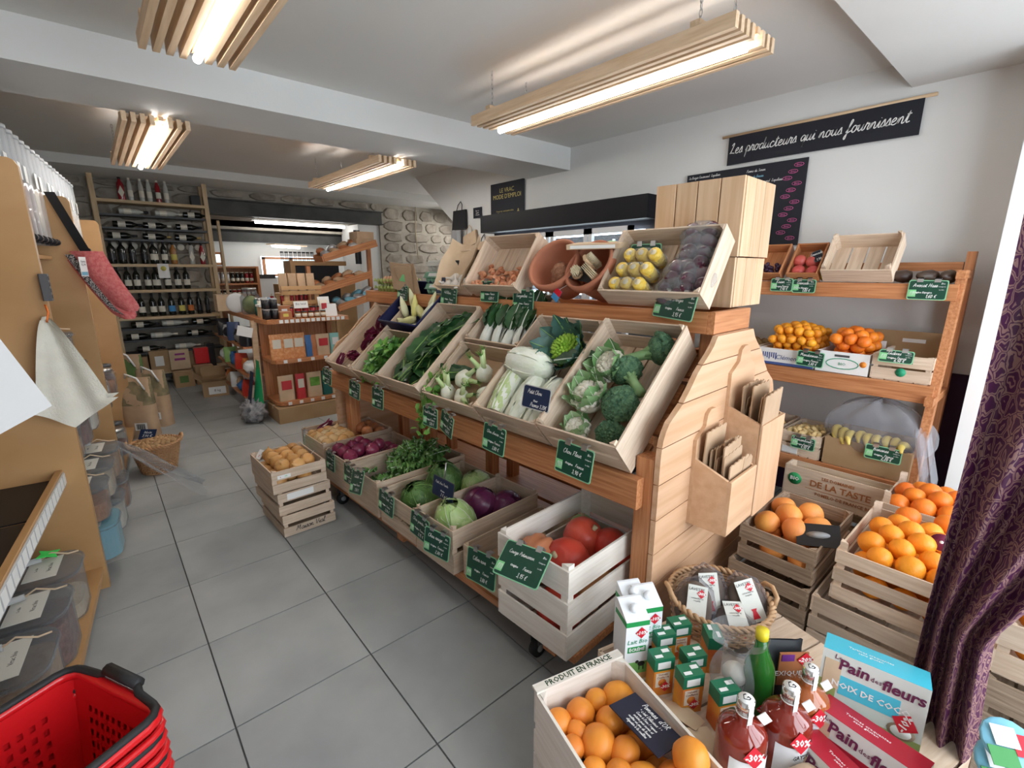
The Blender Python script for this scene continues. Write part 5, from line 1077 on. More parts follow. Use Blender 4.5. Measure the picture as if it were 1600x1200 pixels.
sign('green price sign between the two citrus cartons', SF(2.985, .885, 1.015, roll=-2), 'Mandarines', '3,80 €', w=.135, h=.085); sign('green price sign on the crate with the tree mark', SF(2.99, .51, 1.078, tilt=-20), 'Endives', '6,50 €', w=.14, h=.065)
# third shelf
scrate('s_low1', 'crate of ginger and roots with paper lining on the lowest wall shelf', 2.91, .75, .955, .468, .34, .13, rows=[(0, .06), (.07, .13)]); scrate('s_low2', 'second root crate, nearer the counter end', 2.93, .975, 1.2, .468, .34, .13)
GI = MB().ball(.03, .016, .014, 12, 8, nz=.3, ns=3, seed=2).ball(.014, .018, .012, 8, 6, T(.018, .014, 0), nz=.2).mesh('ginger_root', 'potato')
heap(GI, 'ginger_root', 'knobbly pale root on the lowest wall shelf', 'root', K['s_low1'][0], .01, .30, .01, .19, .05, .018, 90, 'roots in the first crate', 3, dome=.02); heap(GI, 'ginger_root', 'root in the crate nearer the counter end', 'root', K['s_low2'][0], .01, .30, .01, .2, .05, .02, 50, 'roots in the second crate', 2, dome=.02)
scrate('s_low3', 'cardboard coloured crate of bananas wrapped in a big clear plastic bag', 2.91, .36, .735, .468, .34, .15, wood='cardboard', rows=[(0, .15)])
BA = MB().tube([(.10 * math.cos(a), .10 * math.sin(a) - .08, 0) for a in [.6 + k * .24 for k in range(9)]], [.005, .012, .016, .0175, .018, .0175, .016, .011, .006], 8).mesh('banana', 'banana') if mat('banana', (.70, .52, .10), .5, col2=(.75, .60, .18), scale=6) else None
for i in range(9): solo('banana', BA, 'yellow banana in the plastic wrapped crate', 'banana', P('s_low3', .05 + .02 * (i % 3), .04 + i * .038, .16) @ RX(60) @ RZ(rnd.uniform(-20, 20)), 'bananas in the plastic bag')
def bagfn(a, b):
    th = a * 2 * math.pi; ph = b * math.pi * .94 + .03
    r = .29 * (1 + .10 * noise.noise(Vector((math.cos(th) * 2, math.sin(th) * 2, b * 4))) + .03 * math.sin(th * 11 + b * 9))
    return (r * .62 * math.sin(ph) * math.cos(th), r * .82 * math.sin(ph) * math.sin(th), .17 * math.cos(ph) * (1 + .08 * math.sin(th * 7)))
solo('plastic_bag', MB().grid(bagfn, 60, 26).mesh('plastic_bag', 'haze_film'), 'large crumpled clear plastic bag over the banana crate', 'plastic bag', T(3.07, .545, .66))
solo('plastic_bag', MB().grid(lambda a, b: ((.03 + .06 * b) * math.cos(a * 6.28) * (1 + .25 * math.sin(a * 31)), -.02 - b * .06 + .03 * math.sin(a * 6.28), .12 - b * .24 + .02 * math.sin(a * 25)), 40, 8).mesh('plastic_bag_neck', 'haze_film'), 'twisted end of the clear plastic bag hanging beside the shelf post', 'plastic bag', T(2.89, .36, .62))
sign('green price sign on the wrapped banana crate', SF(2.88, .47, .60), 'Bananes', '2,20 €', w=.15, h=.075); sign('green price sign on the root crate', SF(2.885, .83, .555), 'Topinambour', '4,50 €', w=.12, h=.07); solo('paper_label', MB().box(2.905, .86, .475, 2.909, .94, .51).mesh('paper_label', 'paper'), 'crumpled white label below the root crate sign', 'label')

# ================================================================ STACKED CRATES ON THE FLOOR AT THE RIGHT
scrate('f_gf', 'dark weathered wooden crate of pink grapefruits by the bag holders', 1.94, .455, .745, .30, .47, .15, wood='crate_old', rows=[(0, .06), (.085, .15)], posts=.025, group='stacked floor crates')
scrate('f_gf2', 'weathered crate directly under the grapefruits', 1.90, .45, .76, .15, .50, .145, wood='crate_old', rows=[(0, .055), (.08, .145)]); scrate('f_gf3', 'lowest weathered crate under the grapefruits, standing on the floor', 1.90, .45, .76, .006, .50, .14, wood='crate_old', rows=[(0, .055), (.08, .14)])
scrate('f_or', 'pale slatted crate of oranges left of the purple curtain', 1.93, .05, .395, .30, .50, .20, rows=ROWS3(.20), posts=.025, posth=.03); scrate('f_or2', 'weathered slatted crate under the orange crate', 1.90, .03, .44, .155, .54, .14, rows=[(0, .055), (.075, .14)]); scrate('f_or3', 'lowest slatted crate under the oranges, standing on the floor', 1.90, .03, .44, .006, .54, .14, rows=[(0, .055), (.075, .14)])
scrate('f_c3', 'pale slatted crate of oranges farther back, below the banana box', 2.50, .02, .385, .30, .34, .20, rows=ROWS3(.20), posts=.025, posth=.05); scrate('f_c3b', 'slatted crate under the rear orange crate', 2.50, .02, .385, .10, .34, .19, rows=ROWS3(.19))
scrate('f_bio', 'printed wooden box lettered De La Taste, with pale bananas inside', 2.77, .385, .865, .285, .10, .17, rows=[(0, .17)], th=.008)
bio = KT['f_bio']
scrate('f_biob', 'plain crate carrying the printed De La Taste box', 2.50, .40, .86, .10, .37, .18, wood='crate_old', rows=ROWS2(.18))
ob('bio_mark', MB().lathe([(.034, 0), (.034, .001)], 20, T(-.0012, .425, .10) @ RY(-90)).mesh('bio_mark', 'tag_edge2') if mat('tag_edge2', (.02, .32, .10), .5) else None, bio); txt('BIO', .028, 'paper', bio, TF(.425, .10) @ T(0, 0, .002), bold=.0008)
txt('LES DOMAINES', .022, 'onion_brown', bio, TF(.225, .138) @ T(0, 0, .001), bold=.0006); txt('DE LA TASTE', .047, 'onion_brown', bio, TF(.215, .098) @ T(0, 0, .001), bold=.0012); txt('POMELO DE FRANCE BIO', .023, 'onion_brown', bio, TF(.19, .045) @ T(0, 0, .001), bold=.0006); ob('print_line', MB().box(-.001, .05, .066, 0, .37, .0685).mesh('print_line', 'onion_brown'), bio)
for i in range(9): solo('banana', BA, 'pale green banana in the printed De La Taste box', 'banana', P('f_bio', .030 + .022 * (i % 3), .07 + (i // 3) * .15, .115 + .006 * (i % 3)) @ RZ(90 + rnd.uniform(-6, 6)) @ SC(.62), 'bananas in the printed box')
GFm = fruit('grapefruit', .054, 'pomelo', 22, 14, .93, dim=.1); ORm = fruit('orange', .043, 'orange', 20, 12, .95, dim=.08); BOm = fruit('orange', .043, 'blood', 20, 12, .95, dim=.08)
heap(GFm, 'grapefruit', 'large pink orange grapefruit in the dark weathered crate', 'grapefruit', K['f_gf'][0], .01, .44, .01, .285, .0, .054, 16, 'grapefruits', 2, dome=.025, drop=.7)
heap(ORm, 'orange', 'orange in the slatted crate left of the curtain', 'orange', K['f_or'][0], .01, .46, .01, .335, .02, .043, 56, 'oranges in the front slatted crate', 3, dome=.05, drop=.7)
heap(BOm, 'orange', 'red tinged orange in the rear slatted crate', 'orange', K['f_c3'][0], .01, .32, .01, .36, .02, .043, 40, 'oranges in the rear slatted crate', 3, dome=.05, drop=.7)
for i, (x, y, z) in enumerate(((.46, .22, .215), (.47, .10, .225))): solo('orange', BOm, ['deep orange fruit lying between the two orange crates', 'second deep orange fruit between the two crates, nearer the curtain'][i], 'orange', P('f_or', x, y, z))
t = thing('orange_half', 'cut orange half with dark red flesh on the orange heap', 'orange', P('f_or', .22, .09, .255) @ RY(-40)); ob('peel', MB().lathe([(.001, -.03), (.026, -.022), (.038, 0), (.036, .001), (.001, .001)], 20).mesh('peel', 'orange'), t); ob('flesh', MB().cyl(.033, .001, .003, 20).mesh('flesh', 'radic'), t); ob('pith', MB().cyl(.006, .003, .004, 8).mesh('pith', 'paper'), t)
t = thing('black_card', 'black card with a leaf shaped clear mark, stuck on the grapefruit crate', 'sign', P('f_gf', .10, .03, .17) @ RY(-35) @ RZ(20)); ob('card', MB().box(-.05, -.075, 0, .05, .075, .003).mesh('card', 'black'), t); ob('leaf_mark', MB().lathe([(.001, 0), (.016, .0005), (.001, .001)], 16, T(0, 0, .0035) @ SC(1, 2.6, 1)).mesh('leaf_mark', 'grey'), t)

# ================================================================ FOREGROUND PLATFORM
F2 = T(.734, .753, 0) @ RZ(-14.8)
K['pdo'] = (F2 @ T(0, -.60, .20) @ I4, .287, .60, .20)
def xcrate(label, M, L, W, z0, H, **k): return crate(label, M @ T(0, 0, z0), L, W, H, **k)
pc = xcrate('pale wooden crate of small orange squashes, lettered Produit en France', F2 @ T(0, -.60, 0), .287, .60, .20, .20, wood='crate_white', rows=[(0, .075), (.10, .20)], endrows=[(0, .20)], th=.008, posts=.028)
xcrate('crate under the Produit en France crate', F2 @ T(0, -.60, 0), .287, .60, .006, .19, wood='crate_white', rows=[(0, .075), (.10, .19)], th=.008)
bar('top_board', .0, .585, .201, .287, .612, .209, 'crate_white', pc); txt('PRODUIT EN FRANCE', .024, 'inkgreen2' if 'inkgreen2' in MATS or mat('inkgreen2', (.03, .06, .03), .7) else 'black', pc, T(.143, .5985, .2093), sx=.92, bold=.0005)
PD = [fruit('small_squash', .047, 'gold', 22, 14, 1.0 + .1 * k, nz=.05, seed=3 + k, dim=.03) for k in range(3)]
Pd = F2 @ T(0, -.60, .20)
spots = [(.236, .535, .046), (.175, .555, .032), (.114, .545, .036), (.168, .49, .036), (.045, .545, .036), (.075, .50, .026), (.040, .47, .030), (.105, .452, .044), (.150, .405, .034), (.056, .40, .030), (.102, .365, .034), (.150, .335, .034), (.05, .335, .036), (.21, .30, .038), (.10, .29, .038), (.16, .265, .036), (.05, .255, .038), (.215, .215, .04), (.12, .20, .04), (.06, .17, .04), (.17, .13, .04), (.08, .09, .04), (.21, .06, .04), (.14, .05, .038)]
for i, (x, y, r_) in enumerate(spots): solo('small_squash', PD[i % 3], 'small round orange squash in the Produit en France crate', 'squash', Pd @ T(x, y, .135 - r_ * .2) @ rrot() @ SC(r_ / .047), 'small orange squashes')
for i in range(28): solo('small_squash', PD[i % 3], 'small orange squash in the bottom layer of the Produit en France crate', 'squash', Pd @ T(.045 + (i % 4) * .065, .05 + (i // 4) * .08, .048) @ rrot() @ SC(.82), 'lower layer of orange squashes')
solo('small_squash', PD[0], 'small orange squash lying on the lower corner of the black chalk sign', 'squash', Pd @ T(.243, .285, .195) @ SC(.9))
t = thing('chalk_sign', 'black handwritten slate reading Pommes d Or, lying on the orange squashes', 'sign', Pd @ T(.214, .405, .185) @ RY(9) @ RZ(-83) @ SC(.62, .80, .8)); ob('slate', MB().box(-.13, -.062, 0, .13, .062, .004).mesh('slate', 'navy_black') if mat('navy_black', (.008, .01, .028), .6) else None, t)
hand('Pommes  d\'OR', .0105, 'paper', t, T(0, .044, .0047), pen=.24); hand('* c\'est Délicieux ! *', .0068, 'paper', t, T(0, .020, .0047), pen=.24)
hand('Cuire à l\'eau / vapeur\nentière puis ouvrir et\nmettre un peu de beurre\ndéguster à la cuillère', .0055, 'paper', t, T(0, -.022, .0047), pen=.26, gap=2.9)
# platform of crates carrying the promotional goods
pl = thing('goods_table', 'low rough wooden platform carrying the discounted cartons and bottles', 'platform', F2)
for k in range(6): bar('board', .30, -.70 + k * .135, .27, 1.0, -.70 + k * .135 + .128, .292, 'crate', pl)
for (x, y) in ((.31, -.69), (.31, .06), (.95, -.69), (.95, .06)): bar('leg', x, y, 0, x + .045, y + .045, .27, 'crate', pl)
bar('edge_board', .295, -.70, .20, .307, .11, .315, 'crate', pl); bar('edge_board', .30, .105, .20, 1.0, .118, .315, 'crate', pl)
for i, (x, y, r_) in enumerate(((.345, -.13, 20), (.345, -.32, -10))): solo('kraft_paper', MB().grid(lambda a, b: (-.03 + .07 * a, (b - .5) * .2, .01 + .012 * math.sin(b * 7 + i) * a + .03 * (1 - a)), 8, 10).mesh('kraft_paper', 'kraft_pale'), ['crumpled brown paper between the squash crate and the soup cartons', 'crumpled brown paper below the front bottle'][i], 'paper', F2 @ T(x, y, .293) @ RZ(r_))
def promo(parent, M, s='-30%', w_=.05):
    p = ob('promo_sticker', MB().prism([(-w_ / 2, 0), (0, -w_ / 2), (w_ / 2, 0), (0, w_ / 2)], .0006).mesh('promo_sticker', 'promo'), parent, M); txt(s, w_ * .42, 'paper', p, T(0, 0, .0008), shear=.1, bold=.0006); return p
mat('milkwhite', (.82, .84, .86), .35); mat('milkgreen', (.02, .30, .08), .4); mat('grass', (.18, .45, .12), .5); mat('soupgreen', (.01, .16, .08), .4); mat('souporange', (.80, .36, .04), .45, col2=(.62, .14, .03), scale=12, detail=1); mat('creamprint', (.82, .74, .62), .5)
# carton local frame: x -> width (to the right as seen), front faces -y
def milk(label, x, y, rz):
    t = thing('milk_carton', label, 'milk carton', F2 @ T(x, y, .293) @ RZ(rz), 'cream milk cartons'); a = .037
    ob('body', MB().box(-a, -a, 0, a, a, .205).mesh('body', 'milkwhite'), t)
    ob('top', MB().add([(-a, -a, .205), (a, -a, .205), (a, a, .205), (-a, a, .205), (-a, -.004 + a * .9, .238), (a, -.004 + a * .9, .238), (a, a, .238), (-a, a, .238)], [(0, 1, 5, 4), (4, 5, 6, 7), (2, 3, 7, 6), (0, 4, 7, 3), (1, 2, 6, 5)]).mesh('top', 'milkwhite'), t)
    ob('cap', MB().cyl(.014, 0, .016, 16, T(0, -.004, .222) @ RX(40)).mesh('cap', 'milkwhite'), t)
    for nm, z0, z1, m in (('green_band', .188, .204, 'milkgreen'), ('green_label', .098, .118, 'milkgreen'), ('grass_print', .022, .062, 'grass'), ('ground_print', 0, .022, 'butternut')): ob(nm, MB().box(-a + (.008 if nm == 'green_label' else 0), -a - .0008, z0, a - (.008 if nm == 'green_label' else 0), -a, z1).mesh(nm, m), t)
    ob('green_band', MB().box(-a - .0008, -a, .188, -a, a, .204).mesh('green_band', 'milkgreen'), t)
    FRa = T(0, -a - .0012, 0) @ FR
    txt('Lait Bio', .021, 'inkgreen', t, FRa @ T(0, .135, 0), shear=.2); txt('ÉCRÉMÉ', .014, 'paper', t, FRa @ T(0, .108, .0006), bold=.0004)
    cw = ob('cow_print', MB().ball(.012, .0008, .009, 10, 6, T(.018, -a - .001, .055)).ball(.006, .0008, .006, 8, 5, T(.004, -a - .001, .063)).box(.010, -a - .0016, .034, .013, -a - .0008, .05).box(.023, -a - .0016, .034, .026, -a - .0008, .05).mesh('cow_print', 'black'), t)
    promo(t, FRa @ T(.012, .165, .0006), '-10%', .038); return t
milk('front milk carton with a cow picture, nearest the squash crate', .352, .028, -14); milk('milk carton behind the front one, half hidden', .428, .055, -14); milk('third milk carton, farthest from the squashes', .40, .09, -14)
def soup(label, x, y, rz, lie=False):
    t = thing('soup_carton', label, 'soup carton', F2 @ T(x, y, .293) @ RZ(rz), 'orange soup cartons'); a, c_ = .031, .022
    ob('body', MB().box(-a, -c_, 0, a, c_, .085).mesh('body', 'souporange'), t); ob('cream_panel', MB().box(-a + .006, -c_ - .0008, .03, a - .012, -c_, .078).mesh('cream_panel', 'creamprint'), t)
    ob('lid', MB().box(-a - .0005, -c_ - .0005, .085, a + .0005, c_ + .0005, .125).mesh('lid', 'soupgreen'), t)
    for (x0, x1, y0, y1) in ((-a + .006, -.002, -c_ + .006, -c_ + .016), (.004, a - .005, .0, .012)): ob('white_print', MB().box(x0, y0, .1255, x1, y1, .1265).mesh('white_print', 'paper'), t)
    ob('white_print', MB().box(-a + .01, -c_ - .0012, .092, a - .012, -c_ - .0005, .114).mesh('white_print', 'paper'), t)
    ob('bowl_print', MB().lathe([(.013, 0), (.013, .0006)], 14, T(-.004, -c_ - .0006, .045) @ RX(90)).mesh('bowl_print', 'souporange'), t)
    txt('Velouté\nConfiance', .0095, 'onion_brown', t, T(-.004, -c_ - .0014, .068) @ FR, shear=.2); promo(t, T(.006, -c_ - .0012, .03) @ FR, '-30%', .034); return t
for i, (x, y) in enumerate(((.385, -.065), (.455, .0), (.53, .01), (.415, -.145), (.475, -.10), (.46, -.225), (.59, -.07))):
    soup(['orange soup carton next to the front milk carton', 'soup carton right behind the first one', 'soup carton farthest back, against the wicker basket', 'soup carton in the middle of the front row', 'soup carton behind the middle one', 'soup carton nearest the front bottle', 'soup carton with its back turned beside the basket'][i], x, y, -14 if i != 6 else 60)
# bottles
mat('liqueur', (.22, .02, .01), .08, coat=.5, spec=.6); mat('liqueur2', (.35, .09, .02), .08, coat=.5); mat('greenbottle', (.02, .14, .02), .1, coat=.4); mat('labelwhite', (.78, .79, .82), .5); mat('chrome', (.75, .72, .70), .15, .9)
def bottle(label, x, y, s=1, m='liqueur', name=True):
    t = thing('squat_bottle', label, 'bottle', F2 @ T(x, y, .293) @ SC(s), 'squat liqueur bottles'); r = .054
    ob('glass_body', MB().lathe([(.002, 0), (r * .95, .001), (r, .006), (r, .115), (r * .97, .128), (r * .8, .142), (r * .45, .153), (.018, .160), (.017, .18)], 32).mesh('glass_body', m), t)
    ob('stopper', MB().cyl(.0185, .18, .212, 20).mesh('stopper', 'chrome'), t); ob('neck_ring', MB().tube([(.0175 * math.cos(q), .0175 * math.sin(q), .176) for q in [k * .52 for k in range(12)]], .002, 5, closed=True).mesh('neck_ring', 'paper'), t)
    c_ = ob('cap_disc', MB().cyl(.0165, .212, .2135, 20).mesh('cap_disc', 'paper'), t); txt('G', .026, 'black', c_, T(0, 0, .2138))
    ob('label_wrap', MB().grid(lambda a, b: ((r + .0008) * math.cos(-2.9 + a * 2.9), (r + .0008) * math.sin(-2.9 + a * 2.9), .012 + b * .082), 24, 1).mesh('label_wrap', 'labelwhite'), t)
    k = -90 - 14; txt('GAYSEA', .017, 'black', t, RZ(k + 90 + 0) @ T(0, -r - .0014, .070) @ FR, sx=.8) if name else None
    txt('PUNCH FRUITS', .006, 'darkgrey', t, RZ(k + 90) @ T(0, -r - .0014, .048) @ FR, sx=.8)
    ob('seal_strip', MB().box(-.006, -.0192, .150, .006, -.0182, .205).mesh('seal_strip', 'paper'), t, RZ(-14)); promo(t, RZ(-24) @ T(0, -r - .002, .112) @ FR @ RX(-12), '-30%', .05)
    tg = ob('hang_tag', MB().box(0, -.001, -.05, .022, .001, 0).mesh('hang_tag', 'paper'), t, T(.018, -.018, .17) @ RY(-38) @ RZ(-20)); return t
bottle('front red liqueur bottle with a G stopper and white label', .386, -.335, 1.05); bottle('second red liqueur bottle, behind and right of the front one', .515, -.36, 1.05); bottle('amber liqueur bottle, farthest of the three squat ones', .625, -.34, 1.0, 'liqueur2')
t = thing('green_bottle', 'green bottle with a bright yellow screw cap', 'bottle', F2 @ T(.575, -.245, .293) @ RX(-3)); ob('glass_body', MB().lathe([(.002, 0), (.038, .002), (.04, .01), (.04, .13), (.036, .16), (.016, .21), (.014, .235)], 26).mesh('glass_body', 'greenbottle'), t); ob('cap', MB().cyl(.0165, .235, .262, 18).mesh('cap', 'yellowcap') if mat('yellowcap', (.75, .62, .03), .4) else None, t); promo(t, RZ(-30) @ T(0, -.041, .05) @ FR, '-30%', .04)
mat('coffeebag', (.03, .035, .04), .35); mat('brownbox', (.40, .15, .06), .5); mat('violet', (.14, .03, .22), .5)
def pouch(b, w_, d, h_, seed=0, n=10):
    return b.grid(lambda a, c_: (w_ / 2 * math.copysign(abs(math.cos(a * 6.2832)) ** .5, math.cos(a * 6.2832)), d / 2 * math.copysign(abs(math.sin(a * 6.2832)) ** .7, math.sin(a * 6.2832)) * (1 - c_ ** 3 * .92) + .002 * math.sin(a * 30 + c_ * 12 + seed), c_ * h_), 28, n)
t = thing('coffee_pouch', 'dark coffee pouch with a brown front lettered Mexique behind the bottles', 'coffee', F2 @ T(.66, -.235, .293) @ RZ(-25)); ob('pouch_body', pouch(MB(), .12, .06, .20).mesh('pouch_body', 'coffeebag'), t); ob('front_panel', MB().box(-.02, -.034, .08, .06, -.03, .185).mesh('front_panel', 'brownbox'), t); txt('MEXIQUE', .022, 'paper', t, T(0, -.036, .12) @ FR); ob('violet_patch', MB().box(-.015, -.036, .16, .02, -.033, .18).mesh('violet_patch', 'violet'), t); promo(t, T(.05, -.037, .165) @ FR, '-20%', .045)
# clear bag of mozzarella-like white balls
t = thing('clear_bag', 'knotted clear bag of white round buns behind the bottles', 'bag', F2 @ T(.535, -.195, .293))
for i, (x, y, z) in enumerate(((-.022, .01, .05), (.022, -.016, .045), (.0, .0, .105))): ob('bun', MB().ball(.034, .034, .03, 16, 10, nz=.05, seed=i).mesh('bun', 'creamy') if 'creamy' in MATS or mat('creamy', (.78, .74, .66), .6) else None, t, T(x, y, z))
ob('film', MB().grid(lambda a, c_: ((.065 * math.sin(min(1, c_ * 1.25) * 3.0) ** .6 + .006 + max(0, c_ - .82) * .28) * math.cos(a * 6.283) * (1 + .10 * math.sin(a * 44)), (.055 * math.sin(min(1, c_ * 1.25) * 3.0) ** .6 + .006 + max(0, c_ - .82) * .28) * math.sin(a * 6.283), c_ * .235), 44, 18).mesh('film', 'film'), t); promo(t, RZ(-30) @ T(-.01, -.062, .07) @ FR, '-20%', .04)
solo('bread_bag', MB().ball(.075, .055, .045, 24, 14, nz=.2, ns=3, seed=8).mesh('bread_bag', 'film').copy() if 0 else MB().ball(.07, .05, .04, 24, 14, nz=.2, ns=3, seed=8).mesh('bread_bag', 'kraft_pale'), 'crumpled pale bread bag at the bottom edge between bottles and red boxes', 'bread', F2 @ T(.46, -.46, .34))
# wafer bread boxes
mat('boxblue', (.07, .52, .68), .35); mat('boxgrey', (.62, .64, .60), .35); mat('boxred', (.42, .012, .03), .35); mat('boxgreen', (.30, .36, .12), .4); mat('plum', (.12, .015, .06), .5); mat('coconut', (.30, .22, .15), .7)
def wafer(label, M, top, bandtext, m2, back='boxgrey', pct='-10%'):
    t = thing('crispbread_box', label, 'box', M, 'crispbread boxes'); w_, d, h_ = .22, .085, .17
    ob('carton_body', MB().box(-w_ / 2, 0, 0, w_ / 2, d, h_).mesh('carton_body', back), t); ob('top_face', MB().box(-w_ / 2, 0, h_, w_ / 2, d, h_ + .001).mesh('top_face', top), t)
    ob('ribbon', MB().box(-w_ / 2 + .045, -.001, h_ * .36, w_ / 2 - .05, 0, h_ * .66).mesh('ribbon', m2), t); ob('low_print', MB().box(-w_ / 2, -.0008, 0, -w_ / 2 + .04, 0, h_ * .5).box(-w_ / 2, -.0006, 0, w_ / 2, 0, .025).mesh('low_print', 'boxgreen'), t)
    ob('stack_print', MB().box(-w_ / 2 + .008, -.0016, h_ * .42, -w_ / 2 + .045, -.0006, h_ * .86).mesh('stack_print', 'kraft_pale'), t)
    txt('Le', .018, 'plum', t, T(-.075, -.0018, h_ * .93) @ FR, shear=.1); txt('Pain', .040, 'plum', t, T(-.04, -.0018, h_ * .83) @ FR, bold=.001, shear=.1); txt('des', .018, 'plum', t, T(.007, -.0018, h_ * .80) @ FR); txt('fleurs', .038, 'plum', t, T(.062, -.0018, h_ * .79) @ FR, bold=.001, shear=.1)
    txt(bandtext, .022, 'paper', t, T(0, -.002, h_ * .51) @ FR, bold=.0004); txt('Tartines craquantes\nsans gluten', .012, 'paper', t, T(-.01, d / 2, h_ + .0014))
    ob('coconut_print', MB().lathe([(.02, 0), (.02, .0006)], 16, T(.07, -.0008, .035) @ RX(90) @ SC(1.4, 1, 1)).mesh('coconut_print', 'coconut'), t); ob('coconut_print', MB().lathe([(.015, 0), (.015, .0006)], 16, T(.07, -.0016, .035) @ RX(90) @ SC(1.4, 1, 1)).mesh('coconut_print', 'paper'), t)
    promo(t, T(.075, -.0022, .06) @ FR @ RZ(75), pct, .055); return t
WB = T(1.345, .155, .35) @ RZ(-98.5 + 19)
WB = Matrix.Translation((1.33, .150, .352)) @ RZ(-80)
wafer('upper crispbread box with a turquoise top and Noix de Coco band, leaning by the curtain', WB @ RX(-8), 'boxblue', 'NOIX DE COCO', 'boxblue')
wafer('red topped crispbread box leaning below the turquoise one', T(1.185, .135, .256) @ RZ(-97) @ RX(-12), 'boxred', 'AVOINE', 'boxred', pct='-20%')
wafer('red crispbread box lying lowest at the bottom edge of the photo', T(1.065, .160, .225) @ RZ(-110) @ RX(-14), 'boxred', 'AVOINE', 'boxred', pct='-20%')
# ---------------------------------------------------------------- wicker basket of clothes packets
def wicker(label, M, r0, r1, h_, m, handles=True, name='wicker_basket', oval=1, nrow=None):
    t = thing(name, label, 'basket', M); nst = 26; nrow = nrow or int(h_ / .011)
    b = MB()
    for q in range(nrow):
        z = (q + .5) * h_ / nrow; r = r0 + (r1 - r0) * z / h_; ns = nst * 2
        b.tube([((r + .0035 * (1 if (k + q) % 2 else -1)) * math.cos(2 * math.pi * k / ns) * oval, (r + .0035 * (1 if (k + q) % 2 else -1)) * math.sin(2 * math.pi * k / ns), z) for k in range(ns)], .0048, 4, closed=True)
    ob('weave', b.mesh('weave', m), t, kind='stuff')
    b = MB()
    for k in range(nst):
        a = 2 * math.pi * (k + .5) / nst; b.tube([(r0 * math.cos(a) * oval, r0 * math.sin(a), 0), (r1 * math.cos(a) * oval, r1 * math.sin(a), h_)], .0035, 4)
    ob('stakes', b.mesh('stakes', m), t, kind='stuff'); ob('base', MB().lathe([(.001, 0), (r0, 0), (r0, .008), (.001, .008)], 26, SC(oval, 1, 1)).mesh('base', m), t)
    b = MB()
    for s in (0, 1): b.tube([(r1 * math.cos(a) * oval + .006 * math.cos(a) * math.sin(a * 22 + s * 3.14), r1 * math.sin(a) + .006 * math.sin(a) * math.sin(a * 22 + s * 3.14), h_ + .007 * math.cos(a * 22 + s * 3.14)) for a in [k * math.pi / 66 for k in range(132)]], .0065, 5, closed=True)
    ob('braided_rim', b.mesh('braided_rim', m), t)
    if handles:
        for s in (0, 180): ob('handle', MB().tube([(r1 * oval, -.05, h_), (r1 * oval + .012, -.04, h_ + .022), (r1 * oval + .016, 0, h_ + .034), (r1 * oval + .012, .04, h_ + .022), (r1 * oval, .05, h_)], .008, 7).mesh('handle', m), t, RZ(s))
    return t
mat('wicker', (.42, .22, .10), .6, col2=(.52, .30, .15), scale=30); mat('wicker_pale', (.50, .30, .16), .6, col2=(.60, .38, .21), scale=30)
wicker('round wicker basket of brown packets at the foot of the counter end', T(1.50, .615, .175) @ RZ(-41), .13, .165, .215, 'wicker_pale')
bar('plinth_board', 1.36, .47, .0, 1.64, .76, .172, 'crate_old', None, label='upturned wooden box carrying the wicker basket', category='box')
mat('felt', (.14, .10, .075), .9, col2=(.19, .14, .10), scale=14); mat('cardpale', (.70, .70, .64), .5)
def packet(label, M):
    t = thing('wrapped_packet', label, 'packet', M, 'brown packets with printed cards'); ob('contents', MB().ball(.062, .028, .085, 20, 12, nz=.08, seed=4).mesh('contents', 'felt'), t); ob('film', MB().ball(.072, .032, .10, 20, 14, nz=.12, ns=4, seed=2).mesh('film', 'film_thin'), t)
    c_ = ob('card', MB().box(-.032, -.036, -.06, .032, -.0335, .075).mesh('card', 'cardpale'), t); FRp = T(0, -.0368, 0) @ FR
    txt('LAVETTE', .013, 'darkgrey', c_, FRp @ T(-.004, .062, 0)); txt('coton bio et\nrecyclé', .008, 'darkgrey', c_, FRp @ T(0, .03, 0)); ob('dress_print', MB().prism([(-.012, -.02), (.012, -.02), (.006, .004), (.010, .012), (-.010, .012), (-.006, .004)], .0006).mesh('dress_print', 'promo'), c_, FRp @ T(0, -.03, 0)); promo(c_, FRp @ T(.012, .05, .0006), '-30%', .03)
packet('packet with a printed card standing at the left in the basket', T(1.395, .655, .375) @ RZ(-48) @ RX(-28) @ RY(8)); packet('packet with a printed card standing in the middle of the basket', T(1.485, .655, .385) @ RZ(-45) @ RX(-24) @ RY(-4)); packet('packet with a tilted card at the right side of the basket', T(1.56, .545, .375) @ RZ(-45) @ RX(-32) @ RY(-16)); packet('packet lying low at the front rim of the basket', T(1.46, .535, .33) @ RZ(-45) @ RX(-65))
# ---------------------------------------------------------------- curtain, window side
m = mat('curtain', (.045, .008, .03), .55); nt = m.node_tree; N = nt.nodes; L = nt.links; bs = N['Principled BSDF']; bs.inputs['Sheen Weight'].default_value = .0
tc = N.new('ShaderNodeTexCoord'); mp = N.new('ShaderNodeMapping'); mp.inputs['Scale'].default_value = (15, 15, 1); L.new(tc.outputs['UV'], mp.inputs[0])
nz = N.new('ShaderNodeTexNoise'); nz.inputs['Scale'].default_value = 1.6; nz.inputs['Detail'].default_value = 1.5; L.new(mp.outputs[0], nz.inputs['Vector'])
mx = N.new('ShaderNodeMix'); mx.data_type = 'VECTOR'; mx.inputs[0].default_value = .42; L.new(mp.outputs[0], mx.inputs[4]); L.new(nz.outputs['Color'], mx.inputs[5])
vo = N.new('ShaderNodeTexVoronoi'); vo.feature = 'DISTANCE_TO_EDGE'; vo.inputs['Scale'].default_value = 2.6; L.new(mx.outputs[1], vo.inputs['Vector'])
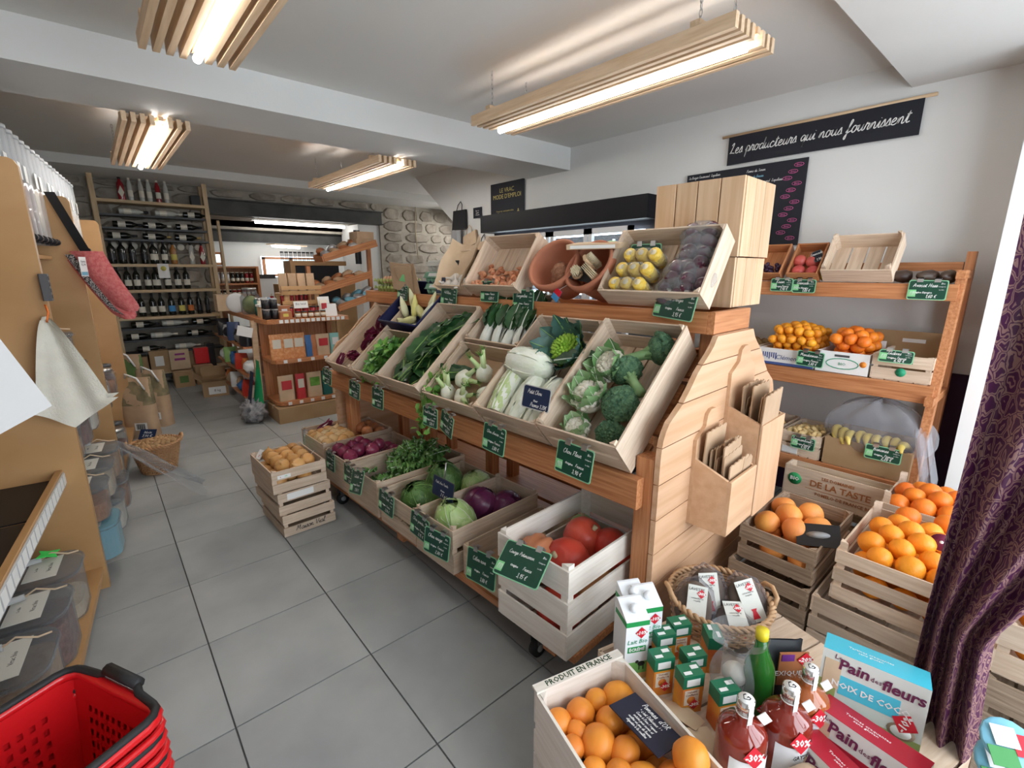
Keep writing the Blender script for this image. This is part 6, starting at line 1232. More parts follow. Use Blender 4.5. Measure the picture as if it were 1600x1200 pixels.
wv = N.new('ShaderNodeMath'); wv.operation = 'MULTIPLY'; wv.inputs[1].default_value = 22; L.new(vo.outputs[0], wv.inputs[0]); sn = N.new('ShaderNodeMath'); sn.operation = 'SINE'; L.new(wv.outputs[0], sn.inputs[0])
cr = N.new('ShaderNodeValToRGB'); cr.color_ramp.elements[0].position = .50; cr.color_ramp.elements[1].position = .60; cr.color_ramp.elements[0].color = (.055, .005, .040, 1); cr.color_ramp.elements[1].color = (.24, .13, .115, 1)
L.new(sn.outputs[0], cr.inputs[0]); L.new(cr.outputs[0], bs.inputs['Base Color'])
def cur(a, b):
    z = .16 + b * 2.2
    yr = -.30 if z > 1.3 else (-.035 + (z - .62) / .68 * -.265 if z > .62 else -.035 - (.62 - z) * .06)
    yl = .094
    y = yl + (yr - yl) * a; am = .022 + .010 * (1 - b)
    return (1.52 + am * math.sin(a * 20) + .02 * math.sin(a * 6 + b * 2), y + .004 * math.sin(b * 9), z)
b = MB().grid(cur, 72, 60); me = b.mesh('curtain', 'curtain'); uv = me.uv_layers.new(name='UVMap')
for lp in me.loops:
    i = lp.vertex_index; a, b_ = (i % 73) / 72, (i // 73) / 60; uv.data[lp.index].uv = (a * .85, b_ * 2.2)
solo('curtain', me, 'purple curtain with a beige damask pattern hanging at the right', 'curtain')
# things behind and right of the curtain
scrate('r_or', 'crate of oranges half hidden behind the curtain at the far right', 1.72, -.33, -.035, .42, .36, .16, rows=ROWS2(.16), posts=.025); heap(ORm, 'orange', 'orange in the crate behind the curtain', 'orange', K['r_or'][0], .01, .33, .01, .28, .02, .042, 26, 'oranges behind the curtain', 2, dome=.05)
scrate('r_or2', 'crate under the oranges behind the curtain', 1.70, -.34, -.03, .22, .38, .19, wood='crate_old', rows=ROWS2(.19)); scrate('r_or3', 'lowest crate behind the curtain', 1.70, -.34, -.03, .006, .38, .2, wood='crate_old', rows=ROWS2(.2))
mat('skyprint', (.20, .48, .62), .35); mat('leafprint', (.06, .28, .08), .4)
for k in range(2):
    t = thing('printed_packet', ['upper glossy blue and green food packet right of the curtain', 'lower glossy blue and green food packet right of the curtain'][k], 'packet', T(1.27, -.085, .56 - k * .055) @ RZ(-60) @ RX(-60 + 8 * k)); 
    ob('packet_body', MB().ball(.05, .012, .05, 14, 8).mesh('packet_body', 'skyprint'), t, SC(1, .6, 1)); ob('leaf_print', MB().box(-.045, -.010, -.045, .0, -.008, -.01).mesh('leaf_print', 'leafprint'), t); ob('red_print', MB().box(0, -.011, -.02, .04, -.009, .02).mesh('red_print', 'promo'), t); ob('white_print', MB().box(-.03, -.0112, -.008, .01, -.0095, .03).mesh('white_print', 'paper'), t)
t = thing('paper_sack', 'brown paper sack with dark lettering at the bottom right corner', 'sack', T(1.16, -.13, 0) @ RZ(-75)); ob('sack_body', pouch(MB(), .20, .12, .47).mesh('sack_body', 'kraft_pale'), t); txt('FARINE DE BLÉ', .034, 'darkgrey', t, T(0, -.062, .30) @ FR @ RZ(80))
bar('packet_stand', 1.18, -.16, .0, 1.34, -.04, .46, 'crate_old', None, label='rough wooden stand under the printed packets, right of the curtain', category='stand')
struct('door_1', MB().box(.86, -.20, 0, .92, -.118, 2.2).mesh('door_1', 'white'))
# ================================================================ LEFT BULK-GOODS UNIT
LF = T(-.15, 2.81, 0) @ RZ(-6.03)          # local y along the front, local x towards the aisle
bu = thing('bulk_shelf', 'long honey coloured wooden shelf unit with tall dividers along the left', 'shelf', LF)
for i, (y, zt, lean) in enumerate(((0, 1.93, .0), (1.197, 1.925, 0), (2.60, 1.90, 0), (-1.62, .62, 0))):
    ob('divider', MB().prism([(-.75, 0), (.0, 0), (.006, zt - .03), (-.004, zt - .008), (-.02, zt), (-.75, zt)], .034, T(0, y, 0) @ XZ).mesh('divider', 'maple'), bu)
for y0, y1 in ((-1.585, 0), (.035, 1.196), (1.232, 2.60)):
    bar('bottom_shelf', -.70, y0, .085, -.01, y1, .115, 'maple', bu)
    bar('shelf_board', -.72, y0, .565, -.08, y1, .585, 'maple', bu); bar('shelf_lip', -.095, y0, .555, -.07, y1, .63, 'maple', bu, bev=.002)
    bar('front_bar', -.30, y0, 1.355, -.24, y1, 1.395, 'maple', bu, bev=.003); bar('shelf_board', -.72, y0, 1.56, -.12, y1, 1.58, 'maple', bu)
    bar('back_panel', -.745, y0, .12, -.735, y1, 1.9, 'maple', bu)
clearmat('rail_plastic', (.85, .86, .88), .5, .1)
bar('price_rail', -.069, -1.585, .562, -.066, -.01, .622, 'rail_plastic', bu)
for k in range(26): bar('rail_label', -.0655, -1.55 + k * .06, .568, -.0648, -1.505 + k * .06, .616, 'paper', bu)
bar('black_mat', -.70, -1.58, .586, -.10, -.45, .592, 'black', bu); bar('black_mat', -.70, -.43, .586, -.10, -.005, .592, 'black', bu)
# gravity dispensers along the top
clearmat('tubeglass', (.88, .90, .92), .22, .06)
CONT = [mat('bulk_%s' % n, c, .8, col2=c2, scale=60, bump=.5, bscale=120) and 'bulk_%s' % n for n, c, c2 in (('rice', (.62, .56, .46), (.72, .68, .58)), ('lentil', (.30, .13, .06), (.40, .2, .1)), ('bean', (.16, .07, .05), (.28, .14, .1)), ('oat', (.55, .44, .30), (.66, .55, .4)), ('nut', (.35, .2, .1), (.5, .32, .18)))]
tube_me = MB().lathe([(.045, 0), (.058, .04), (.060, .05), (.060, .50)], 20).mesh('tube', 'tubeglass'); lid_me = MB().cyl(.063, .50, .52, 20).mesh('lid', 'grey'); sp_me = MB().box(.02, -.012, -.03, .075, .012, .0).cyl(.018, -.02, .02, 10, T(.075, 0, -.01) @ RX(90)).mesh('spout_handle', 'black')
for i in range(21):
    y = .09 + i * .122; lv = rnd.uniform(.15, .40); j = i % 5
    t = thing('bulk_dispenser', 'clear bulk food tube on top of the unit, %s' % ['nearest the ceiling corner of the photo', 'second along the row', 'third along the row', 'fourth along the row', 'fifth along the row', 'sixth along the row', 'seventh, over the first bay', 'eighth along the row', 'ninth along the row', 'tenth, just before the second divider', 'above the second divider', 'first past the second divider', 'second past the second divider', 'third past the second divider', 'fourth past the second divider', 'fifth past the second divider', 'sixth past the second divider', 'seventh past the second divider', 'third from the far end', 'second from the far end', 'last one, at the far end'][i], 'food dispenser', LF @ T(-.16, y, 1.64), 'bulk food tubes')
    ob('tube', tube_me, t); ob('lid', lid_me, t); ob('spout_handle', sp_me, t, T(0, 0, .03)); ob('contents', MB().cyl(.054, .03, lv, 16).mesh('contents', CONT[j]), t)
    if i % 3 != 1: ob('label_card', MB().box(.0605, -.03, .30, .0615, .03, .38).mesh('label_card', 'paper'), t)
# ---------------------------------------------------------------- lidded food bins
def rbox(b, w_, d, h_, r, z0=0, n=5, mi=0, M=I4, taper=1.0):
    """rounded front box: x -d..0 (front at 0), y +-w/2"""
    pts = [(-d, -w_ / 2)]
    for k in range(n + 1): a = -math.pi / 2 + k * math.pi / 2 / n; pts.append((-r + r * math.cos(a), -w_ / 2 + r + r * math.sin(a)))
    for k in range(n + 1): a = k * math.pi / 2 / n; pts.append((-r + r * math.cos(a), w_ / 2 - r + r * math.sin(a)))
    pts.append((-d, w_ / 2)); m_ = len(pts)
    vs = [(x * taper, y * taper, z0) for x, y in pts] + [(x, y, z0 + h_) for x, y in pts]
    fs = [(i, (i + 1) % m_, (i + 1) % m_ + m_, i + m_) for i in range(m_)] + [tuple(range(m_))[::-1], tuple(range(m_, 2 * m_))]
    return b.add(vs, fs, M, mi, False)
def food_bin(label, M, w_=.21, d=.34, h_=.15, cont='bulk_nut', lv=.7, m='bin', scoop=True, green=False, lidlabel=True, slope=0):
    t = thing('food_bin', label, 'food bin', M, 'clear lidded food bins')
    ob('tub', rbox(MB(), w_, d, h_, .07, taper=.95).mesh('tub', m), t); ob('contents', rbox(MB(), w_ - .012, d - .012, h_ * lv, .064, .004, M=T(-.006, 0, 0)).mesh('contents', cont), t)
    ob('lid', rbox(MB(), w_ + .01, d + .01, .02, .075, h_).mesh('lid', m), t, T(.004, 0, 0)); ob('lid_rim', MB().tube([(-d, -w_ / 2 - .004, h_ + .01)] + [(-.07 + .077 * math.cos(a), -w_ / 2 + .07 + .077 * math.sin(a), h_ + .01) for a in [-1.57, -1.05, -.52, 0]] + [(-.07 + .077 * math.cos(a), w_ / 2 - .07 + .077 * math.sin(a), h_ + .01) for a in [0, .52, 1.05, 1.57]] + [(-d, w_ / 2 + .004, h_ + .01)], .004, 5).mesh('lid_rim', 'bin'), t)
    if lidlabel: lc = ob('lid_label', MB().box(-.16, -w_ * .36, h_ + .0205, -.06, w_ * .36, h_ + .0215).mesh('lid_label', 'cardpale'), t); txt('Vrac bio', .02, 'darkgrey', lc, T(-.09, 0, h_ + .0218) @ RZ(90)); txt('Le kilo', .012, 'darkgrey', lc, T(-.13, 0, h_ + .0218) @ RZ(90))
    if scoop:
        s_ = ob('scoop', MB().tube([(-.30, .02, h_ + .035), (-.12, .05, h_ + .04)], .012, 8).mesh('scoop', 'greyscoop') if 'greyscoop' in MATS or mat('greyscoop', (.42, .43, .43), .5) else None, t)
        ob('cord', MB().tube([(-.12, .05, h_ + .04), (-.09, .06, h_ + .055), (-.04, .055, h_ + .035), (-.01, .07, h_ + .03)], .0035, 5).mesh('cord', 'kraft_pale'), s_)
    if green: ob('green_star', MB().prism([((.045 if k % 2 else .022) * math.cos(k * .7854), (.045 if k % 2 else .022) * math.sin(k * .7854)) for k in range(8)], .004, T(-.10, .06, h_ + .05) @ RY(12)).mesh('green_star', 'neon') if mat('neon', (.05, .70, .12), .5) else None, t)
    return t
food_bin('nearest clear food bin on the bottom shelf, full of brown flakes', LF @ T(-.025, -.88, .118), .27, .36, .19, 'bulk_nut', .8)
food_bin('middle clear bin on the bottom shelf, under the green star', LF @ T(-.025, -.59, .118), .25, .36, .19, 'bulk_bean', .8, green=False)
food_bin('third clear bin on the bottom shelf, carrying a bright green star', LF @ T(-.025, -.31, .118), .24, .36, .19, 'bulk_oat', .3, green=True)
NAME = ['at floor level', 'in the second tier', 'in the third tier', 'in the fourth tier']
for ti, z in enumerate((.118, .31, .61, .82)):
    for k in range(3):
        x = (.06, .04, -.02, -.03)[ti]; 
        food_bin('clear food bin past the first divider, %s, %s' % (NAME[ti], ['nearest', 'middle', 'farthest'][k]), LF @ T(x, .17 + k * .30 + ti * .02, z), .25, .38, .15, ['bulk_bean', 'bulk_rice', 'bulk_lentil', 'bulk_oat', 'bulk_nut'][(ti * 2 + k) % 5], .55 + .1 * k, 'bin_blue' if (ti, k) == (0, 0) else 'bin', scoop=ti > 0)
food_bin('small clear bin high in the second bay behind the cloth bag', LF @ T(-.02, .20, 1.06), .16, .2, .12, 'bulk_bean', .4); food_bin('small dark filled bin behind it, beside the cloth bag', LF @ T(0, .40, 1.06), .16, .2, .12, 'bulk_bean', .8)
solo('plastic_wrap', MB().grid(lambda a, b: (.02 + .42 * a + .01 * math.sin(b * 20), -.06 - .05 * a + (b - .5) * .20 * (1 - .6 * abs(a - .45)), .42 - .36 * a + .03 * math.sin(b * 9 + a * 5) + .05 * math.sin(3.1 * b)), 24, 18).mesh('plastic_wrap', 'film'), 'clear plastic bag hanging out from the bins towards the nut basket', 'plastic bag', LF @ T(0, .95, 0))
# jars on the third bay
for i in range(8):
    t = thing('glass_jar', 'glass jar on the lower shelf past the second divider, %s' % ['front low left', 'front low right', 'second row left', 'second row right', 'upper left', 'upper right', 'rear left', 'rear right'][i], 'jar', LF @ T(-.06 - .02 * (i % 2), 1.35 + (i % 4) * .22, .118 if i < 4 else .588), 'jars in the third bay')
    ob('glass', MB().lathe([(.055, 0), (.06, .01), (.06, .14), (.045, .165), (.045, .18)], 16).mesh('glass', 'bin'), t); ob('contents', MB().cyl(.052, .006, .11, 14).mesh('contents', CONT[i % 5]), t); ob('lid', MB().cyl(.048, .18, .20, 16).mesh('lid', 'darkgrey' if i % 2 else 'steel'), t)
# things hanging on the dividers
mat('canvas', (.62, .60, .52), .85, col2=(.68, .66, .58), scale=12, bump=.25, bscale=140); mat('coral', (.62, .12, .12), .8, col2=(.72, .22, .2), scale=60, bump=.3); mat('inkpattern', (.02, .02, .03), .8, col2=(.7, .68, .66), scale=160, lo=.48, hi=.52)
def drape(a, b):
    w_ = .02 + .26 * (b ** .8); z = -b * .46 + (.10 * abs(a - .42) * 2 if b > .75 else 0) * (b - .75) * 4
    return ((a - .45) * w_ + .04 * b, .012 * math.sin(a * 13) * b + .03 * math.sin(a * 3.1) - .05 * b, z)
b = MB().grid(drape, 24, 20); b.grid(lambda a, c_: Vector(drape(a, c_)) + Vector((0, .045, .01)), 24, 20)
solo('cloth_bag', b.mesh('cloth_bag', 'canvas'), 'cream cotton bag hanging by its corner from the first divider', 'cloth bag', LF @ T(-.01, -.075, 1.30))
ob_ = thing('hanging_hook', 'orange string with which the cotton bag hangs', 'string', LF @ T(.0, -.03, 1.36)); ob('string', MB().tube([(0, 0, 0), (.006, -.01, -.03), (-.002, -.03, -.07)], .004, 5).mesh('string', 'orangestr') if mat('orangestr', (.8, .18, .03), .6) else None, ob_)
t = thing('oven_glove', 'coral pink oven glove with patterned edge hanging on a black strap', 'oven glove', LF @ T(.03, 1.14, 1.63) @ RZ(-20))
ob('strap', MB().grid(lambda a, b: ((a - .5) * .05 - .10 + b * .13, -.02, .31 - b * .36), 2, 10).grid(lambda a, b: ((a - .5) * .05 - .10 + b * .13, -.012, .31 - b * .36), 2, 10).mesh('strap', 'black'), t)
def glove(a, b): 
    w_ = .17 * (1 - .25 * b) * (1 if b < .85 else math.sqrt(max(.02, 1 - ((b - .85) / .17) ** 2)))
    return ((a - .5) * w_ + .03 + .18 * b, -.03 - .022 * math.sin(a * 3.14) - .02 * math.sin(b * 3), -.02 - b * .36)
ob('glove_front', MB().grid(glove, 12, 18).mesh('glove_front', 'coral'), t); ob('glove_back', MB().grid(lambda a, b: Vector(glove(a, b)) + Vector((-.035, .03, -.05)), 12, 18).mesh('glove_back', 'coral'), t)
ob('patterned_lining', MB().grid(lambda a, b: Vector(glove(a * .3, b)) + Vector((-.025, .0, -.02)), 4, 16).mesh('patterned_lining', 'inkpattern'), t)
t = thing('shelf_tag', 'white and blue price tag sticking out beside the oven glove', 'price tag', LF @ T(.03, 1.02, 1.52) @ RZ(65)); ob('card', MB().box(-.03, -.002, -.055, .03, 0, .055).mesh('card', 'paper'), t); ob('print_band', MB().box(-.026, -.003, -.05, .026, -.002, -.03).mesh('print_band', 'skyprint'), t); txt('Gants\n12,90', .018, 'darkgrey', t, T(0, -.0035, .02) @ FR)
t = thing('scanner_clip', 'small dark grey plastic holder on the edge of the first divider', 'holder', LF @ T(.012, -.01, 1.43)); bar('case', -.014, -.03, -.055, .014, .01, .055, 'darkgrey', t, bev=.004)
for k in range(4): bar('button', .0142, -.02, -.045 + k * .025, .0155, .0, -.03 + k * .025, 'black', t)
mat('sheetwhite', (.60, .59, .58), .8)
# big white sheet in the foreground left
sh = [Vector(p) for p in ((-.109, 1.5, 1.194), (-.175, 1.5, 1.385), (-.46, 1.42, 1.36), (-.40, 1.42, 1.05))]
solo('paper_sheet', MB().grid(lambda a, b: sh[0] * (1 - a) * (1 - b) + sh[3] * a * (1 - b) + sh[1] * (1 - a) * b + sh[2] * a * b + Vector((0, .012 * math.sin(a * 3), 0)), 10, 8).mesh('paper_sheet', 'sheetwhite'), 'large blank white sheet standing out from the shelf at the left', 'paper sheet')
bar('sheet_holder', -.44, 1.50, .63, -.40, 1.52, 1.30, 'maple', None, label='slim wooden post holding the big white sheet', category='post')
# ---------------------------------------------------------------- red shopping baskets, stacked
A = Vector((-.165, 1.350, 0)); ang = math.degrees(math.atan2(-.888, .46))
def red_basket(label, z, zb=None):
    t = thing('shopping_basket', label, 'shopping basket', T(A.x, A.y, z) @ RZ(ang), 'stack of red shopping baskets'); W_, L_, H_ = .30, .43, .22; ins = .035
    # local x along the short side, local -y along the long side
    c4 = [(0, 0), (W_, 0), (W_, -L_), (0, -L_)]; b4 = [(ins, -ins), (W_ - ins, -ins), (W_ - ins, -L_ + ins), (ins, -L_ + ins)]
    for k in range(4):
        b = MB(); p, q = c4[k], c4[(k + 1) % 4]; p2, q2 = b4[k], b4[(k + 1) % 4]; ln = math.hypot(q[0] - p[0], q[1] - p[1]); n = int(ln / .011); m_ = 16
        for off in (0, .003):
            vs = []
            for j in range(m_ + 1):
                s = j / m_
                for i in range(n + 1):
                    u = i / n; x = (p[0] * (1 - u) + q[0] * u) * s + (p2[0] * (1 - u) + q2[0] * u) * (1 - s); y = (p[1] * (1 - u) + q[1] * u) * s + (p2[1] * (1 - u) + q2[1] * u) * (1 - s)
                    cx, cy = W_ / 2, -L_ / 2; kx = 1 - off / .2; vs.append((cx + (x - cx) * kx, cy + (y - cy) * kx, -H_ + s * H_))
            fs = [(j * (n + 1) + i, j * (n + 1) + i + 1, (j + 1) * (n + 1) + i + 1, (j + 1) * (n + 1) + i) for j in range(m_) for i in range(n) if not (3 <= j <= 12 and j % 2 == 1 and i % 2 == 1 and 3 < i < n - 4)]
            b.add(vs, fs)
        ob('wall', b.mesh('wall', 'red'), t)
    ob('bottom', MB().prism(b4[::-1], .004, T(0, 0, -H_)).mesh('bottom', 'red'), t)
    rim = []
    for (cx, cy, a0) in ((W_ - .03, -.03, 0), (.03, -.03, 90), (.03, -L_ + .03, 180), (W_ - .03, -L_ + .03, 270)):
        for a in (0, 30, 60, 90): rim.append((cx + .036 * math.cos(R(a0 + a)), cy + .036 * math.sin(R(a0 + a)), 0))
    ob('rim', MB().tube(rim, .012, 8, closed=True).tube([(x * 1.02 - .003, y * 1.02 + .004, -.028) for x, y, _ in rim], .008, 6, closed=True).mesh('rim', 'red'), t)
    hd = [(x, y, .012) for x, y, _ in rim]; 
    hp = []
    for i, p in enumerate(hd):
        hp.append(p)
        if i == 3: hp[-1] = p
    # step in the short side, where the grip lies
    grip = [(W_ * .72, .012, .012), (W_ * .66, .020, .022), (W_ * .34, .020, .022), (W_ * .28, .012, .012)]
    hp = hd[:4] + grip + hd[4:]
    ob('handle', MB().tube(hp, .0085, 8, closed=True).mesh('handle', 'rubber'), t); ob('grip', MB().tube([(W_ * .68, .021, .024), (W_ * .32, .021, .024)], .013, 8).mesh('grip', 'rubber'), t)
    return t
red_basket('topmost red plastic shopping basket with a black handle, bottom left', .60); red_basket('red shopping basket nested under the topmost one', .545); red_basket('lower red shopping basket of the stack', .49)
for k in range(4): red_basket(['fourth', 'fifth', 'sixth', 'lowest'][k] + ' red shopping basket of the stack, out of the light', .435 - k * .055)
# ---------------------------------------------------------------- basket of walnuts, feed sacks on the floor
wicker('brown wicker basket heaped with walnuts on the aisle floor', T(.19, 4.36, 0) @ SC(1.12), .095, .14, .20, 'wicker', name='walnut_basket')
WN = MB().ball(.021, .018, .018, 10, 7, nz=.1, ns=5, seed=3).mesh('walnut', 'walnut')
for i in range(80):
    a = i * 2.4; r = .135 * math.sqrt(i / 80); solo('walnut', WN, 'walnut in the brown wicker basket', 'walnut', T(.19 + r * math.cos(a), 4.36 + r * math.sin(a), .205 + .035 * (1 - (r / .135) ** 2) + rnd.uniform(0, .01)) @ rrot(), 'walnuts in the basket')
t = thing('navy_sign', 'small navy price card stuck in the walnuts', 'price sign', T(.16, 4.46, .27) @ RZ(-38) @ RX(55)); ob('card', MB().box(-.06, -.04, 0, .06, .04, .003).mesh('card', 'navy'), t); txt('Noix\n7,90 €', .028, 'paper', t, T(0, 0, .0035), shear=.2)
mat('sackprint', (.16, .13, .07), .8, col2=(.30, .24, .13), scale=12); mat('sackgreen', (.12, .20, .06), .8)
def sack(label, x, y, s=1, rz=0, top='sackprint'):
    t = thing('charcoal_sack', label, 'sack', T(x, y, 0) @ RZ(rz) @ SC(s), 'brown paper sacks in the aisle'); 
    ob('sack_body', pouch(MB(), .26, .16, .56).mesh('sack_body', 'kraft'), t); ob('upper_print', MB().grid(lambda a, c_: ((.131) * math.copysign(abs(math.cos(a * 6.2832)) ** .5, math.cos(a * 6.2832)), .081 * math.copysign(abs(math.sin(a * 6.2832)) ** .7, math.sin(a * 6.2832)) * (1 - (.55 + c_ * .45) ** 3 * .92), (.55 + c_ * .44) * .56), 28, 6).mesh('upper_print', top), t)
    ob('barcode_label', MB().box(-.02, -.083, .08, .08, -.0815, .15).mesh('barcode_label', 'paper'), t); b = MB()
    for k in range(9): b.box(-.005 + k * .008, -.0838, .09, -.001 + k * .008 + .002 * (k % 2), -.083, .14)
    ob('barcode', b.mesh('barcode', 'black'), t); ob('rope_handle', MB().tube([(-.06, -.02, .54), (-.04, -.05, .60), (.05, -.06, .56), (.09, -.04, .45)], .008, 6).mesh('rope_handle', 'paper'), t); return t
sack('nearer brown paper sack with a barcode label by the divider', .17, 5.40, 1.0, -30); sack('second brown paper sack, behind and right of the nearer one', .31, 5.72, 1.0, -35); sack('green printed paper sack standing farthest back', .16, 6.35, 1.15, -30, 'sackgreen')
for k in range(7): solo('foil_pack', MB().ball(.12, .07, .035, 14, 8, nz=.2, ns=3, seed=k).mesh('foil_pack', 'foil') if 'foil' in MATS or mat('foil', (.55, .56, .58), .3, .5) else None, 'silver grey pack in the stack beside the green sack', 'pack', T(.06, 6.05, .30 + k * .065) @ RZ(k * 20), 'silver packs by the sacks')
bar('pack_stand', -.06, 5.93, 0, .16, 6.17, .27, 'maple', None, label='low wooden stand carrying the silver packs', category='stand')
# ================================================================ WINE RACK AT THE STONE WALL
wr = thing('wine_rack', 'tall wooden wine rack in front of the stone wall, light and dark shelves', 'wine rack')
for x in (.16, 1.30): bar('post', x, 7.70, 0, x + .05, 7.76, 2.66, 'rackwood', wr); bar('post', x, 7.96, 0, x + .05, 8.0, 2.6, 'rackwood', wr)
for z in (2.33, 1.575, 1.255, .915): bar('shelf', .21, 7.70, z - .035, 1.30, 7.98, z, 'rackwood', wr)
DS = (2.165, 2.01, 1.875, .775, .625, .455)
for z in DS: bar('dark_shelf', .21, 7.72, z - .022, 1.30, 7.98, z, 'darkmetal', wr)
bar('bottom_shelf', .21, 7.70, .16, 1.30, 7.98, .18, 'rackwood', wr); bar('bottom_rail', .21, 7.72, .10, 1.3, 7.75, .15, 'darkmetal', wr)
mat('wineglass', (.008, .010, .008), .12, coat=.4); mat('wineclear', (.50, .50, .46), .12, coat=.3); mat('winered', (.28, .01, .015), .15, coat=.3); mat('wineamber', (.32, .13, .03), .15, coat=.3); mat('labelcream', (.70, .66, .56), .6); mat('labelblue', (.06, .28, .60), .6); mat('labelyellow', (.60, .52, .12), .6); mat('labelorange', (.60, .18, .04), .6); mat('goldfoil', (.55, .40, .16), .35, .6); mat('blackfoil', (.02, .02, .025), .35)
_bt = {}
def wine(label, M, g='wineglass', lab='labelcream', foil='blackfoil', fat=1.0, group=None, diamond=False):
    t = thing('wine_bottle', label, 'bottle', M, group); k = (g, fat)
    if k not in _bt: _bt[k] = MB().lathe([(.001, 0), (.036 * fat, .002), (.0375 * fat, .01), (.0375 * fat, .175), (.034 * fat, .195), (.018, .225), (.014, .24), (.014, .262)], 14).mesh('glass_body', g)
    ob('glass_body', _bt[k], t)
    if foil not in _bt: _bt[foil] = MB().cyl(.0155, .245, .295, 12).mesh('foil', foil)
    ob('foil', _bt[foil], t)
    kk = (lab, fat, diamond)
    if kk not in _bt:
        if diamond: _bt[kk] = MB().prism([(-.03, .09), (0, .03), (.03, .09), (0, .17)], .001, T(0, -.0385 * fat, 0) @ XZ).mesh('label', lab)
        else: _bt[kk] = MB().grid(lambda a, b: ((.0383 * fat) * math.cos(-2.75 + a * 2.4), (.0383 * fat) * math.sin(-2.75 + a * 2.4), .05 + b * .075), 10, 1).mesh('label', lab)
    ob('label', _bt[kk], t); return t
g0 = 'bottles in the wine rack'
for i, x in enumerate((.46, .55, .66, .74, .83, .914)):
    wine('bottle on the top shelf of the rack, %s' % ['dark one with a diamond label, far left', 'clear one, second from the left', 'clear one, third from the left', 'clear one, fourth from the left', 'rosy red one, fifth', 'clear one, farthest right'][i], T(x, 7.82, 2.332), ['winered', 'wineclear', 'wineclear', 'wineclear', 'winered', 'wineclear'][i], ['labelcream'][0], 'blackfoil' if i == 0 else 'labelcream', .75 if i else 1, g0, i == 0)
solo('dark_box', MB().box(1.18, 7.80, 2.332, 1.28, 7.95, 2.46).mesh('dark_box', 'black'), 'small dark box at the right end of the top rack shelf', 'box')
r5 = (.26, .36, .46, .58, .68, .79, .89, 1.09, 1.21); r6 = (.27, .37, .46, .57, .66, .78, .89, .99); r7 = (.36, .46, .58, .67, .78, .89, .99, 1.09, 1.19)
ordn = ['first', 'second', 'third', 'fourth', 'fifth', 'sixth', 'seventh', 'eighth', 'ninth']
for i, x in enumerate(r5): wine('upright bottle on the upper pale shelf, %s from the left' % ordn[i], T(x, 7.80, 1.577), ['wineglass', 'wineglass', 'wineglass', 'wineglass', 'wineglass', 'wineglass', 'wineamber', 'wineclear', 'winered'][i], ['blackfoil', 'blackfoil', 'blackfoil', 'blackfoil', 'labelcream', 'labelcream', 'labelyellow', 'labelcream', 'labelcream'][i], 'blackfoil', [1.1, 1.1, .95, .9, 1.2, .95, .95, .8, .8][i], g0, i > 6)
for i, x in enumerate(r6): wine('upright bottle on the middle pale shelf, %s from the left' % ordn[i], T(x, 7.80, 1.257), 'wineglass', 'labelcream', 'blackfoil', 1.15 if i == 4 else 1, g0)
for i, x in enumerate(r7): wine('upright bottle on the lower pale shelf, %s from the left' % ordn[i], T(x, 7.80, .917), 'wineglass', ['labelcream', 'labelcream', 'labelcream', 'labelcream', 'labelblue', 'labelyellow', 'labelorange', 'blackfoil', 'blackfoil'][i], 'blackfoil', [1, 1, 1, 1, 1.05, 1, .95, .85, .85][i], g0)
LAY = [(2.165, .40, 'wineclear'), (2.165, .76, 'wineclear'), (2.165, 1.06, 'wineglass'), (2.01, .32, 'wineglass'), (2.01, .62, 'wineglass'), (2.01, .96, 'wineglass'), (1.875, .25, 'wineglass'), (1.875, .60, 'wineglass'), (1.875, .93, 'wineglass'), (.775, .32, 'wineglass'), (.775, .64, 'wineclear'), (.775, .98, 'wineglass'), (.625, .25, 'wineglass'), (.625, .50, 'wineclear'), (.625, .90, 'wineglass'), (.455, .34, 'wineglass'), (.455, .74, 'wineclear')]
for i, (z, x, g_) in enumerate(LAY):
    sh_ = {2.165: 'uppermost', 2.01: 'second', 1.875: 'third', .775: 'fourth', .625: 'fifth', .455: 'lowest'}[z]
    wine('bottle lying on the %s dark shelf, %s' % (sh_, ['left', 'middle', 'right'][(i % 3) if i < 15 else i - 15]), T(x, 7.80, z + .04) @ RY(90), g_, 'labelcream', 'goldfoil' if i in (7, 8) else 'labelcream' if i % 3 == 1 else 'blackfoil', 1, g0)
b = MB()
for k in range(10): b.ball(.045, .01, .045, 12, 6, T(.30 + k * .10, 7.96, 1.80))
ob('round_medallions', b.mesh('round_medallions', 'labelcream'), wr)
t = thing('shelf_card', 'white card with a yellow sun hanging from the upper pale shelf', 'card', T(.745, 7.69, 1.56)); ob('card', MB().box(-.06, -.002, -.16, .06, 0, .02).mesh('card', 'paper'), t); ob('sun_print', MB().lathe([(.03, 0), (.03, .001)], 14, T(0, -.003, -.04) @ RX(90)).mesh('sun_print', 'labelyellow'), t)
def cbox(label, x0, y0, z0, x1, y1, z1, m='cardboard', rz=0, name='cardboard_box', lab=None, group=None, prt=None):
    t = thing(name, label, 'box', T((x0 + x1) / 2, (y0 + y1) / 2, z0) @ RZ(rz), group); a, b_, h_ = (x1 - x0) / 2, (y1 - y0) / 2, z1 - z0
    ob('body', MB().box(-a, -b_, 0, a, b_, h_).mesh('body', m), t); ob('tape', MB().box(-a - .001, -.02, h_ * .8, a + .001, .02, h_ + .001).mesh('tape', 'kraft_pale'), t)
    if lab: ob('label_patch', MB().box(-a * .5, -b_ - .0015, h_ * .3, a * .4, -b_, h_ * .75).mesh('label_patch', lab), t)
    if prt: txt(prt, min(.05, a * .5), 'darkgrey', t, T(0, -b_ - .002, h_ * .5) @ FR)
    return t
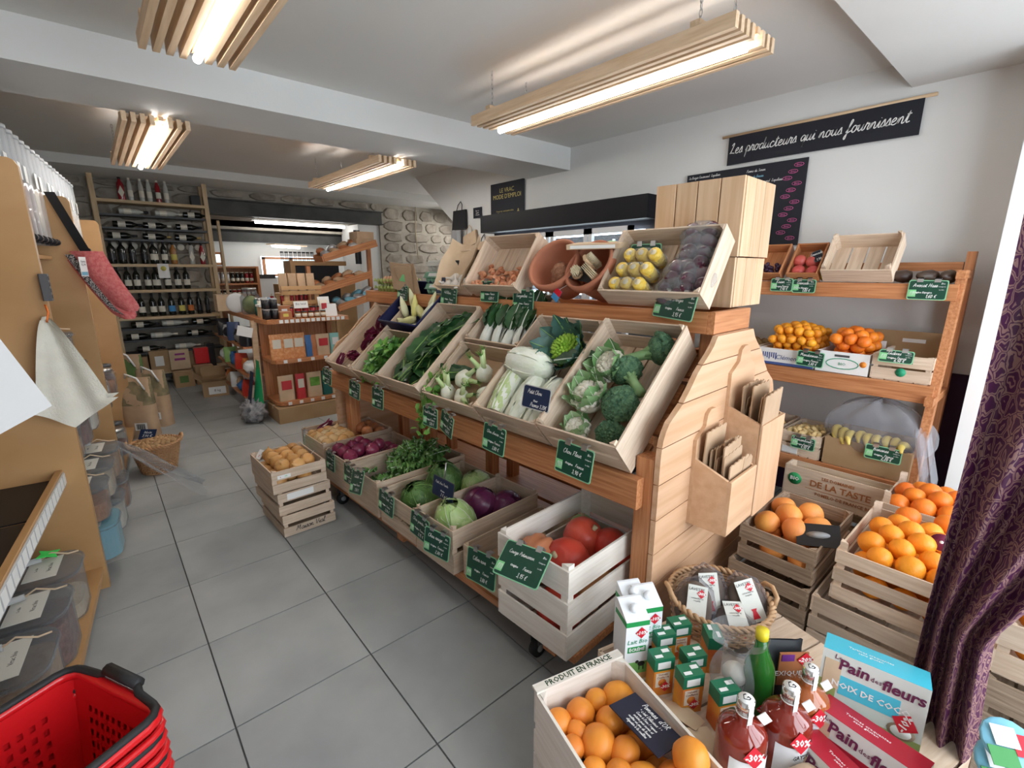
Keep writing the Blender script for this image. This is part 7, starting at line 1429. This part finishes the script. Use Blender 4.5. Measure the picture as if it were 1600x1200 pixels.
cbox('brown box at the left on the lowest rack shelf', .24, 7.75, .182, .42, 7.95, .40); cbox('brown box with a white label on the lowest rack shelf', .44, 7.70, .182, .65, 7.93, .47, lab='paper'); cbox('narrow brown box right of the white labelled one', .66, 7.80, .182, .76, 7.95, .45, lab='kraft_pale')
t = cbox('pale wooden wine case with purple lettering', .645, 7.62, .21, .865, 7.70, .47, 'kraft_pale'); ob('purple_print', MB().box(-.06, -.0425, .12, .06, -.04, .15).box(-.05, -.0425, .19, .06, -.04, .215).mesh('purple_print', 'violet2') if mat('violet2', (.30, .04, .22), .6) else None, t)
cbox('bright red gift case on the lowest rack shelf', .93, 7.66, .25, 1.095, 7.80, .465, 'red'); cbox('brown box between the wooden case and the red one', .85, 7.81, .182, .95, 7.95, .44)
cbox('brown box with a green patch on the floor before the rack', .645, 7.42, .0, .86, 7.61, .20, lab='sackgreen'); cbox('brown box with dark lettering on the floor, right of the green patched one', .885, 7.45, .0, 1.10, 7.64, .245, prt='VINS'); cbox('stacked dark case on the floor at the foot of the rack post', 1.13, 7.48, 0, 1.40, 7.66, .16, 'blackfoil', lab='paper'); cbox('dark tall case beside the red gift case', 1.10, 7.78, .182, 1.19, 7.95, .50, 'blackfoil')
solo('yellow_green_card', MB().box(1.32, 7.474, .03, 1.38, 7.478, .08).mesh('yellow_green_card', 'neonyellow') if mat('neonyellow', (.45, .62, .06), .6) else None, 'small yellow green card on the dark case by the rack post', 'card')
# ladder leaning at the right end of the rack
ld = thing('ladder', 'narrow wooden ladder leaning on the right end of the wine rack', 'ladder', T(1.42, 7.62, 0) @ RX(-2))
for x in (0, .30): bar('rail', x, 0, 0, x + .03, .05, 2.15 if x == 0 else 1.1, 'rackwood', ld)
for k in range(5): bar('rung', .03, .01, .15 + k * .24, .30, .035, .18 + k * .24, 'rackwood', ld)
# open cardboard box on the floor
t = thing('open_box', 'open empty cardboard box with a white label in the aisle', 'cardboard box', T(.86, 6.62, 0) @ RZ(-8))
for (a, b_, c_, d) in ((-.03, 0, .24, .008), (-.03, .392, .24, .40), (-.03, .008, -.022, .392), (.232, .008, .24, .392)): bar('side', a, b_, 0, c_, d, .19, 'cardboard', t)
bar('flap', -.03, -.002, .188, .24, .0, .30, 'cardboard', t, T(0, 0, 0) @ T(0, 0, .19) @ RX(60) @ T(0, 0, -.19)); bar('flap', -.03, .40, .188, .24, .403, .30, 'cardboard', t); bar('flap', -.035, .01, .188, -.031, .39, .28, 'cardboard', t, T(-.03, 0, .19) @ RY(-50) @ T(.03, 0, -.19)); bar('bottom', -.02, .01, .0, .23, .39, .004, 'cardboard', t); ob('label_patch', MB().box(.03, -.002, .03, .21, 0, .12).mesh('label_patch', 'paper'), t); txt('8 kg', .04, 'darkgrey', t, T(.12, -.0025, .075) @ FR)
# ================================================================ COOLER
cx, cy0, cy1 = 2.86, 1.93, 3.66
cl = thing('display_cooler', 'long glass door refrigerator with a black canopy, behind the counter', 'refrigerator', T(cx, 0, 0))
ob('cabinet', MB().box(.14, cy0, 0, .60, cy0 + .04, 1.95).box(.14, cy1 - .04, 0, .60, cy1, 1.95).box(.56, cy0, 0, .60, cy1, 1.95).box(0, cy0, 0, .60, cy1, .35).box(.1, cy0, 1.78, .60, cy1, 1.84).mesh('cabinet', 'blackfoil'), cl)
ob('canopy', MB().prism([(cy0 - .03, 1.835), (cy1 + .03, 1.835), (cy1 + .03, 1.985), (cy0 - .03, 1.985)], .62, T(-.04, 0, 0) @ XY).mesh('canopy', 'canopyblack') if mat('canopyblack', (.008, .008, .010), .5, spec=.2) else None, cl)
mat('frame_alu', (.62, .64, .66), .4, .2); mat('coolglow', (1, 1, 1), .5, emit=(.80, .92, 1, 14)); mat('coolwall', (.45, .50, .55), .5)
clearmat('coolglass', (.85, .92, 1), .10, .03)
edges = [3.62, 3.25, 3.235, 2.85, 2.82, 2.46, 2.435, 2.09]
dw = [(3.62, 3.235), (3.225, 2.84), (2.82, 2.435), (2.425, 2.04)]
for (a, b_) in dw:
    d = ob('door', MB().box(0, b_, .36, .03, b_ + .035, 1.80).box(0, a - .035, .36, .03, a, 1.80).box(0, b_, 1.76, .03, a, 1.80).box(0, b_, .36, .03, a, .40).mesh('door', 'frame_alu'), cl)
    ob('glass', MB().box(.012, b_ + .035, .40, .016, a - .035, 1.76).mesh('glass', 'coolglass'), d); ob('handle', MB().box(-.02, b_ + .012, .95, 0, b_ + .022, 1.25).mesh('handle', 'steel'), d)
for z in (.60, .85, 1.10, 1.34, 1.56): bar('shelf', .10, cy0 + .04, z - .012, .54, cy1 - .04, z, 'coolwall', cl); bar('shelf_light', .095, cy0 + .04, z - .03, .105, cy1 - .04, z - .013, 'coolglow', cl)
bar('top_light', .07, cy0 + .05, 1.755, .10, cy1 - .05, 1.775, 'coolglow', cl)
mat('cg1', (.30, .55, .18), .4); mat('cg2', (.75, .78, .78), .4); mat('cg3', (.05, .08, .18), .4); mat('cg4', (.55, .10, .10), .4)
ck = MB().box(-.035, -.03, 0, .035, .03, .15).cyl(.012, .15, .165, 8).mesh('carton', 'cg1'); cups = MB().lathe([(.028, 0), (.036, .07), (.037, .075)], 12).mesh('cup', 'cg2')
for zi, z in enumerate((1.562, 1.342, 1.102, .852)):
    y = cy0 + .09; n = 0
    while y < cy1 - .08:
        kind = (zi + int((y - cy0) / .4)) % 3
        g_ = 'chilled goods on cooler shelf %s' % ['one', 'two', 'three', 'four'][zi]
        if kind == 0: o_ = thing('chilled_carton', 'chilled carton on the %s cooler shelf' % ['top', 'second', 'third', 'fourth'][zi], 'carton', T(cx + .16, y, z), g_); ob('carton', MB().box(-.035, -.03, 0, .035, .03, .15).mesh('carton', ['cg1', 'cg2', 'cg1', 'cg3'][(n) % 4]), o_); ob('cap', MB().cyl(.012, .15, .165, 8).mesh('cap', 'cg2'), o_); y += .072
        elif kind == 1: o_ = solo('yogurt_pot', cups, 'white yogurt pot on the %s cooler shelf' % ['top', 'second', 'third', 'fourth'][zi], 'yogurt', T(cx + .16, y, z), g_ + ' pots'); y += .085
        else: o_ = thing('chilled_tub', 'dark chilled tub on the %s cooler shelf' % ['top', 'second', 'third', 'fourth'][zi], 'tub', T(cx + .16, y, z), g_ + ' tubs'); ob('tub', MB().lathe([(.036, 0), (.042, .10)], 12).mesh('tub', ['cg3', 'cg4', 'cg2'][n % 3]), o_); ob('lid', MB().cyl(.044, .10, .112, 12).mesh('lid', 'cg2'), o_); y += .095
        n += 1
# ================================================================ CENTRAL GONDOLA
gd = thing('gondola', 'wooden gondola with rounded shelves in the middle of the shop', 'shelf', T(1.20, 4.97, 0))
def rshelf(z, x1=.80, y1=1.95, th=.035): return MB().prism([(.0, .12), (.03, .03), (.10, 0), (x1, 0), (x1, y1), (0, y1)], th, T(0, 0, z - th)).mesh('shelf_board', 'fir')
ob('top_board', rshelf(1.03, .82, 1.95, .04), gd)
for z in (.63, .20): ob('shelf_board', MB().prism([(.04, .10), (.07, .03), (.14, 0), (.78, 0), (.78, .42), (.04, .42)], .035, T(0, 0, z - .035)).mesh('shelf_board', 'fir'), gd)
for z in (.735, .44, .17): bar('side_shelf', -.12, .44, z - .02, .36, 1.95, z, 'fir', gd)
ob('end_post', MB().prism([(-.06, 0), (.0, 0), (.02, 1.0), (-.03, 1.0)], .04, T(0, .40, 0) @ XZ).mesh('end_post', 'pine'), gd)
for (x, y) in ((.72, .38), (0, 1.9), (.74, 1.9)): bar('post', x, y, 0, x + .05, y + .05, .99, 'fir', gd)
bar('divider', .04, .425, .2, .78, .44, .99, 'fir', gd)
for z, n in ((1.0, 13), (.605, 5), (.175, 6)):
    for k in range(n): bar('shelf_ticket', .13 + k * (.66 / n), -.003, z - .004, .13 + k * (.66 / n) + .035, -.001, z + .028, 'paper', gd)
def gpouch(label, x, y, z, w_, h_, m, lab, rz=0, cat='packet', group=None, name='food_pouch', d=.06):
    t = thing(name, label, cat, T(1.20 + x, 4.97 + y, z) @ RZ(rz), group); ob('pouch_body', pouch(MB(), w_, d, h_, int(x * 100), 6).mesh('pouch_body', m), t)
    if lab: ob('label_patch', MB().box(-w_ * .32, -d / 2 - .002, h_ * .45, w_ * .32, -d / 2 + .006, h_ * .80).mesh('label_patch', lab), t)
    return t
mat('pasta', (.62, .24, .08), .5, col2=(.74, .38, .18), scale=40, bump=.4, bscale=90); mat('bagblue', (.05, .16, .40), .4); mat('aqua', (.25, .55, .52), .4); mat('bottlegreen', (.02, .14, .12), .4); mat('redprint', (.55, .04, .05), .5)
for i, (x, w_, m_, l_, nm) in enumerate(((.10, .12, 'pasta', 'labelcream', 'orange pasta bag at the left end'), (.21, .13, 'pasta', 'labelcream', 'orange pasta bag, second from the left'), (.31, .13, 'pasta', 'labelcream', 'orange pasta bag, third from the left'), (.41, .07, 'bagblue', None, 'slim blue pack in the middle'), (.46, .06, 'onion_brown', None, 'slim brown pack beside the blue one'), (.555, .14, 'kraft_pale', 'redprint', 'kraft pouch with a red top'), (.68, .10, 'aqua', 'paper', 'pale aqua bottle shaped pack'))):
    gpouch(nm + ' of the middle gondola shelf', x, .09, .632, w_, .22 if m_ != 'pasta' else .25, m_, l_, 0, 'packet', 'packs on the middle gondola shelf')
for i, (x, w_, m_, l_, nm) in enumerate(((.15, .15, 'kraft_pale', 'redprint', 'large kraft pouch with red print at the left'), (.29, .09, 'redprint', 'labelcream', 'red pouch, second from the left'), (.43, .15, 'kraft_pale', 'brightleaf', 'kraft pouch with green print in the middle'), (.56, .10, 'bottlegreen', 'labelcream', 'dark green pouch'), (.67, .12, 'kraft_pale', 'bottlegreen', 'kraft pouch with dark green print at the right'))):
    gpouch(nm + ' of the low gondola shelf', x, .09, .202, w_, .26, m_, l_, 0, 'packet', 'pouches on the low gondola shelf')
cbox('wide brown cardboard box under the low gondola shelf', 1.22, 4.93, .0, 1.80, 5.33, .155, 'cardboard')
cbox('pack of chocolate bars at the left front of the gondola top', 1.36, 5.02, 1.032, 1.47, 5.12, 1.10, 'brownbox', lab='labelyellow'); cbox('flat yellow printed packet on the gondola top', 1.38, 5.14, 1.032, 1.50, 5.24, 1.15, 'brownbox', lab='paper')
for i in range(5):
    t = thing('jam_jar', 'small jar with a cream label on the gondola top, %s' % ['first from the left', 'second', 'third', 'fourth', 'fifth, by the white card'][i], 'jar', T(1.53 + i * .062, 5.03, 1.032), 'small jars on the gondola top'); ob('glass', MB().cyl(.026, 0, .055, 12).mesh('glass', 'wineamber'), t); ob('lid', MB().cyl(.027, .055, .065, 12).mesh('lid', 'blackfoil'), t); ob('label', MB().cyl(.0265, .01, .045, 12).mesh('label', 'labelcream'), t)
for i in range(6): 
    t = thing('dark_jar', 'dark jar in the row behind the small cream labelled ones', 'jar', T(1.50 + i * .075, 5.17, 1.032), 'dark jars on the gondola top'); ob('glass', MB().cyl(.032, 0, .09, 12).mesh('glass', 'winered'), t); ob('lid', MB().cyl(.033, .09, .102, 12).mesh('lid', 'blackfoil'), t)
for i in range(8):
    t = thing('black_jar', 'black labelled jar stacked at the left end of the gondola top', 'jar', T(1.26 + (i % 2) * .07, 5.08 + (i // 4) * .07, 1.032 + ((i // 2) % 2) * .10), 'black jars'); ob('glass', MB().cyl(.030, 0, .085, 12).mesh('glass', 'blackfoil'), t); ob('lid', MB().cyl(.031, .085, .097, 12).mesh('lid', 'grey'), t)
gpouch('tapered pack with orange base at the right of the gondola top', .60, .10, 1.032, .08, .17, 'creamprint', 'redprint', name='food_pack'); 
for (x, y, w_, h_, nm) in ((.665, .05, .12, .13, 'blank white card standing at the right front corner of the gondola'), (.64, .16, .12, .20, 'white printed card in a wooden holder behind the blank one'), (.40, .16, .14, .07, 'white printed card on the wooden stand')):
    t = thing('display_card', nm, 'card', T(1.20 + x, 4.97 + y, 1.032) @ T(0, 0, 0 if x > .5 else .09) @ RX(-12)); ob('card', MB().box(-w_ / 2, 0, 0, w_ / 2, .003, h_).mesh('card', 'paper'), t)
    if y > .1: txt('Bio local', .03, 'darkgrey', t, T(0, -.001, h_ * .6) @ FR)
ss = thing('slatted_stand', 'slatted wooden display stand on top of the gondola', 'display stand', T(1.46, 5.25, 1.032))
for z in (.22, .27, .12): bar('slat', 0, 0, z, .40, .02, z + .038, 'maple', ss)
bar('tray_board', 0, .02, .22, .40, .26, .235, 'maple', ss)
for x in (.03, .33): bar('leg', x, .02, 0, x + .045, .06, .22, 'maple', ss)
bar('leg', .0, .2, 0, .03, .24, .22, 'maple', ss); bar('leg', .37, .2, 0, .40, .24, .22, 'maple', ss)
for i in range(4): gpouch('flat brown coffee bag on the slatted stand, %s from the left' % ordn[i], .31 + i * .092, .38, 1.268, .085, .20, 'kraft', None, 0, 'coffee', 'coffee bags on the stand', 'coffee_bag', .05)
for i in range(7):
    t = thing('glass_bottle', 'white labelled jar standing behind the flat cards, %s' % ordn[i], 'jar', T(1.30 + (i % 4) * .05, 5.50 + (i // 4) * .12, 1.032), 'jars at the middle of the gondola'); ob('glass', MB().cyl(.022, 0, .16, 10).mesh('glass', ['labelcream', 'cg2', 'pasta', 'labelcream', 'bottlegreen', 'cg2', 'redprint'][i]), t); ob('cap', MB().cyl(.018, .16, .185, 10).mesh('cap', 'bluecard' if i == 2 else 'steel'), t)
solo('leaflet_tray', MB().box(1.24, 5.28, 1.14, 1.44, 5.42, 1.16).mesh('leaflet_tray', 'paper'), 'white printed leaflets lying flat left of the slatted stand', 'leaflet'); bar('leaflet_box', 1.25, 5.29, 1.032, 1.43, 5.41, 1.138, 'rackwood', None, label='small wooden box under the white leaflets', category='box')
t = thing('pickle_jar', 'very big glass jar of green gherkins at the left of the gondola', 'jar', T(1.25, 5.62, 1.032) if 0 else T(1.30, 5.86, 1.032)); ob('glass', MB().lathe([(.09, 0), (.10, .02), (.10, .18), (.07, .23), (.065, .26)], 20).mesh('glass', 'bin'), t); ob('contents', MB().ball(.088, .088, .10, 16, 10, T(0, 0, .10), nz=.1, ns=6).mesh('contents', 'pickle') if mat('pickle', (.16, .20, .06), .5, col2=(.30, .36, .12), scale=14) else None, t); ob('lid', MB().cyl(.07, .26, .28, 20).mesh('lid', 'steel'), t)
solo('white_round_dish', MB().ball(.11, .03, .11, 22, 12).mesh('white_round_dish', 'white'), 'round white dish standing on edge left of the gherkin jar', 'dish', T(1.20, 6.05, 1.145) @ RZ(-30)); t = thing('wooden_crate_board', 'pale plywood case behind the gherkin jar', 'box', T(1.18, 6.45, 1.032)); bar('body', -.10, 0, 0, .22, .20, .19, 'kraft_pale', t)
for zi, z in enumerate((.738, .442, .172)):
    for i in range(7):
        y = .52 + i * .19; m_ = [['blackfoil', 'steel', 'blackfoil', 'cg3', 'blackfoil', 'cg2', 'blackfoil'], ['cg2', 'labelorange', 'pump', 'bagblue', 'bagblue', 'cg1', 'cg2'], ['labelcream', 'pump', 'bagblue', 'kraft', 'cg2', 'kraft', 'labelorange']][zi][i]
        solo('shelf_pack', (pouch(MB(), .13, .12, .17 if zi else .2, i, 6) if (i + zi) % 3 == 0 else MB().ball(.075, .06, .07, 14, 9, T(0, 0, .07), nz=.3, ns=4, seed=i) if (i + zi) % 3 == 1 else MB().lathe([(.04, 0), (.042, .01), (.042, .10), (.03, .12), (.03, .14)], 14)).mesh('shelf_pack', m_), 'small pack on the %s side shelf of the gondola, %s from the front' % (['upper', 'middle', 'lowest'][zi], ordn[i]), 'packet', T(1.14, 4.97 + y, z) @ RZ(-60 + i * 9), 'packs on the gondola side')
solo('shelf_card', MB().box(-.07, 0, -.05, .07, .003, .05).mesh('shelf_card', 'paper'), 'white card with a red bar on the upper side shelf of the gondola', 'card', T(1.10, 5.35, .90) @ RZ(-25) @ RY(14))
t = thing('carrier_bag', 'green and navy carrier bag on a pile of grey film by the gondola foot', 'bag', T(1.06, 5.22, 0)); ob('film_pile', MB().ball(.11, .15, .12, 30, 20, T(0, 0, .115), nz=.5, ns=6).mesh('film_pile', 'filmgrey') if mat('filmgrey', (.20, .20, .21), .35, col2=(.50, .50, .52), scale=16, bump=1) else None, t); ob('green_bag', MB().grid(lambda a, b: (.07 - .09 * b * math.sin(a * 3) + .02, (a - .5) * .13, .62 - b * .46 + .01 * math.sin(a * 20)), 10, 10).mesh('green_bag', 'neon2') if mat('neon2', (.02, .35, .12), .5) else None, t); ob('navy_bag', MB().grid(lambda a, b: (.02 - .06 * b, (a - .5) * .14 - .05, .52 - b * .32), 8, 6).mesh('navy_bag', 'navy'), t)
# ---------------------------------------------------------------- tilted tray stand beside the pier
tr = thing('tray_stand', 'wooden stand of tilted trays by the plastered pier', 'shelf', T(2.25, 6.15, 0))
for zi, (z, x0) in enumerate(((1.60, 0.0), (1.20, -.10), (.98, .15))):
    Mt = T(x0, 0, z) @ RY(-16); bar('tray_bottom', 0, 0, 0, .75, .30, .012, 'fir', tr, Mt); bar('tray_side', 0, -.012, 0, .75, 0, .09, 'fir', tr, Mt); bar('tray_side', 0, .30, 0, .75, .312, .09, 'fir', tr, Mt); bar('tray_front', -.012, 0, 0, 0, .30, .07, 'fir', tr, Mt)
    for i in range(9):
        solo('snack_bag', MB().ball(.06, .10, .045, 14, 9, nz=.25, ns=4, seed=i).mesh('snack_bag', ['foil', 'kraft', 'onion_brown'][i % 3 if zi == 0 else 1 + i % 2] if zi < 2 else ['foil', 'skyprint'][i % 2]), 'crinkled bag heaped on the %s tilted tray' % ['top', 'middle', 'lowest'][zi], 'packet', T(2.25, 6.15, 0) @ Mt @ T(.08 + (i % 5) * .14, .10 + (i // 5) * .12, .07 + (i // 5) * .04) @ RZ(i * 30) @ RX(20), 'bags on the %s tray' % ['top', 'middle', 'lowest'][zi])
for x in (-.12, .72): bar('post', x, .32, 0, x + .05, .37, 1.9 if x > 0 else 1.55, 'fir', tr)
cbox('brown box on top of the tray stand', 2.72, 6.2, 1.90, 2.95, 6.45, 1.99, 'kraft'); cbox('second brown box under it on the tray stand', 2.70, 6.19, 1.83, 2.95, 6.47, 1.898, 'kraft')
ws = thing('cube_shelf', 'honey coloured open cube shelf left of the tilted trays', 'shelf', T(2.02, 6.75, 0)); bar('top', 0, 0, 1.56, .75, .3, 1.62, 'maple', ws); bar('side', 0, 0, 0, .06, .3, 1.56, 'maple', ws); bar('back', .06, .28, .9, .75, .3, 1.56, 'blackfoil', ws); bar('shelf', .06, 0, 1.25, .75, .28, 1.28, 'maple', ws)
for i in range(8): 
    t = thing('glass_jar', 'small glass jar on the cube shelf, %s' % ordn[i], 'jar', T(1.86 + i * .055 + .1, 6.85, 1.622), 'glass jars on the cube shelf'); ob('glass', MB().cyl(.022, 0, .10, 10).mesh('glass', 'bin'), t); ob('lid', MB().cyl(.023, .10, .115, 10).mesh('lid', 'blackfoil'), t)
for i in range(9):
    t = thing('syrup_bottle', 'dark bottle in the row under the cube shelf, %s' % ordn[i], 'bottle', T(1.72 + i * .06, 6.62, 1.06), 'dark bottles behind the gondola'); ob('glass', MB().cyl(.022, 0, .12, 10).mesh('glass', 'winered'), t); ob('cap', MB().cyl(.012, .12, .15, 10).mesh('cap', 'labelcream'), t)
bar('back_table', 1.6, 6.4, 1.0, 2.5, 7.1, 1.058, 'maple', None, label='honey wooden table top behind the gondola carrying dark bottles', category='table')
for (x, y) in ((1.62, 6.42), (2.44, 6.42), (1.62, 7.04), (2.44, 7.04)): bar('table_leg_block', x, y, 0, x + .05, y + .05, 1.0, 'maple', None, label='leg of the honey wooden table behind the gondola', category='table leg', group='back table legs')
# far room shelf with jars
fs = thing('jar_shelf', 'wooden jar shelf in the far room beyond the steel lintels', 'shelf', T(1.46, 8.75, 0)); bar('side', 0, 0, 0, .04, .3, 1.56, 'fir', fs); bar('side', .62, 0, 0, .66, .3, 1.56, 'fir', fs); bar('back', .04, .28, .9, .62, .30, 1.56, 'fir', fs)
for z in (1.53, 1.27, 1.05): bar('shelf', .04, 0, z, .62, .28, z + .025, 'fir', fs)
for zi, z in enumerate((1.295, 1.075)):
    for i in range(8):
        t = thing('preserve_jar', 'preserve jar on the %s of the far room shelf, %s' % (['upper board', 'lower board'][zi], ordn[i]), 'jar', T(1.54 + i * .068, 8.83, z), 'jars in the far room'); ob('glass', MB().cyl(.027, 0, .11 + .05 * (1 - zi), 10).mesh('glass', ['foil', 'wineglass', 'winered', 'wineamber'][(i // 3 + zi * 1) % 4]), t); ob('label', MB().cyl(.0275, .03, .08, 10).mesh('label', 'labelcream'), t); ob('lid', MB().cyl(.028, .11 + .05 * (1 - zi), .125 + .05 * (1 - zi), 10).mesh('lid', 'labelcream'), t)
cbox('white appliance with a dark top in the far room', 2.3, 9.6, .0, 2.62, 9.9, 1.35, 'white', name='white_cabinet'); cbox('dark box on the white cabinet of the far room', 2.32, 9.62, 1.35, 2.6, 9.88, 1.42, 'darkgrey')
bar('back_cabinet', 2.05, 7.5, .0, 3.2, 7.75, 1.30, 'maple', None, label='honey wooden cabinet before the far room opening', category='cabinet')
solo('dark_curtain', MB().grid(lambda a, b: (3.45 + a * .12, 8.0 + .02 * math.sin(a * 14), 1.6 + b * .55), 10, 4).mesh('dark_curtain', 'blackfoil'), 'dark cloth hanging in the gap beside the pier', 'cloth')
solo('cable', MB().tube([(4.62, 7.96, 2.6), (4.6, 7.955, 2.2), (4.63, 7.955, 1.7)], .008, 5).mesh('cable', 'stemtan'), 'thin brown cable hanging down the stone wall', 'cable')
# dark panel low on the right wall, taller at its near end
struct('dark_panel_right', MB().box(3.485, .25, 0, 3.499, .37, .95).box(3.485, .37, 0, 3.499, 1.9, .42).mesh('dark_panel_right', 'wine_curtain'))
# ---------------------------------------------------------------- labels that tell the members of small groups apart
ORD = 'first second third fourth fifth sixth seventh eighth ninth tenth eleventh twelfth thirteenth fourteenth fifteenth sixteenth seventeenth eighteenth nineteenth twentieth twenty-first twenty-second twenty-third twenty-fourth'.split()
bpy.context.view_layer.update()
_ci = cam.matrix_world.inverted()
def px_x(o):
    p = _ci @ o.matrix_world.translation; return p.x / -p.z
def relabel(group, phrase):
    ms = sorted([o for o in C.objects if o.get('group') == group], key=px_x)
    if 1 < len(ms) <= 24:
        for i, o in enumerate(ms): o['label'] = phrase % (('leftmost' if i == 0 else 'rightmost' if i == len(ms) - 1 else ORD[i] + ' from the left'))
relabel('small orange squashes', 'small orange squash on top in the Produit en France crate, %s')
relabel('grapefruits', 'grapefruit in the dark weathered crate, %s')
relabel('endives in the blue crate', 'yellow white endive in the blue crate, %s')
relabel('garlic bulbs in the small crate', 'white garlic bulb on the brown paper, %s')
relabel('red fruit in the small tray', 'pinkish red fruit in the small brown tray, %s')
relabel('bananas in the plastic bag', 'banana in the plastic wrapped crate, %s')
relabel('bananas in the printed box', 'pale banana in the printed De La Taste box, %s')
relabel('paper bags in the lower holder', 'brown paper bags in the lower left holder, bundle %s')
relabel('paper bags in the upper holder', 'brown paper bags in the upper right holder, bundle %s')
relabel('bundle of paper bags by the eggs', 'flat brown paper bag by the egg boxes, %s')
relabel('loose curly leaves', 'curly salad leaf at the front of the lettuce crate, %s')
relabel('silver packs by the sacks', 'silver grey pack in the stack by the sacks, %s')
relabel('eggs in the upper tray', 'brown egg in the upper egg tray, %s')
relabel('dark jars on the gondola top', 'dark jar behind the small cream labelled jars, %s')
relabel('black jars', 'black jar at the left end of the gondola top, %s')
for q_ in ('top', 'middle', 'lowest'): relabel('bags on the %s tray' % q_, 'crinkled bag on the ' + q_ + ' tilted tray, %s')
relabel('stacked pine boxes', '%s') if 0 else None
for c_ in ('one', 'two', 'three', 'four'):
    for k_, n_ in (('', 'carton'), (' pots', 'yogurt pot'), (' tubs', 'dark tub')):
        relabel('chilled goods on cooler shelf ' + c_ + k_, n_ + ' on cooler shelf ' + c_ + ' counted from the top, %s')
relabel('roots in the second crate', 'root in the crate nearer the counter end, %s')
